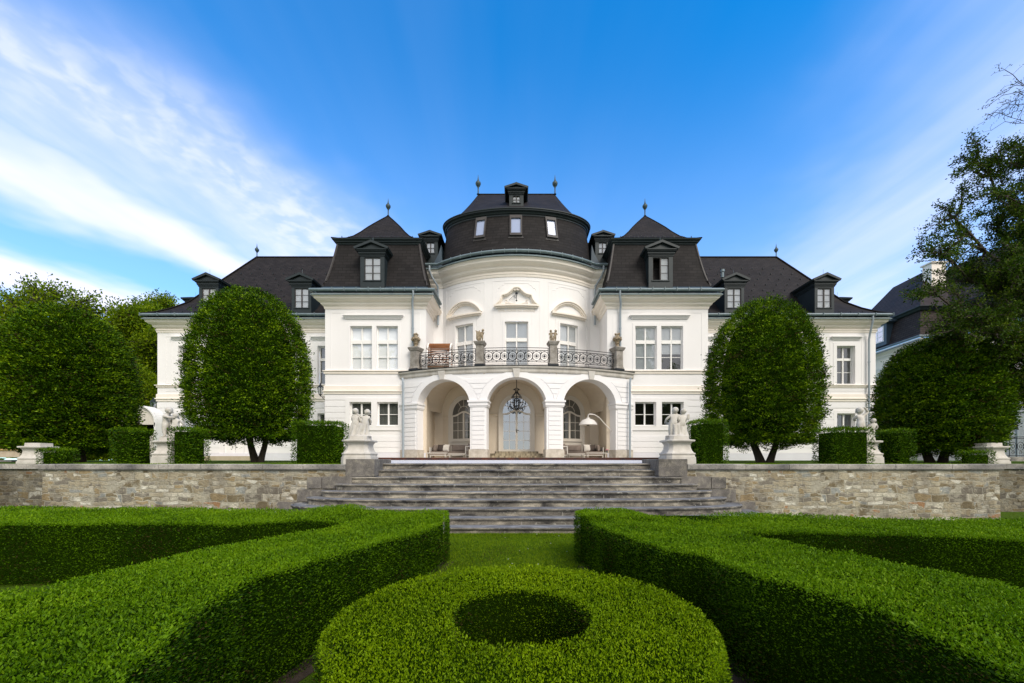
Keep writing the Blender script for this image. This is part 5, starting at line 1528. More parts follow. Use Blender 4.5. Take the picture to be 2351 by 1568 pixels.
    for e_ in (-1, 1):
        ex, ey = hx + nx * .076 * H + cy * e_ * .03 * H, hy_ + ny * .076 * H + sy * e_ * .03 * H
        blob(f, (ex, ey, hz + .008), .011 * H, sub=1, amp=0); blob(f, (hx + nx * .05 * H + cy * e_ * .052 * H, hy_ + ny * .05 * H + sy * e_ * .052 * H, hz - .03 * H), .034 * H, sub=2, amp=0)
    blob(f, (hx + nx * .078 * H, hy_ + ny * .078 * H, hz - .042 * H), .017 * H, sub=1, sz=(1.3, 1, .6), amp=0)
    part('face', f, m, body, smooth=60)
def drape(t_, c, m, H, r_top, r_bot, z_top, z_bot, nf=7, amp=.18, seed=0, ex=1.0, ey=.8, shift=(0, 0), tw=.9):
    d = MB(); rr = random.Random(seed); n, k_ = 56, 12; ph = rr.uniform(0, 6); ph2 = rr.uniform(0, 6)
    vs = []
    for i in range(k_ + 1):
        q = i / k_
        for j in range(n):
            a = 2 * pi * j / n
            r = r_top + (r_bot - r_top) * q ** .8
            r *= 1 + amp * (.35 + .65 * q) * (abs(sin(nf / 2 * a + ph + tw * q)) * 1.4 - .7) + .07 * sin(3 * a + ph2 + 3 * q)
            vs.append((c[0] + shift[0] * q + r * ex * cos(a) * H, c[1] + shift[1] * q + r * ey * sin(a) * H, c[2] + (z_top + (z_bot - z_top) * q + .05 * sin(2 * a + ph) * (1 - q)) * H))
    fs = [(i * n + j, i * n + (j + 1) % n, (i + 1) * n + (j + 1) % n, (i + 1) * n + j) for i in range(k_) for j in range(n)]
    fs += [list(range(n))]
    d.add(vs, fs)
    return part('drapery', d, m, t_, smooth=70)
def swag(t_, pts, m, r=.03, flat=.6):
    d = MB(); n = len(pts); d.tube(pts, [r * (.55 + .6 * sin(pi * min(1, (i + .6) / n))) for i in range(n)], 7)
    return part('drapery', d, m, t_, smooth=70)
mp_ = M['putto']
# left stair group
c = pedestal('pedestal', 827, 10.78, 'flared sandstone pedestal at the left head of the steps', k=.82)
t_ = thing('putto_statue', 'two standing stone cherubs seen from behind, left of the steps, one reaching to the other', 'statue', c, 'cherub statues on pedestals')
b = MB(); b.lathe([(.30, 0), (.29, .02), (.20, .04)], c, 20, 1, .8); part('rock_base', b, mp_, t_, smooth=40)
zz = c[2] + .01
putto(t_, (c[0] - .13, c[1], zz), .80, mp_, lean=(.02, .02), lh=(-.10, .12, .50), rh=(.18, .04, .46), re=(.17, .0, .52), hd=(-.02, 0), seed=2)
putto(t_, (c[0] + .13, c[1], zz), .77, mp_, lean=(.03, .02), lh=(-.30, .02, .80), le=(-.20, 0, .70), rh=(.10, .14, .42), hd=(.05, .01), seed=5)
drape(t_, (c[0] - .10, c[1], zz), mp_, .8, .15, .22, .40, .02, 7, .34, 3)
drape(t_, (c[0] + .08, c[1] + .0, zz), mp_, .8, .17, .23, .42, .0, 8, .34, 8, shift=(-.06, 0))
# right stair group
c = pedestal('pedestal', 1554, 10.78, 'flared sandstone pedestal at the right head of the steps', k=.82)
t_ = thing('putto_statue', 'two stone cherubs seen from behind, right of the steps, heads touching, cloth round their legs', 'statue', c, 'cherub statues on pedestals')
b = MB(); b.lathe([(.30, 0), (.29, .02), (.20, .04)], c, 20, 1, .8); part('rock_base', b, mp_, t_, smooth=40)
zz = c[2] + .01
putto(t_, (c[0] - .11, c[1], zz), .83, mp_, lean=(.05, .0), lh=(-.20, .12, .46), le=(-.20, .03, .55), rh=(.20, .05, .48), re=(.20, -.01, .52), hd=(.02, 0), seed=7)
putto(t_, (c[0] + .13, c[1] + .01, zz), .80, mp_, lean=(.04, .02), lh=(-.18, .0, .88), le=(-.18, 0, .74), rh=(.12, .12, .44), hd=(.03, .0), seed=9)
drape(t_, (c[0] - .07, c[1], zz), mp_, .8, .17, .20, .42, .02, 7, .34, 13, shift=(.05, 0))
drape(t_, (c[0] + .13, c[1] + .02, zz), mp_, .8, .15, .20, .36, .0, 7, .34, 18)
# outer left: standing boy with a seated one
c = pedestal('pedestal', 399, 11.35, 'sandstone pedestal between two clipped yew blocks on the left', k=.84)
t_ = thing('putto_statue', 'stone cherub standing in profile with his hand on a seated one, between left yew blocks', 'statue', c, 'cherub statues on pedestals')
zz = c[2]
putto(t_, (c[0] - .20, c[1], zz), .92, mp_, yaw=-pi / 2, lean=(0, .03), lh=(-.10, .30, .60), rh=(.10, .30, .62), hd=(0, .05), seed=21)
putto(t_, (c[0] + .08, c[1] - .02, zz + .02), .72, mp_, yaw=.2, lean=(0, 0), lh=(-.22, .05, .50), rh=(.20, .08, .48), seed=24)
drape(t_, (c[0] + .08, c[1], zz), mp_, .8, .17, .22, .42, .0, 8, .2, 31)
# outer right
c = pedestal('pedestal', 1976, 11.35, 'sandstone pedestal half hidden behind the right yew blocks', k=.84)
t_ = thing('putto_statue', 'stone cherub with arm raised to his head beside a crouching one, above right yew blocks', 'statue', c, 'cherub statues on pedestals')
zz = c[2]
putto(t_, (c[0] + .0, c[1], zz), .92, mp_, yaw=.3, lean=(.04, .05), lh=(-.02, .15, .55), rh=(.14, -.02, .93), re=(.30, -.02, .80), hd=(-.02, 0), seed=31)
putto(t_, (c[0] + .30, c[1], zz - .02), .60, mp_, yaw=-.6, lean=(.08, .06), lh=(-.16, .1, .50), rh=(.20, .1, .45), seed=35)
drape(t_, (c[0] + .08, c[1], zz), mp_, .8, .18, .24, .38, .0, 8, .2, 41)
pedestal('pedestal', 90, 12.25, 'sandstone pedestal under the far left clipped tree', k=.76, dz=-.12)
pedestal('pedestal', 2268, 12.25, 'sandstone pedestal under the far right clipped tree', k=.76, dz=-.12)

# urns and small cherubs on the balustrade piers
om = M['oldstone']
def on_pier(pc): p = BP(pc, 0); return (p[0], p[1], zr0 + hp)
for pc, lab, yw in ((pier_pos[0], 'stone urn heaped with carved fruit on the left end pier of the balcony', 0), (pier_pos[3], 'stone urn heaped with carved fruit on the right end pier of the balcony', 1)):
    x, y, z = on_pier(pc)
    t_ = thing('stone_urn', lab, 'urn', (x, y, z), 'urns on the balcony piers')
    b = MB(); b.box(x - .15, x + .15, y - .15, y + .15, z, z + .05); b.lathe([(.13, .05), (.12, .08), (.085, .11), (.08, .19), (.12, .22), (.125, .25), (.09, .27), (.13, .36), (.17, .42)], (x, y, z), 16); part('vase', b, om, t_, smooth=40)
    b = MB(); blob(b, (x, y, z + .47), .20, seed=3 + yw, sz=(1.12, 1, .62), amp=.20, freq=5)
    for k in range(9):
        a = 2 * pi * k / 9; blob(b, (x + .19 * cos(a), y + .17 * sin(a), z + .45 + .03 * sin(3 * a)), .062, sub=2, seed=k, amp=.1)
    part('fruit_garland', b, om, t_, smooth=60)
    b = MB(); blob(b, (x, y, z + .62), .095, seed=8 + yw, sz=(1, 1, 1.1), amp=.15); 
    for k in range(5): blob(b, (x + .09 * cos(k * 1.3 + yw), y + .07 * sin(k * 1.3), z + .70 + .02 * k % .05), .055, sub=2, seed=k, amp=.12)
    part('flame_finial', b, om, t_, smooth=60)
x, y, z = on_pier(pier_pos[1])
t_ = thing('small_cherub_statue', 'weathered stone cherub holding up a cloth on the balcony pier left of centre', 'statue', (x, y, z), 'small cherubs on the balcony piers')
b = MB(); b.lathe([(.17, 0), (.16, .04), (.10, .07)], (x, y, z), 12); part('rock_base', b, om, t_, smooth=40)
putto(t_, (x + .06, y, z + .04), .66, om, yaw=0, lean=(.06, 0), lh=(-.42, 0, .80), le=(-.2, 0, .70), rh=(-.08, -.1, .55), hd=(.05, -.01), hy=1, seed=51)
b = MB(); vs = []
for i in range(7):
    for j in range(7):
        q, w_ = i / 6, j / 6; xa = -.22 + .20 * w_; za = .56 - .10 * sin(pi * w_) - q * .46
        vs.append((x + xa + .04 * q, y + .025 * sin(5 * w_ + 3 * q), z + .04 + za))
b.add(vs, [(i * 7 + j, i * 7 + j + 1, (i + 1) * 7 + j + 1, (i + 1) * 7 + j) for i in range(6) for j in range(6)])
o = part('cloth', b, om, t_, smooth=70); md = o.modifiers.new('thick', 'SOLIDIFY'); md.thickness = .05
x, y, z = on_pier(pier_pos[2])
t_ = thing('small_cherub_statue', 'weathered stone pair of cherubs on the balcony pier right of centre', 'statue', (x, y, z), 'small cherubs on the balcony piers')
b = MB(); b.lathe([(.17, 0), (.16, .04), (.10, .07)], (x, y, z), 12); part('rock_base', b, om, t_, smooth=40)
putto(t_, (x - .09, y, z + .04), .62, om, yaw=-.2, lean=(-.02, 0), lh=(-.10, -.1, .50), rh=(.18, -.06, .55), hy=1, seed=61)
putto(t_, (x + .09, y + .01, z + .04), .64, om, yaw=.4, lean=(.06, 0), lh=(-.16, -.05, .58), rh=(.16, -.08, .50), hd=(.03, 0), hy=1, seed=64)
drape(t_, (x, y, z + .03), om, .62, .12, .14, .36, .05, 6, .2, 71)

# ================================================================ porch furniture
def pillow(mb, c, w, h, t, yaw=0, tilt=.2):
    n = 8; vs = []
    for sd_ in (-1, 1):
        for i in range(n + 1):
            for j in range(n + 1):
                u, v = i / n * 2 - 1, j / n * 2 - 1
                bul = (1 - u ** 4) * (1 - v ** 4); k_ = 1 - .07 * (1 - abs(u)) * 0 
                px_, pz_ = u * w / 2 * (1 - .06 * (1 - v * v)), v * h / 2 * (1 - .06 * (1 - u * u)); py_ = sd_ * t / 2 * bul ** .5
                py2 = py_ * cos(tilt) + pz_ * sin(tilt); pz2 = pz_ * cos(tilt) - py_ * sin(tilt)
                vs.append((c[0] + px_ * cos(yaw) - py2 * sin(yaw), c[1] + px_ * sin(yaw) + py2 * cos(yaw), c[2] + pz2 + h / 2))
    fs = []; N2 = (n + 1) ** 2
    for o in (0, N2):
        for i in range(n):
            for j in range(n): a = o + i * (n + 1) + j; fs.append((a, a + 1, a + n + 2, a + n + 1))
    mb.add(vs, fs)
def rbox(mb, x0, x1, y0, y1, z0, z1, e=.04):
    pr_ = [(x0 + e, z0), (x1 - e, z0), (x1, z0 + e), (x1, z1 - e), (x1 - e, z1), (x0 + e, z1), (x0, z1 - e), (x0, z0 + e)]
    mb.prism(pr_, y0, y1, 'y')
def lounge(s, lab_sofa, side):
    Y0 = 20.9; q = lambda px: X(px, Y0)
    xa = s * (1186 - 985) / F * Y0; xb = s * (1186 - 1075) / F * Y0
    x0, x1 = sorted((xa, xb)); y0, y1 = 21.0, 21.85
    t_ = thing('garden_sofa', lab_sofa, 'sofa', ((x0 + x1) / 2, 21.4, ZD), 'corner sofas under the arches')
    f = MB(); f.box(x0, x1, y0, y1, ZD + .13, ZD + .17)
    for xx in (x0 + .03, (x0 + x1) / 2, x1 - .07):
        for yy in (y0 + .02, y1 - .06): f.box(xx, xx + .04, yy, yy + .04, ZD, ZD + .13)
    xo = xa; f.box(min(xo, xo + s * .03 * -1), max(xo, xo - s * .03), y0, y1, ZD + .17, ZD + .58)
    part('frame', f, M['lampwhite'], t_)
    for a, b in ((x0 + .05, (x0 + x1) / 2 - .01), ((x0 + x1) / 2 + .01, x1 - .02)):
        m = MB(); rbox(m, a, b, y0 + .02, y1 - .05, ZD + .17, ZD + .36); part('seat_cushion', m, M['fabric'], t_, smooth=50)
        m = MB(); pillow(m, ((a + b) / 2, y1 - .18, ZD + .34), (b - a) * .98, .38, .2, 0, .12); part('back_cushion', m, M['fabric'], t_, smooth=80)
    m = MB(); pillow(m, (xa - s * .20, y0 + .35, ZD + .34), .5, .38, .2, s * 1.2, .15); part('side_cushion', m, M['fabric'], t_, smooth=80)
    for k, (dx, mm, lb, nm) in enumerate(((.78, 'fabwhite', 'white throw pillow on the %s sofa' % side, 0), (.52, 'fabdark', 'dark brown throw pillow on the %s sofa' % side, 1))):
        m = MB(); c_ = (xa - s * dx, y1 - .42 + .06 * k, ZD + .35); pillow(m, c_, .42, .40, .15, s * (.15 + .2 * k), .25)
        whole('throw_pillow', m, M[mm], lb, 'pillow', c_, 'throw pillows on the sofas', 80)
    # armchair next to the inner pier
    xc = s * (1186 - 1086) / F * 20.3; t_ = thing('armchair', 'white framed armchair with taupe cushions beside the %s inner pillar' % side, 'armchair', (xc, 20.5, ZD), 'armchairs beside the inner pillars')
    f = MB(); w_ = .36
    for sx in (-1, 1):
        for yy in (20.2, 20.8): f.box(xc + sx * w_ - .02, xc + sx * w_ + .02, yy - .02, yy + .02, ZD, ZD + .60)
        f.box(xc + sx * w_ - .025, xc + sx * w_ + .025, 20.18, 20.82, ZD + .58, ZD + .62)
        f.box(xc + sx * w_ - .02, xc + sx * w_ + .02, 20.22, 20.78, ZD + .12, ZD + .16)
    f.box(xc - w_, xc + w_, 20.19, 20.22, ZD + .57, ZD + .61); f.box(xc - w_, xc + w_, 20.2, 20.8, ZD + .13, ZD + .16); part('frame', f, M['lampwhite'], t_)
    m = MB(); rbox(m, xc - w_ + .03, xc + w_ - .03, 20.25, 20.8, ZD + .16, ZD + .36); part('seat_cushion', m, M['fabric'], t_)
    m = MB(); pillow(m, (xc, 20.72, ZD + .36), .62, .40, .18, 0, .1); part('back_cushion', m, M['fabric'], t_, smooth=80)
    for k, (px, w2, lb) in enumerate(((1003, .52, 'large low white table in front of the %s sofa' % side), (1050, .42, 'small low white table next to the larger one, %s arch' % side))):
        xc = s * (1186 - px) / F * 20.2; t_ = thing('low_table', lb, 'table', (xc, 20.3, ZD), 'low tables under the arches')
        m = MB(); h_ = .27 - .05 * k; m.box(xc - w2, xc + w2, 20.05 - .1 * k, 20.55, ZD + h_ - .035, ZD + h_); part('tabletop', m, M['lampwhite'], t_)
        for sx in (-1, 1):
            for yy in (20.1, 20.5):
                m = MB(); m.box(xc + sx * (w2 - .08) - .015, xc + sx * (w2 - .08) + .015, yy - .015, yy + .015, ZD, ZD + h_ - .036); part('leg', m, M['lampwhite'], t_)
lounge(-1, 'taupe cushioned sofa with white frame under the left arch', 'left')
lounge(1, 'taupe cushioned sofa with white frame under the right arch', 'right')
xv = X(1405, 20.3) - .1; t_ = thing('flower_vase', 'small glass vase of pink flowers on the low table under the right arch', 'vase', (xv - .15, 20.3, ZD + .27))
b = MB(); b.lathe([(.04, 0), (.055, .08), (.05, .12)], (xv - .15, 20.3, ZD + .27), 10); part('jar', b, M['curtain'], t_)
b = MB()
for k in range(8): blob(b, (xv - .15 + .05 * cos(k), 20.3 + .05 * sin(k), ZD + .42), .03, sub=1, seed=k)
part('blossoms', b, M['flower'], t_)
# arc lamp
xl, yl = X(1350, 20.0), 20.0; zl = ZZ(975.7, 20)
t_ = thing('arc_lamp', 'large white arc floor lamp with domed shade under the right arch', 'lamp', (X(1404, 20.9), 20.9, ZD))
b = MB(); b.lathe([(.46, 0), (.455, .015), (.40, .13), (.30, .24), (.17, .30), (.10, .31)], (xl, yl, zl), 28); b.lathe([(.09, .31), (.09, .37)], (xl, yl, zl), 14); part('lamp_shade', b, M['lampwhite'], t_, smooth=40)
b = MB(); b.lathe([(.07, -.03), (.07, .0)], (xl, yl, zl), 10); part('lamp_head', b, M['iron'], t_)
b = MB(); x1 = X(1404, 20.9)
pts = [(xl, yl, zl + .36), (xl + .01, yl, zl + .50), (xl + .08, yl + .05, zl + .555), (xl + .35, yl + .2, zl + .55), (xl + .65, yl + .45, zl + .42), (xl + .95, yl + .65, zl + .15), (x1, yl + .85, zl - .25), (x1 + .1, yl + .9, zl - .9), (x1 + .12, 20.9, ZD + .03)]
b.tube(pts, .028, 8); part('arm', b, M['lampwhite'], t_, smooth=60)
b = MB(); b.lathe([(.3, 0), (.3, .04)], (x1 + .12, 20.9, ZD), 20); part('foot', b, M['lampwhite'], t_)
# chandelier
xc, yc = 0.0, 20.55; zt_ = ZZ(891, 20.55); zb_ = ZZ(943, 20.55)
t_ = thing('chandelier', 'black wrought iron chandelier hanging in the middle arch', 'chandelier', (xc, yc, zt_))
b = MB(); b.tube([(xc, yc, ZB - .36), (xc, yc, zb_ + .1)], .018, 6); b.lathe([(.04, 0), (.09, .06), (.02, .12)], (xc, yc, zb_), 8); part('stem', b, M['iron'], t_)
b = MB(); Hh = zt_ - zb_
for k in range(8):
    a = 2 * pi * k / 8; ca, sa = cos(a), sin(a)
    pr_ = [(.05, 1.0), (.09, .93), (.06, .85), (.10, .76), (.21, .68), (.245, .60), (.22, .50), (.13, .44), (.12, .30), (.2, .16)]
    b.tube([(xc + r * ca, yc + r * sa, zb_ + h * Hh) for r, h in pr_], .014, 4)
    b.tube([(xc + (.09 + .05 * i) * ca, yc + (.09 + .05 * i) * sa, zt_ - .05 + .03 * i - .03 * i * i) for i in range(3)], .012, 4)
    for r, h in ((.245, .60), (.13, .44), (.10, .76)): blob(b, (xc + r * ca, yc + r * sa, zb_ + h * Hh), .03, sub=1, seed=k)
for r, h in ((.245, .60), (.12, .44), (.09, .8)): b.tube([(xc + r * cos(t), yc + r * sin(t), zb_ + h * Hh) for t in [2 * pi * i / 16 for i in range(16)]], .014, 4, True)
part('cage', b, M['iron'], t_)
for k in range(6):
    b = MB(); a = 2 * pi * k / 6 + .25; ca, sa = cos(a), sin(a)
    pts = [(.08, .20), (.18, .10), (.30, .10), (.38, .18), (.42, .26), (.46, .22), (.47, .30)]
    b.tube([(xc + r * ca, yc + r * sa, zb_ + h * Hh) for r, h in pts], .016, 5)
    b.lathe([(.03, 0), (.065, .03), (.03, .035)], (xc + .47 * ca, yc + .47 * sa, zb_ + .30 * Hh), 8); b.lathe([(.018, 0), (.018, .11)], (xc + .47 * ca, yc + .47 * sa, zb_ + .33 * Hh), 6)
    for q_ in range(3): blob(b, (xc + (.2 + .09 * q_) * ca, yc + (.2 + .09 * q_) * sa, zb_ + (.08 + .06 * q_) * Hh), .035, sub=1, seed=k)
    part('candle_arm', b, M['iron'], t_)

# slatted sun shelter on the balcony
xa, xb = -4.68, -3.48; yc_, ry, rz_ = 21.32, .60, 1.58
t_ = thing('slatted_daybed', 'barrel shaped daybed of reddish wooden slats with white hoops on the balcony', 'daybed', ((xa + xb) / 2, yc_, ZB))
def hoop(a): # from front foot over the top to the back
    return (yc_ - ry * cos(a) * (1 if cos(a) > 0 else 1.0), ZB + .05 + rz_ * sin(a) ** .8 if sin(a) > 0 else ZB + .05)
for xx in (xa, xb):
    b = MB(); pts = [(xx, yc_ - ry, ZB + .04)] + [(xx, hoop(a)[0], hoop(a)[1]) for a in [pi * k / 22 for k in range(1, 22)]] + [(xx, yc_ + ry, ZB + .04)]
    b.tube(pts, .045, 8); part('hoop', b, M['white'], t_, smooth=60)
for k in range(1, 30):
    a = pi * .93 * k / 30; y_, z_ = hoop(a); b = MB(); b.box(xa, xb - .03, y_ - .03, y_ + .03, z_ - .014, z_ + .014); part('slat', b, M['wood'], t_)
b = MB(); b.box(xa, xb, yc_ - ry + .1, yc_ + ry, ZB + .3, ZB + .42); part('mattress', b, M['fabwhite'], t_)

# wall lanterns
def lantern(xc, yc, zc_, xw, lab, sc=1.0):
    t_ = thing('wall_lantern', lab, 'lantern', (xc, yc, zc_), 'iron wall lanterns')
    b = MB()
    for k in range(6):
        a = 2 * pi * k / 6; b.tube([(xc + .08 * sc * cos(a), yc + .08 * sc * sin(a), zc_), (xc + .15 * sc * cos(a), yc + .15 * sc * sin(a), zc_ + .36 * sc)], .012, 4)
    b.lathe([(.09, -.03), (.09, 0)], (xc, yc, zc_), 6); b.lathe([(.175 * sc, .36 * sc), (.165 * sc, .38 * sc), (.07 * sc, .47 * sc), (.075 * sc, .50 * sc), (.03 * sc, .54 * sc), (.035, .58 * sc), (.004, .64 * sc)], (xc, yc, zc_), 6); b.lathe([(.02, -.10), (.05, -.03)], (xc, yc, zc_), 6)
    part('lantern_frame', b, M['iron'] if sc == 1 else M['dark'], t_)
    b = MB(); b.lathe([(.075 * sc, .0), (.14 * sc, .35 * sc)], (xc, yc, zc_), 6); part('lantern_glass', b, M['glass'], t_)
    b = MB(); b.lathe([(.03, .08), (.035, .2), (.01, .24)], (xc, yc, zc_), 8); part('bulb', b, M['fabwhite'], t_)
    b = MB(); z_ = zc_ - .10
    b.tube([(xc, yc, z_ + .02), (xc + (xw - xc) * .15, yc, z_ - .03), (xw, yc, z_ - .05)], .018, 5)
    b.tube([(xw, yc, z_ - .24), (xc + (xw - xc) * .75, yc, z_ - .20), (xc + (xw - xc) * .45, yc, z_ - .12), (xc + (xw - xc) * .3, yc, z_ - .05)], .013, 5)
    b.box(min(xw, xw + .01) - .02, xw + .02, yc - .04, yc + .04, z_ - .3, z_ + .05); part('bracket', b, M['iron'], t_)
lantern(X(734.5, 21.2), 21.25, ZZ(905, 21.2), -XP1 - .03, 'black iron wall lantern at the outer corner of the left pavilion')
lantern(X(349, 24.7), 24.8, ZZ(938, 24.7), -XW - .03, 'blue grey wall lantern at the far left end of the villa', 1.15)
# small alarm box on the right pavilion
b = MB(); xb_ = X(1751 - 0, 21); xs = (2048 + 1614 / 2.296) / 1.742
b.box(X(xs, 21) - .05, X(xs, 21) + .05, YP - .09, YP - .03, ZZ(984.5 - 22.5, 21), ZZ(984.5 - 33, 21) + .0)
whole('alarm_box', b, M['fabwhite'], 'small cream box on the wall above the right ground floor windows', 'box', (X(xs, 21), YP, 4))

# round-topped white garden alcove and other bits behind the left hedge
xc, yc, zc_ = X(316, 21), 21.0, ZZ(970, 21); t_ = thing('garden_alcove', 'white round-topped garden shelter half hidden behind the left yew block', 'shelter', (xc, yc, ZT))
b = MB(); R_ = 40 / F * 21
for k in range(24):
    a1, a2 = -.25 + (pi + .5) * k / 24, -.25 + (pi + .5) * (k + 1) / 24
    p = lambda a, r, y: (xc + r * cos(a), y, zc_ + r * sin(a))
    b.hexa([p(a1, R_, yc), p(a2, R_, yc), p(a2, R_, yc + .7), p(a1, R_, yc + .7)], [p(a1, R_ - .06, yc), p(a2, R_ - .06, yc), p(a2, R_ - .06, yc + .7), p(a1, R_ - .06, yc + .7)])
b.box(xc - R_ - .02, xc - R_ + .06, yc, yc + .7, ZT, zc_); b.box(xc + R_ - .06, xc + R_ + .02, yc, yc + .7, ZT, zc_)
part('hood', b, M['white'], t_)
b = MB(); b.lathe([(R_, 0), (R_, .04)], (0, 0, 0), 32); b.v = [(xc + x, yc + .12 + z, zc_ + y) for x, y, z in b.v]; b.box(xc - R_ + .07, xc + R_ - .07, yc + .12, yc + .16, ZT, zc_ - .1); part('back_panel', b, M['fabwhite'], t_)
b = MB(); b.box(X(335, 27), X(366, 27), 27, 27.4, ZT, ZZ(955, 27)); whole('brick_pier', b, M['brick'], 'low red brick wall just left of the villa', 'wall', (X(350, 27), 27, ZT))
t_ = thing('outbuilding', 'low building with ochre base and dark gate at the far left edge', 'building', (X(10, 21), 21, ZT))
b = MB(); b.box(X(-160, 21), X(44, 21), 21, 23, ZT + .25, ZZ(1034, 21)); part('stone_base', b, noisy('pale_masonry', (.42, .33, .24), (.56, .48, .38), 3, .9, .3, 30), t_)
b = MB(); b.box(X(-160, 21), X(46, 21), 20.95, 23, ZZ(1034, 21) + .002, ZZ(1028.3, 21)); part('ochre_band', b, M['ochre'], t_)
b = MB(); b.box(X(-160, 21), X(17, 21), 21.1, 21.2, ZZ(1028.3, 21) + .002, ZZ(1008, 21)); part('gate', b, M['dark'], t_)
b = MB(); b.box(X(-260, 15), X(26, 15), 15, 15.3, ZT, ZT + .10); whole('low_wall', b, M['coping'], 'low stone kerb wall left of the far left pedestal', 'wall', (X(0, 15), 15, ZT))

# ================================================================ annex at the right
an = thing('annex', 'angled white side building with dark mansard roof and tall chimney at the right edge', 'building', (32, 28, ZT))
pa = [(29.7, 36.0), (29.0, 28.6), (31.2, 28.6), (31.6, 24.5), (31.6, 12.5)]
za_ = ZZ(776, 28.6)
m = MB(); m.sweep(pa, [(0, ZT - .1), (0, za_)][::1] , caps=False); part('wall', m, noisy('cream_stucco', (.84, .74, .60), (.88, .79, .66), 1, .9), an)
m = MB(); m.sweep(pa, cornice_prof(za_ - .1), caps=False); m.sweep(pa, [(a, za_ - 1.5 + b_) for a, b_ in CORN2], caps=False); part('cornice', m, M['cornice'], an)
m = MB(); m.sweep(pa, [(.50 + .09 * cos(t), za_ + .0 + .09 * sin(t)) for t in [2 * pi * k / 8 for k in range(9)]], caps=False); m.sweep(pa, [(.40, za_ - .12), (.53, za_ - .25), (.53, za_ - .28), (.40, za_ - .26)], caps=False); part('gutter', m, M['zinc'], an, smooth=40)
zb2 = ZZ(713, 28.9)
m = MB(); m.sweep(pa, [(.42, za_ + .05), (.1, za_ + .35), (-.25, zb2)], caps=False); part('mansard_roof', m, slate_mat('brown_slates', .42, .17, (.030, .023, .021), (.044, .035, .032)), an)
m = MB(); m.sweep(pa, [(-.25, zb2 - .05), (-.1, zb2), (-.02, zb2 + .12), (.08, zb2 + .2), (.08, zb2 + .27), (-.25, zb2 + .3)], caps=False); part('upper_eaves', m, M['dark'], an)
m = MB(); pa2 = [(29.7, 36.0), (29.0, 28.6), (31.2, 28.6), (31.6, 24.5), (31.6, 12.5)]
m.sweep(pa2, [(.05, zb2 + .28), (-4.0, zb2 + 4.6)], caps=False); part('upper_roof', m, slate_mat('brown_small_slates', .30, .125, (.036, .027, .025), (.052, .041, .038)), an)
cx_, cy_ = X(2146, 31), 31.0; m = MB(); m.box(cx_ - .55, cx_ + .55, cy_ - .3, cy_ + .4, zb2 + .5, ZZ(608, 31)); m.box(cx_ - .65, cx_ + .65, cy_ - .4, cy_ + .5, ZZ(608, 31) + .002, ZZ(605, 31)); part('chimney', m, M['cornice'], an)
# bay and entrance projection nearer on the right
m = MB(); m.box(X(2352, 19.4), 40, 19.4, 26, ZT, ZZ(893, 19.4)); part('entrance_wall', m, M['stucco'], an)
m = MB(); m.box(X(2332, 19.4), 40, 19.0, 26, ZZ(893, 19.4) + .01, ZZ(893, 19.4) + .35); part('porch_roof', m, M['dark'], an)
m = MB(); m.tube([(X(2346, 19.2), 19.15, ZZ(897, 19.4)), (X(2340, 19.2), 19.2, ZZ(920, 19.4)), (X(2338, 19.2), 19.25, ZZ(940, 19.4)), (X(2338, 19.2), 19.25, ZT)], .06, 8); part('downpipe', m, M['pipe'], an, smooth=40)
# a dormer and windows on the annex flank
Pa = lambda u, z, o=0.0: (29.7 - .7 * u / 7.43 - o * .995, 36.0 - 7.4 * u / 7.43 - o * -.094, z)
m = MB(); pbox(m, Pa, 3.3, 4.9, za_ + .3, zb2 - .1, -.6, .30); part('dormer', m, M['flash'], an)
m = MB(); pbox(m, Pa, 3.0, 5.3, zb2 - .1, zb2 + .05, -.6, .45); part('dormer_roof', m, M['flash'], an)
m = MB(); pbox(m, Pa, 3.55, 4.65, za_ + .6, zb2 - .25, .30, .33); dw = part('window', m, M['white'], an)
m = MB()
for a_, b_ in ((3.63, 4.06), (4.14, 4.57)):
    for k in range(3):
        h0 = za_ + .68 + k * (zb2 - za_ - .95) / 3; pbox(m, Pa, a_, b_, h0, h0 + (zb2 - za_ - .95) / 3 - .06, .33, .336)
part('pane', m, M['glass2'], dw)
for u0_, u1_ in ((4.9, 6.3),):
    m = MB(); pbox(m, Pa, u0_, u1_, za_ - 4.4, za_ - 1.95, 0, .05); dw = part('window', m, M['cream'], an)
    m = MB()
    for a_, b_ in ((u0_ + .1, (u0_ + u1_) / 2 - .05), ((u0_ + u1_) / 2 + .05, u1_ - .1)):
        pbox(m, Pa, a_, b_, za_ - 2.7, za_ - 2.05, .05, .056); pbox(m, Pa, a_, b_, za_ - 4.3, za_ - 2.85, .05, .056)
    part('pane', m, M['curtain'], dw)
# iron railing at the right edge
t_ = thing('iron_railing', 'dark wrought iron railing on a stone sill at the right edge', 'railing', (X(2345, 17), 17, ZT))
b = MB(); x0, x1, y_ = X(2312, 17), X(2460, 17), 17.0; zt_, zb_ = ZZ(1003, 17), ZZ(1046, 17)
for z_ in (zt_, zt_ - .07, zb_): b.tube([(x0, y_, z_), (x1, y_, z_)], .014, 4)
for k in range(8):
    xx = x0 + .1 + k * .32; b.tube([(xx, y_, zb_ - .05), (xx, y_, zt_)], .014, 4)
    for r_ in (.14, .06): b.tube([(xx + .16 + r_ * cos(t), y_, (zt_ + zb_) / 2 + r_ * 1.3 * sin(t)) for t in [2 * pi * i / 12 for i in range(12)]], .011, 4, True)
    b.tube([(xx + .16 + .08 * cos(t) * (1 - t / 12), y_, zb_ + .12 + .08 * sin(t) * (1 - t / 12)) for t in [i * .8 for i in range(11)]], .009, 4)
part('ironwork', b, M['iron'], t_)
b = MB(); b.box(x0 - .3, x1, y_ - .3, y_ + .3, ZT, zb_ - .05); part('sill', b, M['coping'], t_)

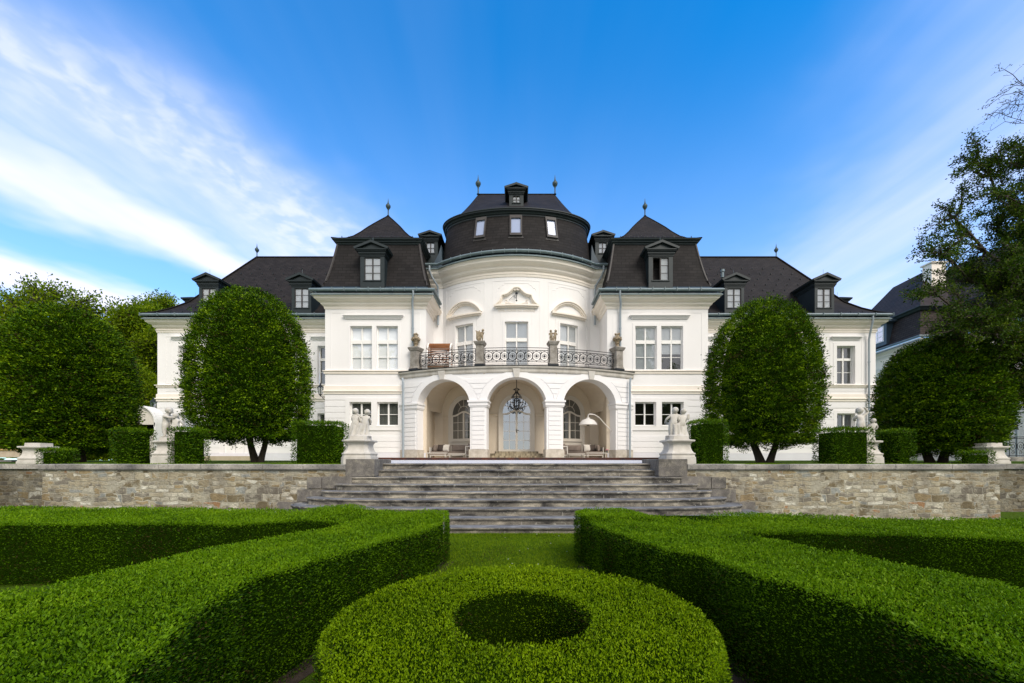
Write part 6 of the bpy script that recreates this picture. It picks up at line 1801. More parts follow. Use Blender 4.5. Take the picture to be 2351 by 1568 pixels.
# ================================================================ foliage
def quads(name, P, A, L, W, m, parent=None, tone=None, rng=RNG, bend=.25):
    """leaves: n rhombic quads, base points P, unit axes A, lengths L, widths W, all as one mesh"""
    n = len(P); r = rng.normal(size=(n, 3)); B = np.cross(A, r); B /= (np.linalg.norm(B, axis=1, keepdims=True) + 1e-9)
    N = np.cross(A, B)
    L = np.broadcast_to(np.asarray(L, float).reshape(-1, 1), (n, 1)); W = np.broadcast_to(np.asarray(W, float).reshape(-1, 1), (n, 1))
    mid = P + A * L * .5 + N * L * bend * .4
    v = np.empty((n, 4, 3)); v[:, 0] = P; v[:, 1] = mid + B * W * .5; v[:, 2] = P + A * L; v[:, 3] = mid - B * W * .5
    if parent is not None: v -= WO[parent.name]
    me = bpy.data.meshes.new(name)
    me.vertices.add(4 * n); me.vertices.foreach_set('co', v.reshape(-1).astype(np.float32))
    me.loops.add(4 * n); me.loops.foreach_set('vertex_index', np.arange(4 * n, dtype=np.int32))
    me.polygons.add(n); me.polygons.foreach_set('loop_start', np.arange(0, 4 * n, 4, dtype=np.int32))
    try: me.polygons.foreach_set('loop_total', np.full(n, 4, np.int32))
    except Exception: pass
    if tone is None: tone = rng.random(n)
    at = me.attributes.new('tone', 'FLOAT', 'POINT'); at.data.foreach_set('value', np.repeat(tone, 4).astype(np.float32))
    me.materials.append(m); me.update(calc_edges=True); me.validate()
    o = bpy.data.objects.new(name, me); COL.objects.link(o)
    if parent is not None: o.parent = parent; WO[o.name] = WO[parent.name]
    return o
def unit(a): return a / (np.linalg.norm(a, axis=1, keepdims=True) + 1e-9)
def lump(p, f=1.0, seed=0):
    s = seed * 1.7
    return (np.sin(p[:, 0] * 2.1 * f + s) * np.sin(p[:, 1] * 1.7 * f + 1.3 + s) + .6 * np.sin(p[:, 0] * 4.3 * f + 2 * s + p[:, 1] * 1.1 * f) * np.sin(p[:, 1] * 3.9 * f + p[:, 2] * 3.1 * f) + .4 * np.sin(p[:, 2] * 5.7 * f + p[:, 0] * 6.1 * f + s)) / 2
def inpoly(px, py, poly):
    poly = np.asarray(poly); c = np.zeros(len(px), bool); n = len(poly); j = n - 1
    for i in range(n):
        xi, yi = poly[i]; xj, yj = poly[j]
        t = ((yi > py) != (yj > py)) & (px < (xj - xi) * (py - yi) / (yj - yi + 1e-12) + xi); c ^= t; j = i
    return c
def hedge_h(x, y, f): return f(x, y)
def box_hedge(name, label, outer, hf, m, hole=None, group=None, ls=1.0, dens=1.0, lf=(.0112, .0022)):
    """clipped hedge: inner body and leaves on its top and faces; outline(s) in plan, height field hf"""
    outer = np.array(outer, float); cen = outer.mean(0)
    t_ = thing(name, label, 'hedge', (cen[0], cen[1], 0), group)
    rng = np.random.default_rng(abs(hash(label)) % 1000 if False else int(sum(map(ord, label)) % 997))
    loops = [outer] + ([np.array(hole, float)] if hole is not None else [])
    # body
    bm = bmesh.new()
    ins = .075
    def inset(poly, d):
        n = len(poly); out = []
        area = sum(poly[i][0] * poly[(i + 1) % n][1] - poly[(i + 1) % n][0] * poly[i][1] for i in range(n))
        sg = 1 if area > 0 else -1
        for i in range(n):
            a = poly[i] - poly[i - 1]; b = poly[(i + 1) % n] - poly[i]
            na = np.array((-a[1], a[0])) / (np.linalg.norm(a) + 1e-9); nb = np.array((-b[1], b[0])) / (np.linalg.norm(b) + 1e-9)
            m_ = na + nb; m_ /= (np.linalg.norm(m_) + 1e-9); out.append(poly[i] + sg * m_ * d)
        return np.array(out)
    vs_all = []
    w = WO[t_.name]
    ins_loops = [inset(outer, ins)] + ([inset(loops[1], -ins)] if hole is not None else [])
    if hole is None:
        P_ = ins_loops[0]; h = hf(P_[:, 0], P_[:, 1]) - .045
        top = [bm.verts.new((p[0] - w[0], p[1] - w[1], hh)) for p, hh in zip(P_, h)]; bot = [bm.verts.new((p[0] - w[0], p[1] - w[1], -.02)) for p in P_]
        n = len(P_)
        for i in range(n): bm.faces.new((bot[i], bot[(i + 1) % n], top[(i + 1) % n], top[i]))
        bm.faces.new(top)
    else:
        A, B = ins_loops; n = len(A)
        rings = []
        for Q in (A, B):
            h = hf(Q[:, 0], Q[:, 1]) - .045
            rings.append(([bm.verts.new((p[0] - w[0], p[1] - w[1], -.02)) for p in Q], [bm.verts.new((p[0] - w[0], p[1] - w[1], hh)) for p, hh in zip(Q, h)]))
        for i in range(n):
            j = (i + 1) % n
            for bt, tp in rings: bm.faces.new((bt[i], bt[j], tp[j], tp[i]))
            bm.faces.new((rings[0][1][i], rings[0][1][j], rings[1][1][j], rings[1][1][i]))
    bmesh.ops.triangulate(bm, faces=[f for f in bm.faces if len(f.verts) > 4])
    me = bpy.data.meshes.new('hedge_body'); bm.to_mesh(me); bm.free(); me.materials.append(M['inner'])
    o = bpy.data.objects.new('shade_core', me); COL.objects.link(o); o.parent = t_; WO[o.name] = w  # solid dark core; the shade of the leaf gaps is in its colour
    # top leaves
    lo, hi = outer.min(0), outer.max(0)
    def leafsize(y): return (lf[0] + lf[1] * np.clip(y, 1.2, 12)) * ls
    PP, AA, LL, TT = [], [], [], []
    ny = max(1, int((hi[1] - lo[1]) / .5))
    for a, b in zip(np.linspace(lo[1], hi[1], ny + 1)[:-1], np.linspace(lo[1], hi[1], ny + 1)[1:]):
        l = float(leafsize((a + b) / 2)); d = 3.1 / (l * l) * dens
        n = int((hi[0] - lo[0]) * (b - a) * d)
        x = rng.uniform(lo[0], hi[0], n); y = rng.uniform(a, b, n)
        k = inpoly(x, y, outer)
        if hole is not None: k &= ~inpoly(x, y, loops[1])
        # nothing outside the view needs leaves
        k &= (np.abs(x) < y * 1.42 + 3.5)
        x, y = x[k], y[k]; n = len(x)
        P = np.c_[x, y, hf(x, y) - rng.uniform(.0, .045, n) + .010 * lump(np.c_[x, y, x * 0], 5)]
        az = rng.uniform(0, 2 * pi, n); el = rng.uniform(.35, 1.35, n)
        A = np.c_[np.cos(az) * np.cos(el), np.sin(az) * np.cos(el), np.sin(el)]
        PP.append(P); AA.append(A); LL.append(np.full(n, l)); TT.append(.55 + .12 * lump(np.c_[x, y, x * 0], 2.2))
    # faces
    for li, lp in enumerate(loops):
        n_ = len(lp); area = sum(lp[i][0] * lp[(i + 1) % n_][1] - lp[(i + 1) % n_][0] * lp[i][1] for i in range(n_)); sg = (1 if area > 0 else -1) * (1 if li == 0 else -1)
        for i in range(n_):
            p, q = lp[i], lp[(i + 1) % n_]; e = q - p; L_ = np.linalg.norm(e)
            if L_ < 1e-4: continue
            nr = np.array((e[1], -e[0])) / L_ * sg; mid = (p + q) / 2
            if nr.dot(mid) > 0.25 * np.linalg.norm(mid) and nr[1] > .55 : continue     # turned far away from the viewer side
            if mid[1] > 9.8: continue
            hh = float(hf(mid[:1], mid[1:2])[0]); l = float(leafsize(mid[1])); d = 2.9 / (l * l) * dens
            n = int(L_ * hh * d)
            if n < 1 or abs(mid[0]) > mid[1] * 1.42 + 3.6 + L_: continue
            s_ = rng.random(n); x = p[0] + e[0] * s_; y = p[1] + e[1] * s_; z = rng.random(n) * hf(x, y)
            top_in = np.clip((z - (hf(x, y) - .06)) / .06, 0, 1) ** 2 * .03
            dd = .008 + rng.triangular(-.07, .004, .012, n) - top_in + .012 * lump(np.c_[x, y, z], 6)
            P = np.c_[x + nr[0] * dd, y + nr[1] * dd, z]
            A = unit(np.c_[nr[0] * 1.0 + rng.normal(0, .55, n), nr[1] * 1.0 + rng.normal(0, .55, n), .55 + rng.normal(0, .5, n)])
            PP.append(P); AA.append(A); LL.append(np.full(n, l)); TT.append(.20 + .35 * np.clip((z - hf(x, y) + .07) / .07, 0, 1))   # face leaves toned darker: older growth, plus the shade of the sides painted in
    P, A, L = np.vstack(PP), np.vstack(AA), np.concatenate(LL)
    # a few longer fresh shoots
    k = rng.random(len(P)) < .015; L = L * rng.uniform(.75, 1.25, len(P)); L[k] *= 1.5; P[k, 2] += .01
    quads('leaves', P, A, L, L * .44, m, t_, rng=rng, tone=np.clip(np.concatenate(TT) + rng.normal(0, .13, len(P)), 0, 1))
    return t_
M['inner'] = noisy('gap_shade_paint', (0.008, 0.018, 0.001), (0.016, 0.036, 0.002), 30, 1.0, .8, 60, spec=0.0)  # near-black core colour, painting the deep shade seen between leaves
def sm_h(base, amp=.012, f=1.3, seed=0):
    return lambda x, y: base + amp * (np.sin(x * 2.3 * f + seed) * np.sin(y * 1.9 * f + seed * 2) + .6 * np.sin(x * 5.1 * f + y * 4.2 * f + seed))
# plan outlines measured from the edges of the hedge tops
def PL(lst, z):
    if not isinstance(z, tuple): return [PT(a, b, z) for a, b in lst]
    out = []     # hedge height falls slightly with distance: z = max(a - b*Y, c)
    for px, py in lst:
        Y = 3.0
        for _ in range(30): Y = (EYE - max(z[2], z[0] - z[1] * Y)) * F / (py - YH)
        out.append((X(px, Y), Y))
    return out
zL, zLb = (.938, .06, .64), .755
front = PL([(1028, 1190), (990, 1211), (900, 1236), (800, 1261), (700, 1291), (600, 1316), (550, 1336), (525, 1356), (475, 1381), (425, 1416), (400, 1446), (360, 1486), (300, 1536), (275, 1568), (235, 1625), (170, 1720)], zL)
back1 = PL([(-330, 1470), (-130, 1390), (0, 1356), (105, 1346), (175, 1326), (320, 1291), (450, 1264), (550, 1244), (650, 1231), (750, 1214), (800, 1198)], zL)
fr2 = PL([(815, 1183), (750, 1185), (600, 1197), (500, 1200), (225, 1198), (0, 1201), (-500, 1201)], zLb)
bk2 = [(-12.0, 6.9)] + PL([(0, 1162), (350, 1164), (700, 1168)], zLb) + PL([(800, 1170), (900, 1169), (1000, 1171), (1027, 1174)], .66)
outL = list(front) + [(front[-1][0] - 1.8, front[-1][1])] + list(back1) + list(fr2) + list(bk2)
hl = sm_h(0, .010, 1.2, 1)
def hL(x, y):
    q = np.clip((y - 4.0) / 2.0, 0, 1); h1 = np.clip(.938 - .06 * y, .64, .86) + .02 * np.clip((y - 5.4) / .6, 0, 1); w_ = np.clip((-x - 2.3) / .5, 0, 1) * np.clip((y - 3.9) / .6, 0, 1); w_ = w_ * w_ * (3 - 2 * w_)
    return h1 * (1 - w_) + .75 * w_ + hl(x, y)
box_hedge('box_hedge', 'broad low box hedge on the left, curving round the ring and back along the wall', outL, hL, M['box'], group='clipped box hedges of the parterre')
zR, zRb = (.83, .027, .66), .74
frR = PL([(1340, 1190), (1388, 1211), (1525, 1254), (1625, 1271), (1675, 1296), (1750, 1326), (1825, 1341), (1925, 1371), (2025, 1396), (2100, 1431), (2175, 1461), (2250, 1496), (2351, 1551), (2430, 1610), (2520, 1700)], zR)
bkR = PL([(2560, 1420), (2351, 1351), (2275, 1326), (2225, 1321), (2175, 1309), (2055, 1286), (1955, 1266), (1885, 1259), (1765, 1239), (1700, 1226)], zR)
fr2R = PL([(1700, 1212), (1825, 1219), (2025, 1221), (2125, 1226), (2351, 1236), (3500, 1250)], zRb)
bk2R = PL([(3500, 1192), (2351, 1190), (2175, 1191), (1925, 1184), (1725, 1177), (1470, 1170), (1450, 1163), (1345, 1163), (1332, 1168)], zRb)
outR = list(frR)[::-1] + [(frR[0][0] - .08, frR[0][1] + .25)] + list(bk2R)[::-1] + list(fr2R)[::-1] + list(bkR)[::-1]
hr_ = sm_h(0, .010, 1.2, 4)
def hR(x, y):
    r = np.clip(.83 - .027 * y, .66, .80); w_ = np.clip((x - 2.6) / .5, 0, 1) * np.clip((y - 3.7) / .5, 0, 1); r = r * (1 - w_) + .74 * w_
    r = r + .06 * np.clip((2.0 - x) / .25, 0, 1) * np.clip((y - 5.35) / .2, 0, 1)
    return r + hr_(x, y)
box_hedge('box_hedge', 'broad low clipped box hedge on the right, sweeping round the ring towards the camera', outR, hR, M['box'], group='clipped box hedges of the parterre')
rc_, rx_ = (.03, 2.63), 1.20
th = [2 * pi * k / 48 for k in range(48)]
ringo = [(rc_[0] + rx_ * cos(a), rc_[1] + rx_ * 1.0 * sin(a)) for a in th]; ringi = [(rc_[0] + .005 + .465 * cos(a), rc_[1] + .0 + .465 * sin(a)) for a in th]
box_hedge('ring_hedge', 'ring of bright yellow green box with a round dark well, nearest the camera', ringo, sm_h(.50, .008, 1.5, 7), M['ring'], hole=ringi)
rt = [o for o in bpy.data.objects if o.name.startswith('ring_hedge')][0]
n = 9000; a_ = RNG.uniform(0, 2 * pi, n); r_ = .47 * np.sqrt(RNG.random(n))
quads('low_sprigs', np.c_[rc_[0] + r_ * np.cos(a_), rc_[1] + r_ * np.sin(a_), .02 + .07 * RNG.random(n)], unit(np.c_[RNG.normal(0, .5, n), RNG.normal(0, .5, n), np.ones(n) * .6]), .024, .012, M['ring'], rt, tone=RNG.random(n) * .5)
# soil strips around the hedge feet
so = MB()
def strip(pts, w, z=.004):
    P_ = [np.array(p) for p in pts]
    for a, b in zip(P_[:-1], P_[1:]):
        d = (b - a) / (np.linalg.norm(b - a) + 1e-9); n = np.array((-d[1], d[0])) * w
        so.add([(*(a - n), z), (*(b - n), z), (*(b + n), z), (*(a + n), z)], [(0, 1, 2, 3)])
so.lathe([(rx_ + .16, .004), (.1, .005)], (rc_[0], rc_[1], 0), 48)
so.add([(p[0] + (.10 if p[0] < 0 else -.10), p[1], .0045) for p in front] + [(p[0] - .4, p[1], .0045) for p in front[::-1]], [list(range(2 * len(front)))])
so.add([(p[0] - .10, p[1], .0045) for p in frR] + [(p[0] + .4, p[1], .0045) for p in frR[::-1]], [list(range(2 * len(frR)))])
struct('soil', so, M['soil'], 'strip of bare brown soil at the foot of the box hedges')

# lawn blades
n = 90000; x = RNG.uniform(-1.9, 1.9, n); y = RNG.uniform(4.0, 8.05, n)
k = ~inpoly(x, y, outL) & ~inpoly(x, y, outR) & ~inpoly(x, y, ringo) & (np.abs(x) < .17 * y + .35); x, y = x[k], y[k]; n = len(x)
A = unit(np.c_[RNG.normal(0, .45, n), RNG.normal(0, .45, n), np.ones(n)])
gr = quads('grass', np.c_[x, y, np.zeros(n)], A, RNG.uniform(.018, .045, n), .006, M['grass'])
setp(gr, 'short grass blades of the lawn between the hedges', None, None, 'stuff')
n = 9000; x = RNG.uniform(-1.8, 1.8, n); x = np.r_[x, RNG.uniform(-11.8, 11.8, 14000)]; y = np.r_[RNG.uniform(7.85, 8.05, n), RNG.uniform(10.33, 10.9, 14000)]; z = np.where(y > 9, 1.385, 0.)
kk = (y < 9) | (np.abs(x) > 4.6); x, y, z = x[kk], y[kk], z[kk]; n = len(x)
gr = quads('grass', np.c_[x, y, z], unit(np.c_[RNG.normal(0, .4, n), RNG.normal(0, .4, n), np.ones(n)]), RNG.uniform(.02, .06, n), .007, M['grass'])
setp(gr, 'grass tufts along the lowest step and on top of the retaining walls', None, None, 'stuff')
d = MB(); rr = random.Random(2)
for i in range(16):
    x_, y_ = rr.uniform(-.9, .9), rr.uniform(4.6, 7.9)
    d.lathe([(.003, 0), (.008, .003), (.003, .006)], (x_, y_, .035), 5)
o = whole('lawn_daisies', d, M['white'], 'tiny white daisies scattered in the lawn below the steps', 'flowers'); o['kind'] = 'stuff'; del o['category']

# ---- clipped trees and yew blocks
PROF = [(0, .34), (.04, .68), (.10, .86), (.2, .97), (.36, 1.0), (.52, .98), (.66, .92), (.78, .81), (.88, .63), (.95, .42), (1.0, .10)]
PROFW = [(0, .45), (.05, .76), (.12, .90), (.25, .99), (.42, 1.0), (.58, .97), (.72, .88), (.84, .73), (.93, .53), (1.0, .14)]
def crown(name, label, px, hw, ytop, ybot, Y, prof, m, n_sp, L, trunk, seed, group, rough=.05, yscale=1.0):
    rng = np.random.default_rng(seed); tl, tr_ = math.atan((px - hw - CX) / F), math.atan((px + hw - CX) / F); tm_, th_ = (tl + tr_) / 2, (tr_ - tl) / 2; cx_ = Y * math.tan(tm_); R_ = Y / cos(tm_) * sin(th_) * .97; z0, z1 = ZZ(ybot, Y), ZZ(ytop, Y); zg = 1.44
    t_ = thing(name, label, 'tree', (cx_, Y, zg), group)
    q = np.array(prof)
    def rad(t): return np.interp(t, q[:, 0], q[:, 1])
    # weight by circumference, plus the underside
    t = rng.random(n_sp * 3); k = rng.random(n_sp * 3) < rad(t) * .9 + .1; t = t[k][:n_sp]; n = len(t)
    a = rng.uniform(0, 2 * pi, n); depth = 1 - np.abs(rng.normal(0, .10, n))
    base = np.c_[np.cos(a), np.sin(a) * yscale, t * 2.2]
    lumps = 1 + rough * lump(base * np.array((2.6, 2.6, 2.4)), 1.5, seed) + rough * .8 * lump(base * np.array((8, 8, 9)), 1.4, seed + 1)
    r = R_ * rad(t) * depth * lumps
    C_ = np.c_[cx_ + r * np.cos(a), Y + r * np.sin(a) * yscale, z0 + (z1 - z0) * (t + .012 * rng.normal(size=n))]
    # underside
    nu = n_sp // 7; au = rng.uniform(0, 2 * pi, nu); ru = R_ * .85 * np.sqrt(rng.random(nu)); zu = z0 + (z1 - z0) * (.02 + .05 * rng.random(nu)) + .12 * R_ * (1 - ru / R_)
    C_ = np.vstack([C_, np.c_[cx_ + ru * np.cos(au), Y + ru * np.sin(au) * yscale, zu]]); a = np.r_[a, au]; t = np.r_[t, np.zeros(nu)]
    n = len(C_)
    slope = np.interp(t, [0, .15, .4, .7, 1], [-.5, 0, .15, .6, 1.6])
    out = unit(np.c_[np.cos(a), np.sin(a), slope * .5 + .05])
    # protruding sprays here and there
    k = rng.random(n) < .06; C_[k] += out[k] * rng.uniform(.03, .22, k.sum())[:, None] * (R_ / 2.4)
    m_ = 12
    tone_c = np.clip(.42 + .24 * rng.normal(size=n) + .16 * lump(C_, 2.2, seed + 2), 0, 1)
    P = np.repeat(C_, m_, 0); A0 = np.repeat(out, m_, 0); nn = len(P)
    A = unit(A0 * .9 + rng.normal(0, .62, (nn, 3)) * np.array((1, 1, .55)) + np.array((0, 0, .12)))
    P = P + rng.normal(0, L * .95, (nn, 3)) * np.array((1, 1, .45))
    quads('foliage', P, A, L * rng.uniform(.7, 1.3, nn), L * .46, m, t_, tone=np.clip(np.repeat(tone_c, m_) + rng.normal(0, .12, nn), 0, 1), rng=rng)
    b = MB(); rows_ = [(max(.02, R_ * float(rad(tt)) * .72), z0 + (z1 - z0) * (.05 + .90 * tt) - zg * 0) for tt in np.linspace(0, 1, 14)]
    b.lathe(rows_, (cx_, Y, 0), 28, 1, yscale); part('shade_core', b, M['inner'], t_, smooth=60)  # solid core of the crown with gap shade painted in
    tr = MB()
    for (dx, dy, ux, uy, r_) in trunk:
        tr.tube([(cx_ + dx, Y + dy, zg - .05), (cx_ + dx + ux * .35, Y + dy + uy * .3, zg + .25), (cx_ + dx + ux * .8, Y + dy + uy * .8, zg + .6), (cx_ + dx + ux * 1.8, Y + dy + uy * 1.6, z0 + (z1 - z0) * .35)], [r_ * 1.25, r_, r_ * .85, r_ * .5], 9)
    part('trunk', tr, M['bark'], t_, smooth=60)
    return t_
GT = 'clipped trees on the upper terrace'
crown('clipped_tree', 'very wide dome-shaped clipped tree at the far left edge', 137, 182, 712, 1040, 14.6, PROFW, M['horn'], 7500, .085, [(.45, 0, .1, 0, .15), (.2, .1, -.25, .1, .11)], 3, GT, .12)
crown('clipped_tree', 'tall egg-shaped clipped tree left of the villa front, on a forked trunk', 566, 153, 670, 1018, 14.2, PROF, M['horn'], 7500, .075, [(.30, 0, .22, 0, .10), (.12, .05, -.30, .1, .12)], 4, GT, .085)
crown('clipped_tree', 'egg-shaped clipped tree right of the villa front, on a short trunk', 1760, 143, 694, 1028, 14.0, PROF, M['yew2'] if 'yew2' in M else M['horn'], 7000, .07, [(.25, 0, .28, 0, .11), (.02, .1, -.25, .1, .13)], 5, GT, .075)
crown('clipped_tree', 'broad round clipped tree near the right edge', 2172, 168, 776, 1044, 13.6, PROFW, M['horn'], 7500, .07, [(.1, 0, .2, 0, .12), (-.2, .1, -.25, .1, .12)], 6, GT, .075)
# low suckers on the right trunk
def yew_block(px0, px1, ytop, Y, dep, label, z0=1.40, L=.058, seed=0, group='clipped yew blocks along the wall'):
    x0, x1 = X(px0, Y if px0 < CX else Y + dep), X(px1, Y + dep if px0 < CX else Y); z1 = ZZ(ytop, Y); rng = np.random.default_rng(seed + 50)
    t_ = thing('yew_block', label, 'hedge', ((x0 + x1) / 2, Y + dep / 2, z0), group)
    PP, AA = [], []
    def face(o, u, v, nrm):
        o, u, v, nrm = map(lambda q: np.array(q, float), (o, u, v, nrm)); A_ = np.linalg.norm(u) * np.linalg.norm(v); n = int(A_ * 4.2 / L ** 2 * .85)
        s_, t2 = rng.random((n, 1)), rng.random((n, 1)); P = o + u * s_ + v * t2
        ed = np.minimum.reduce([s_[:, 0] * np.linalg.norm(u), (1 - s_[:, 0]) * np.linalg.norm(u), t2[:, 0] * np.linalg.norm(v) + (9 if nrm[2] == 0 else 0), (1 - t2[:, 0]) * np.linalg.norm(v)])
        rd = .05 * np.clip(1 - ed / .07, 0, 1) ** 2
        P = P + nrm * (rng.triangular(-.12, .0, .018, n) - rd + .022 * lump(P, 4, seed))[:, None]
        PP.append(P); AA.append(unit(nrm + rng.normal(0, .55, (n, 3)) + np.array((0, 0, .35))))
    W_, D_, H_ = x1 - x0, dep, z1 - z0
    face((x0, Y, z0), (W_, 0, 0), (0, 0, H_), (0, -1, 0)); face((x0, Y, z0), (0, D_, 0), (0, 0, H_), (-1, 0, 0)); face((x1, Y, z0), (0, D_, 0), (0, 0, H_), (1, 0, 0)); face((x0, Y, z1), (W_, 0, 0), (0, D_, 0), (0, 0, 1))
    face((x0, Y + D_, z0), (W_, 0, 0), (0, 0, H_), (0, 1, 0))
    P, A = np.vstack(PP), np.vstack(AA); n = len(P)
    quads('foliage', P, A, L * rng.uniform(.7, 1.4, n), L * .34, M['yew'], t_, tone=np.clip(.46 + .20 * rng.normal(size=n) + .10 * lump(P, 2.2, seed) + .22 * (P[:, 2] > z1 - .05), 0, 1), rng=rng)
    b = MB(); e = .11; b.box(x0 + e, x1 - e, Y + e, Y + D_ - e, z0 - .03, z1 - e); part('shade_core', b, M['inner'], t_)  # dark box core, painted shade behind the sprays
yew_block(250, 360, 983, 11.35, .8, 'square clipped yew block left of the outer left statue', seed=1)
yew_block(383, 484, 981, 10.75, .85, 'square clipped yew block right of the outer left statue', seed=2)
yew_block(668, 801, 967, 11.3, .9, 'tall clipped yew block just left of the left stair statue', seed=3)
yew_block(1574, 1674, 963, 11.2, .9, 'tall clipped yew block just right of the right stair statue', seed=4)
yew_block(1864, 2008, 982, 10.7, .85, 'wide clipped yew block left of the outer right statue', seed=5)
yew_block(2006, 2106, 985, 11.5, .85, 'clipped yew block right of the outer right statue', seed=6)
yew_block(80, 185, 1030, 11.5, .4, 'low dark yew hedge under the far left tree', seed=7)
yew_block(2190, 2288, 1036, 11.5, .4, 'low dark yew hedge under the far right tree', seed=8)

# ---- open-grown trees: trunk, limbs and leaf clumps
def limb_path(a, b, n, wob, rng):
    a, b = np.array(a, float), np.array(b, float); L = np.linalg.norm(b - a); P = [a]
    off = np.zeros(3)
    for i in range(1, n + 1):
        q = i / n; off = off * .7 + rng.normal(0, wob * L / n, 3) * (1 if i < n else .4); P.append(a + (b - a) * q + off * sin(pi * q) * 1.6 + np.array((0, 0, .05 * L * sin(pi * q))))
    return P
def open_tree(name, label, base, limbs, m, L, seed, leafn, sub=6, twl=.5, leafsd=.1, bark='bark2', droop=0.0, r0=.16, group=None, levels=2, lp=.85, top=None, sl_=(.16, .34)):
    rng = np.random.default_rng(seed); t_ = thing(name, label, 'tree', base, group)
    tr = MB(); br = MB(); tips = []
    top = top if top is not None else (base[0], base[1], base[2] + 3)
    tr.tube(limb_path(base, top, 5, .05, rng), list(np.linspace(r0 * 1.3, r0, 6)), 9); part('trunk', tr, M[bark], t_, smooth=60)
    def grow(a, b, r, lvl, n):
        P = limb_path(a, b, n, .22, rng); br.tube(P, list(np.linspace(r, max(r * .3, .006), len(P))), 5 if lvl < 2 else 3)
        D = np.linalg.norm(np.array(b) - np.array(a))
        if lvl >= levels:
            for p in P[1:]: tips.append((p, np.array(b) - np.array(a)))
            return
        for i in range(1, len(P)):
            for _ in range(sub if lvl == 0 else max(2, sub // 2)):
                d = P[i] - P[i - 1]; d /= np.linalg.norm(d) + 1e-9
                dr = d * .8 + rng.normal(0, .62, 3); dr[2] += .12 - droop; dr /= np.linalg.norm(dr)
                ln = D * rng.uniform(*sl_) * (1.1 - .4 * i / len(P)) if lvl == 0 else twl * rng.uniform(.5, 1.2)
                grow(P[i], P[i] + dr * ln, r * (.42 if lvl == 0 else .4), lvl + 1, 4 if lvl == 0 else 3)
    for a, b, r in limbs: grow(a, b, r, 0, 7)
    part('branches', br, M[bark], t_)
    T = np.array([p for p, _ in tips]); Dn = unit(np.array([d for _, d in tips])); k = rng.random(len(T)) < lp; T, Dn = T[k], Dn[k]
    P = np.repeat(T, leafn, 0); A = np.repeat(Dn, leafn, 0); n = len(P); P = P + rng.normal(0, leafsd, (n, 3)); A = unit(A * .6 + rng.normal(0, .6, (n, 3)) + np.array((0, 0, .1)))
    tc_ = np.repeat(np.clip(.45 + .18 * rng.normal(size=len(T)), 0, 1), leafn)
    quads('foliage', P, A, L * rng.uniform(.7, 1.3, n), L * .5, m, t_, tone=np.clip(tc_ + rng.normal(0, .1, n), 0, 1), rng=rng)
    return len(P)
def W3(px, py, Y): return (X(px, Y), Y, ZZ(py, Y))
# left background
b0 = (X(90, 33), 33.0, 1.5)
lims = [(W3(90, 930, 33), W3(x_, y_, yy), .22) for x_, y_, yy in ((20, 715, 32), (70, 695, 34), (120, 698, 33), (170, 712, 32), (215, 735, 33), (245, 757, 32.5), (-40, 730, 33), (-90, 760, 34), (150, 750, 31), (60, 750, 31), (205, 775, 31.5), (0, 775, 31), (250, 790, 33))]
open_tree('broadleaf_tree', 'spreading tree with airy light crown behind the far left clipped tree', b0, lims, M['bgleaf'], .24, 21, 6, sub=4, twl=1.0, leafsd=.26, r0=.4, top=W3(90, 920, 33), sl_=(.12, .24), group='trees beyond the garden')
b0 = (X(312, 30), 30.0, 1.5)
lims = [(W3(312, 1010 - 75 * k, 30), W3(312 + dx * .8, 1010 - 75 * k - dy, 30 + rd), .14) for k, (dx, dy, rd) in enumerate(((50, 40, -1), (58, 60, 1), (48, 70, -1), (30, 60, 1)))] + \
       [(W3(312, 1010 - 75 * k, 30), W3(312 - dx * .8, 1010 - 75 * k - dy, 30 + rd), .14) for k, (dx, dy, rd) in enumerate(((60, 40, 1), (62, 60, -1), (52, 70, 1), (22, 50, -1)))] + [(W3(312, 800, 30), W3(320, 742, 30), .08), (W3(312, 1000, 29.6), W3(330, 930, 28.6), .1), (W3(312, 900, 29.6), W3(300, 850, 28.6), .1)]
open_tree('broadleaf_tree', 'narrower leafy tree just left of the villa', b0, lims, M['bgleaf'], .22, 22, 7, sub=5, twl=.8, leafsd=.25, r0=.25, top=W3(312, 780, 30), sl_=(.14, .28), group='trees beyond the garden')
b0 = (X(360, 36), 36.0, 1.5)
open_tree('broadleaf_tree', 'small crown showing over the left end of the villa roof', b0, [(W3(372, 800, 36), W3(372, 700, 36), .1), (W3(372, 800, 36), W3(350, 720, 36), .1), (W3(372, 760, 36), W3(384, 712, 36), .08)], M['bgleaf'], .2, 23, 6, sub=3, twl=.6, leafsd=.2, r0=.2, top=W3(372, 760, 36), group='trees beyond the garden')
# dark shrubbery closing the view low down at the left
open_tree('tall_shrub', 'dense dark shrubs below the trees left of the villa', (X(300, 27), 27.0, 1.5), [(W3(300, 1040, 27), W3(x_, y_, 27), .08) for x_, y_ in ((250, 960), (270, 900), (300, 880), (330, 900), (352, 930), (345, 985), (240, 1010), (290, 1000), (310, 950), (340, 1020))], M['bgleaf'], .18, 24, 12, sub=6, twl=.5, leafsd=.22, r0=.1, top=(X(300, 27), 27, 2.6), group='trees beyond the garden')
open_tree('tall_shrub', 'dark shrubs closing the view under the far left clipped tree', (X(120, 27), 27.0, 1.5), [(W3(120, 1040, 27), W3(x_, y_, 27), .08) for x_, y_ in ((70, 960), (100, 900), (150, 880), (190, 900), (220, 930), (230, 985), (60, 1010), (130, 1000), (180, 980), (200, 1030), (90, 1035))], M['bgleaf'], .18, 25, 12, sub=6, twl=.6, leafsd=.25, r0=.1, top=(X(120, 27), 27, 2.6), group='trees beyond the garden')
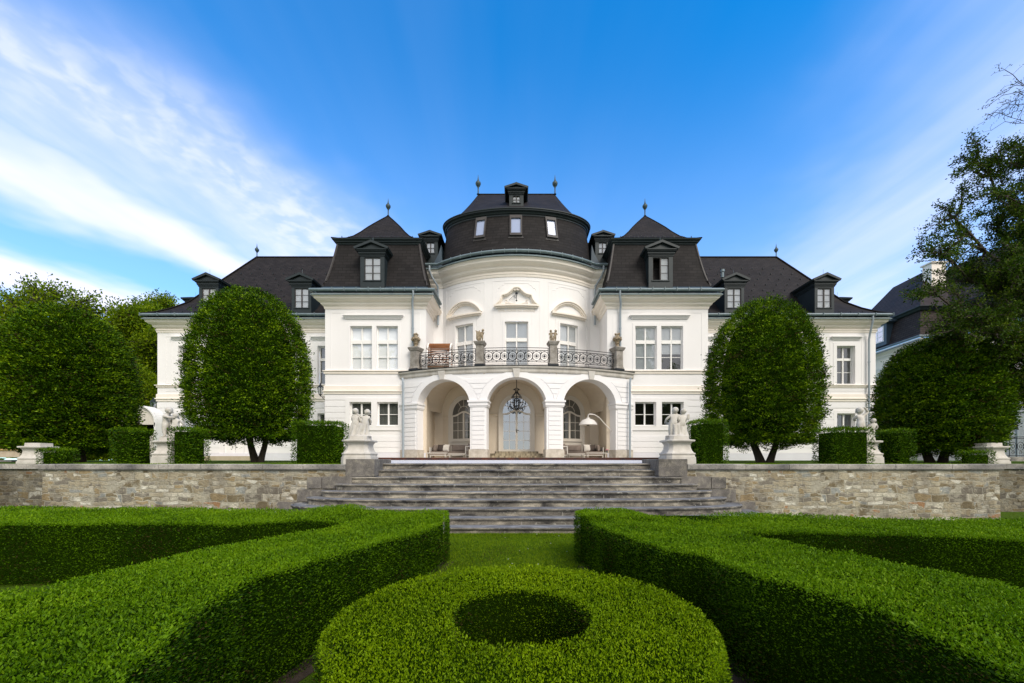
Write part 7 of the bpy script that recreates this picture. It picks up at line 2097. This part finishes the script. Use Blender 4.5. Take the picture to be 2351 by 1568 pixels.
# far wood behind the grounds
n = 26000; xx = RNG.uniform(-150, 150, n); xx = xx[(np.abs(xx) > 34)]; n = len(xx)
hz_ = 1.5 + (5.5 + 1.5 * np.sin(xx * .31) + 1.2 * np.sin(xx * .83 + 1)) * np.sqrt(RNG.random(n)); yy = RNG.uniform(58, 64, n)
wd = quads('far_wood', np.c_[xx, yy, hz_], unit(RNG.normal(0, 1, (n, 3))), RNG.uniform(.5, 1.1, n), .5, M['bgleaf']); setp(wd, 'distant belt of trees closing the view beyond the villa', None, None, 'stuff')
# right foreground tree, trunk just outside the frame
bx = X(2520, 13); b0 = (bx, 13.0, 1.4); J1 = (bx - .4, 13.0, ZZ(900, 13)); J2 = (bx - .3, 13.2, ZZ(740, 13)); J3 = (bx - .2, 13.1, ZZ(560, 13))
lims = [(J2, W3(2190, 500, 12.6), .09), (J3, W3(2240, 374, 12.8), .07), (J2, W3(2162, 588, 12.4), .08), (J3, W3(2297, 367, 13), .06), (J3, W3(2357, 367, 13.2), .06),
        (J1, W3(2152, 677, 12.6), .09), (J1, W3(2197, 764, 12.3), .08), (J2, W3(2237, 632, 13.6), .08), (J1, W3(2237, 727, 12.0), .09), (J1, W3(2302, 822, 12.2), .08), (J1, W3(2352, 892, 12.4), .07),
        (J2, W3(2292, 532, 13.4), .08), (J3, W3(2312, 452, 12.5), .07), (J2, W3(2332, 622, 12), .08), (J1, W3(2322, 762, 11.8), .08), (J2, W3(2367, 522, 12.2), .07), (J1, W3(2362, 702, 13.6), .08), (J1, W3(2284, 672, 12.9), .07)]
open_tree('spreading_tree', 'dark open-branched tree reaching in from the right edge with bare twig tips', b0, lims, M['fgleaf'], .075, 31, 11, sub=4, twl=.34, leafsd=.06, r0=.35, top=J3, droop=.03, lp=.9, sl_=(.10, .22))
open_tree('spreading_tree', 'bare twiggy branch of a tall tree at the upper right edge', (bx + 2, 12.0, 1.4), [((X(2560, 12), 12, ZZ(420, 12)), W3(2322, 270, 12), .02), ((X(2560, 12), 12, ZZ(330, 12)), W3(2338, 185, 12), .02), ((X(2560, 12), 12, ZZ(320, 12)), W3(2335, 230, 12), .02)], M['fgleaf'], .05, 32, 2, sub=2, twl=.2, leafsd=.04, r0=.2, top=(bx + 1.2, 12, ZZ(320, 12)), lp=.25)
# garden trees behind the viewpoint, mirrored in the window panes
for k, (x_, y_, h_) in enumerate(((15, -21, 20), (-27, -23, 17), (31, -24, 18))):
    rr = random.Random(k); b0 = (x_, y_, 0)
    lm = [((x_, y_, h_ * rr.uniform(.25, .6)), (x_ + 4.5 * cos(a), y_ + 3 * sin(a), h_ * rr.uniform(.45, 1.0)), .15) for a in [i * .7 for i in range(9)]] + [((x_, y_, h_ * .6), (x_, y_, h_), .12)]
    open_tree('garden_tree', ['tall broadleaf tree behind the viewpoint on the right', 'tall broadleaf tree far behind the viewpoint on the left', 'broadleaf tree farthest right behind the viewpoint'][k], b0, lm, M['bgleaf'], .55, 70 + k, 7, sub=4, twl=1.6, leafsd=.5, r0=.35, top=(x_, y_, h_ * .65), group='garden trees behind the viewpoint')
print('objects', len(bpy.data.objects))
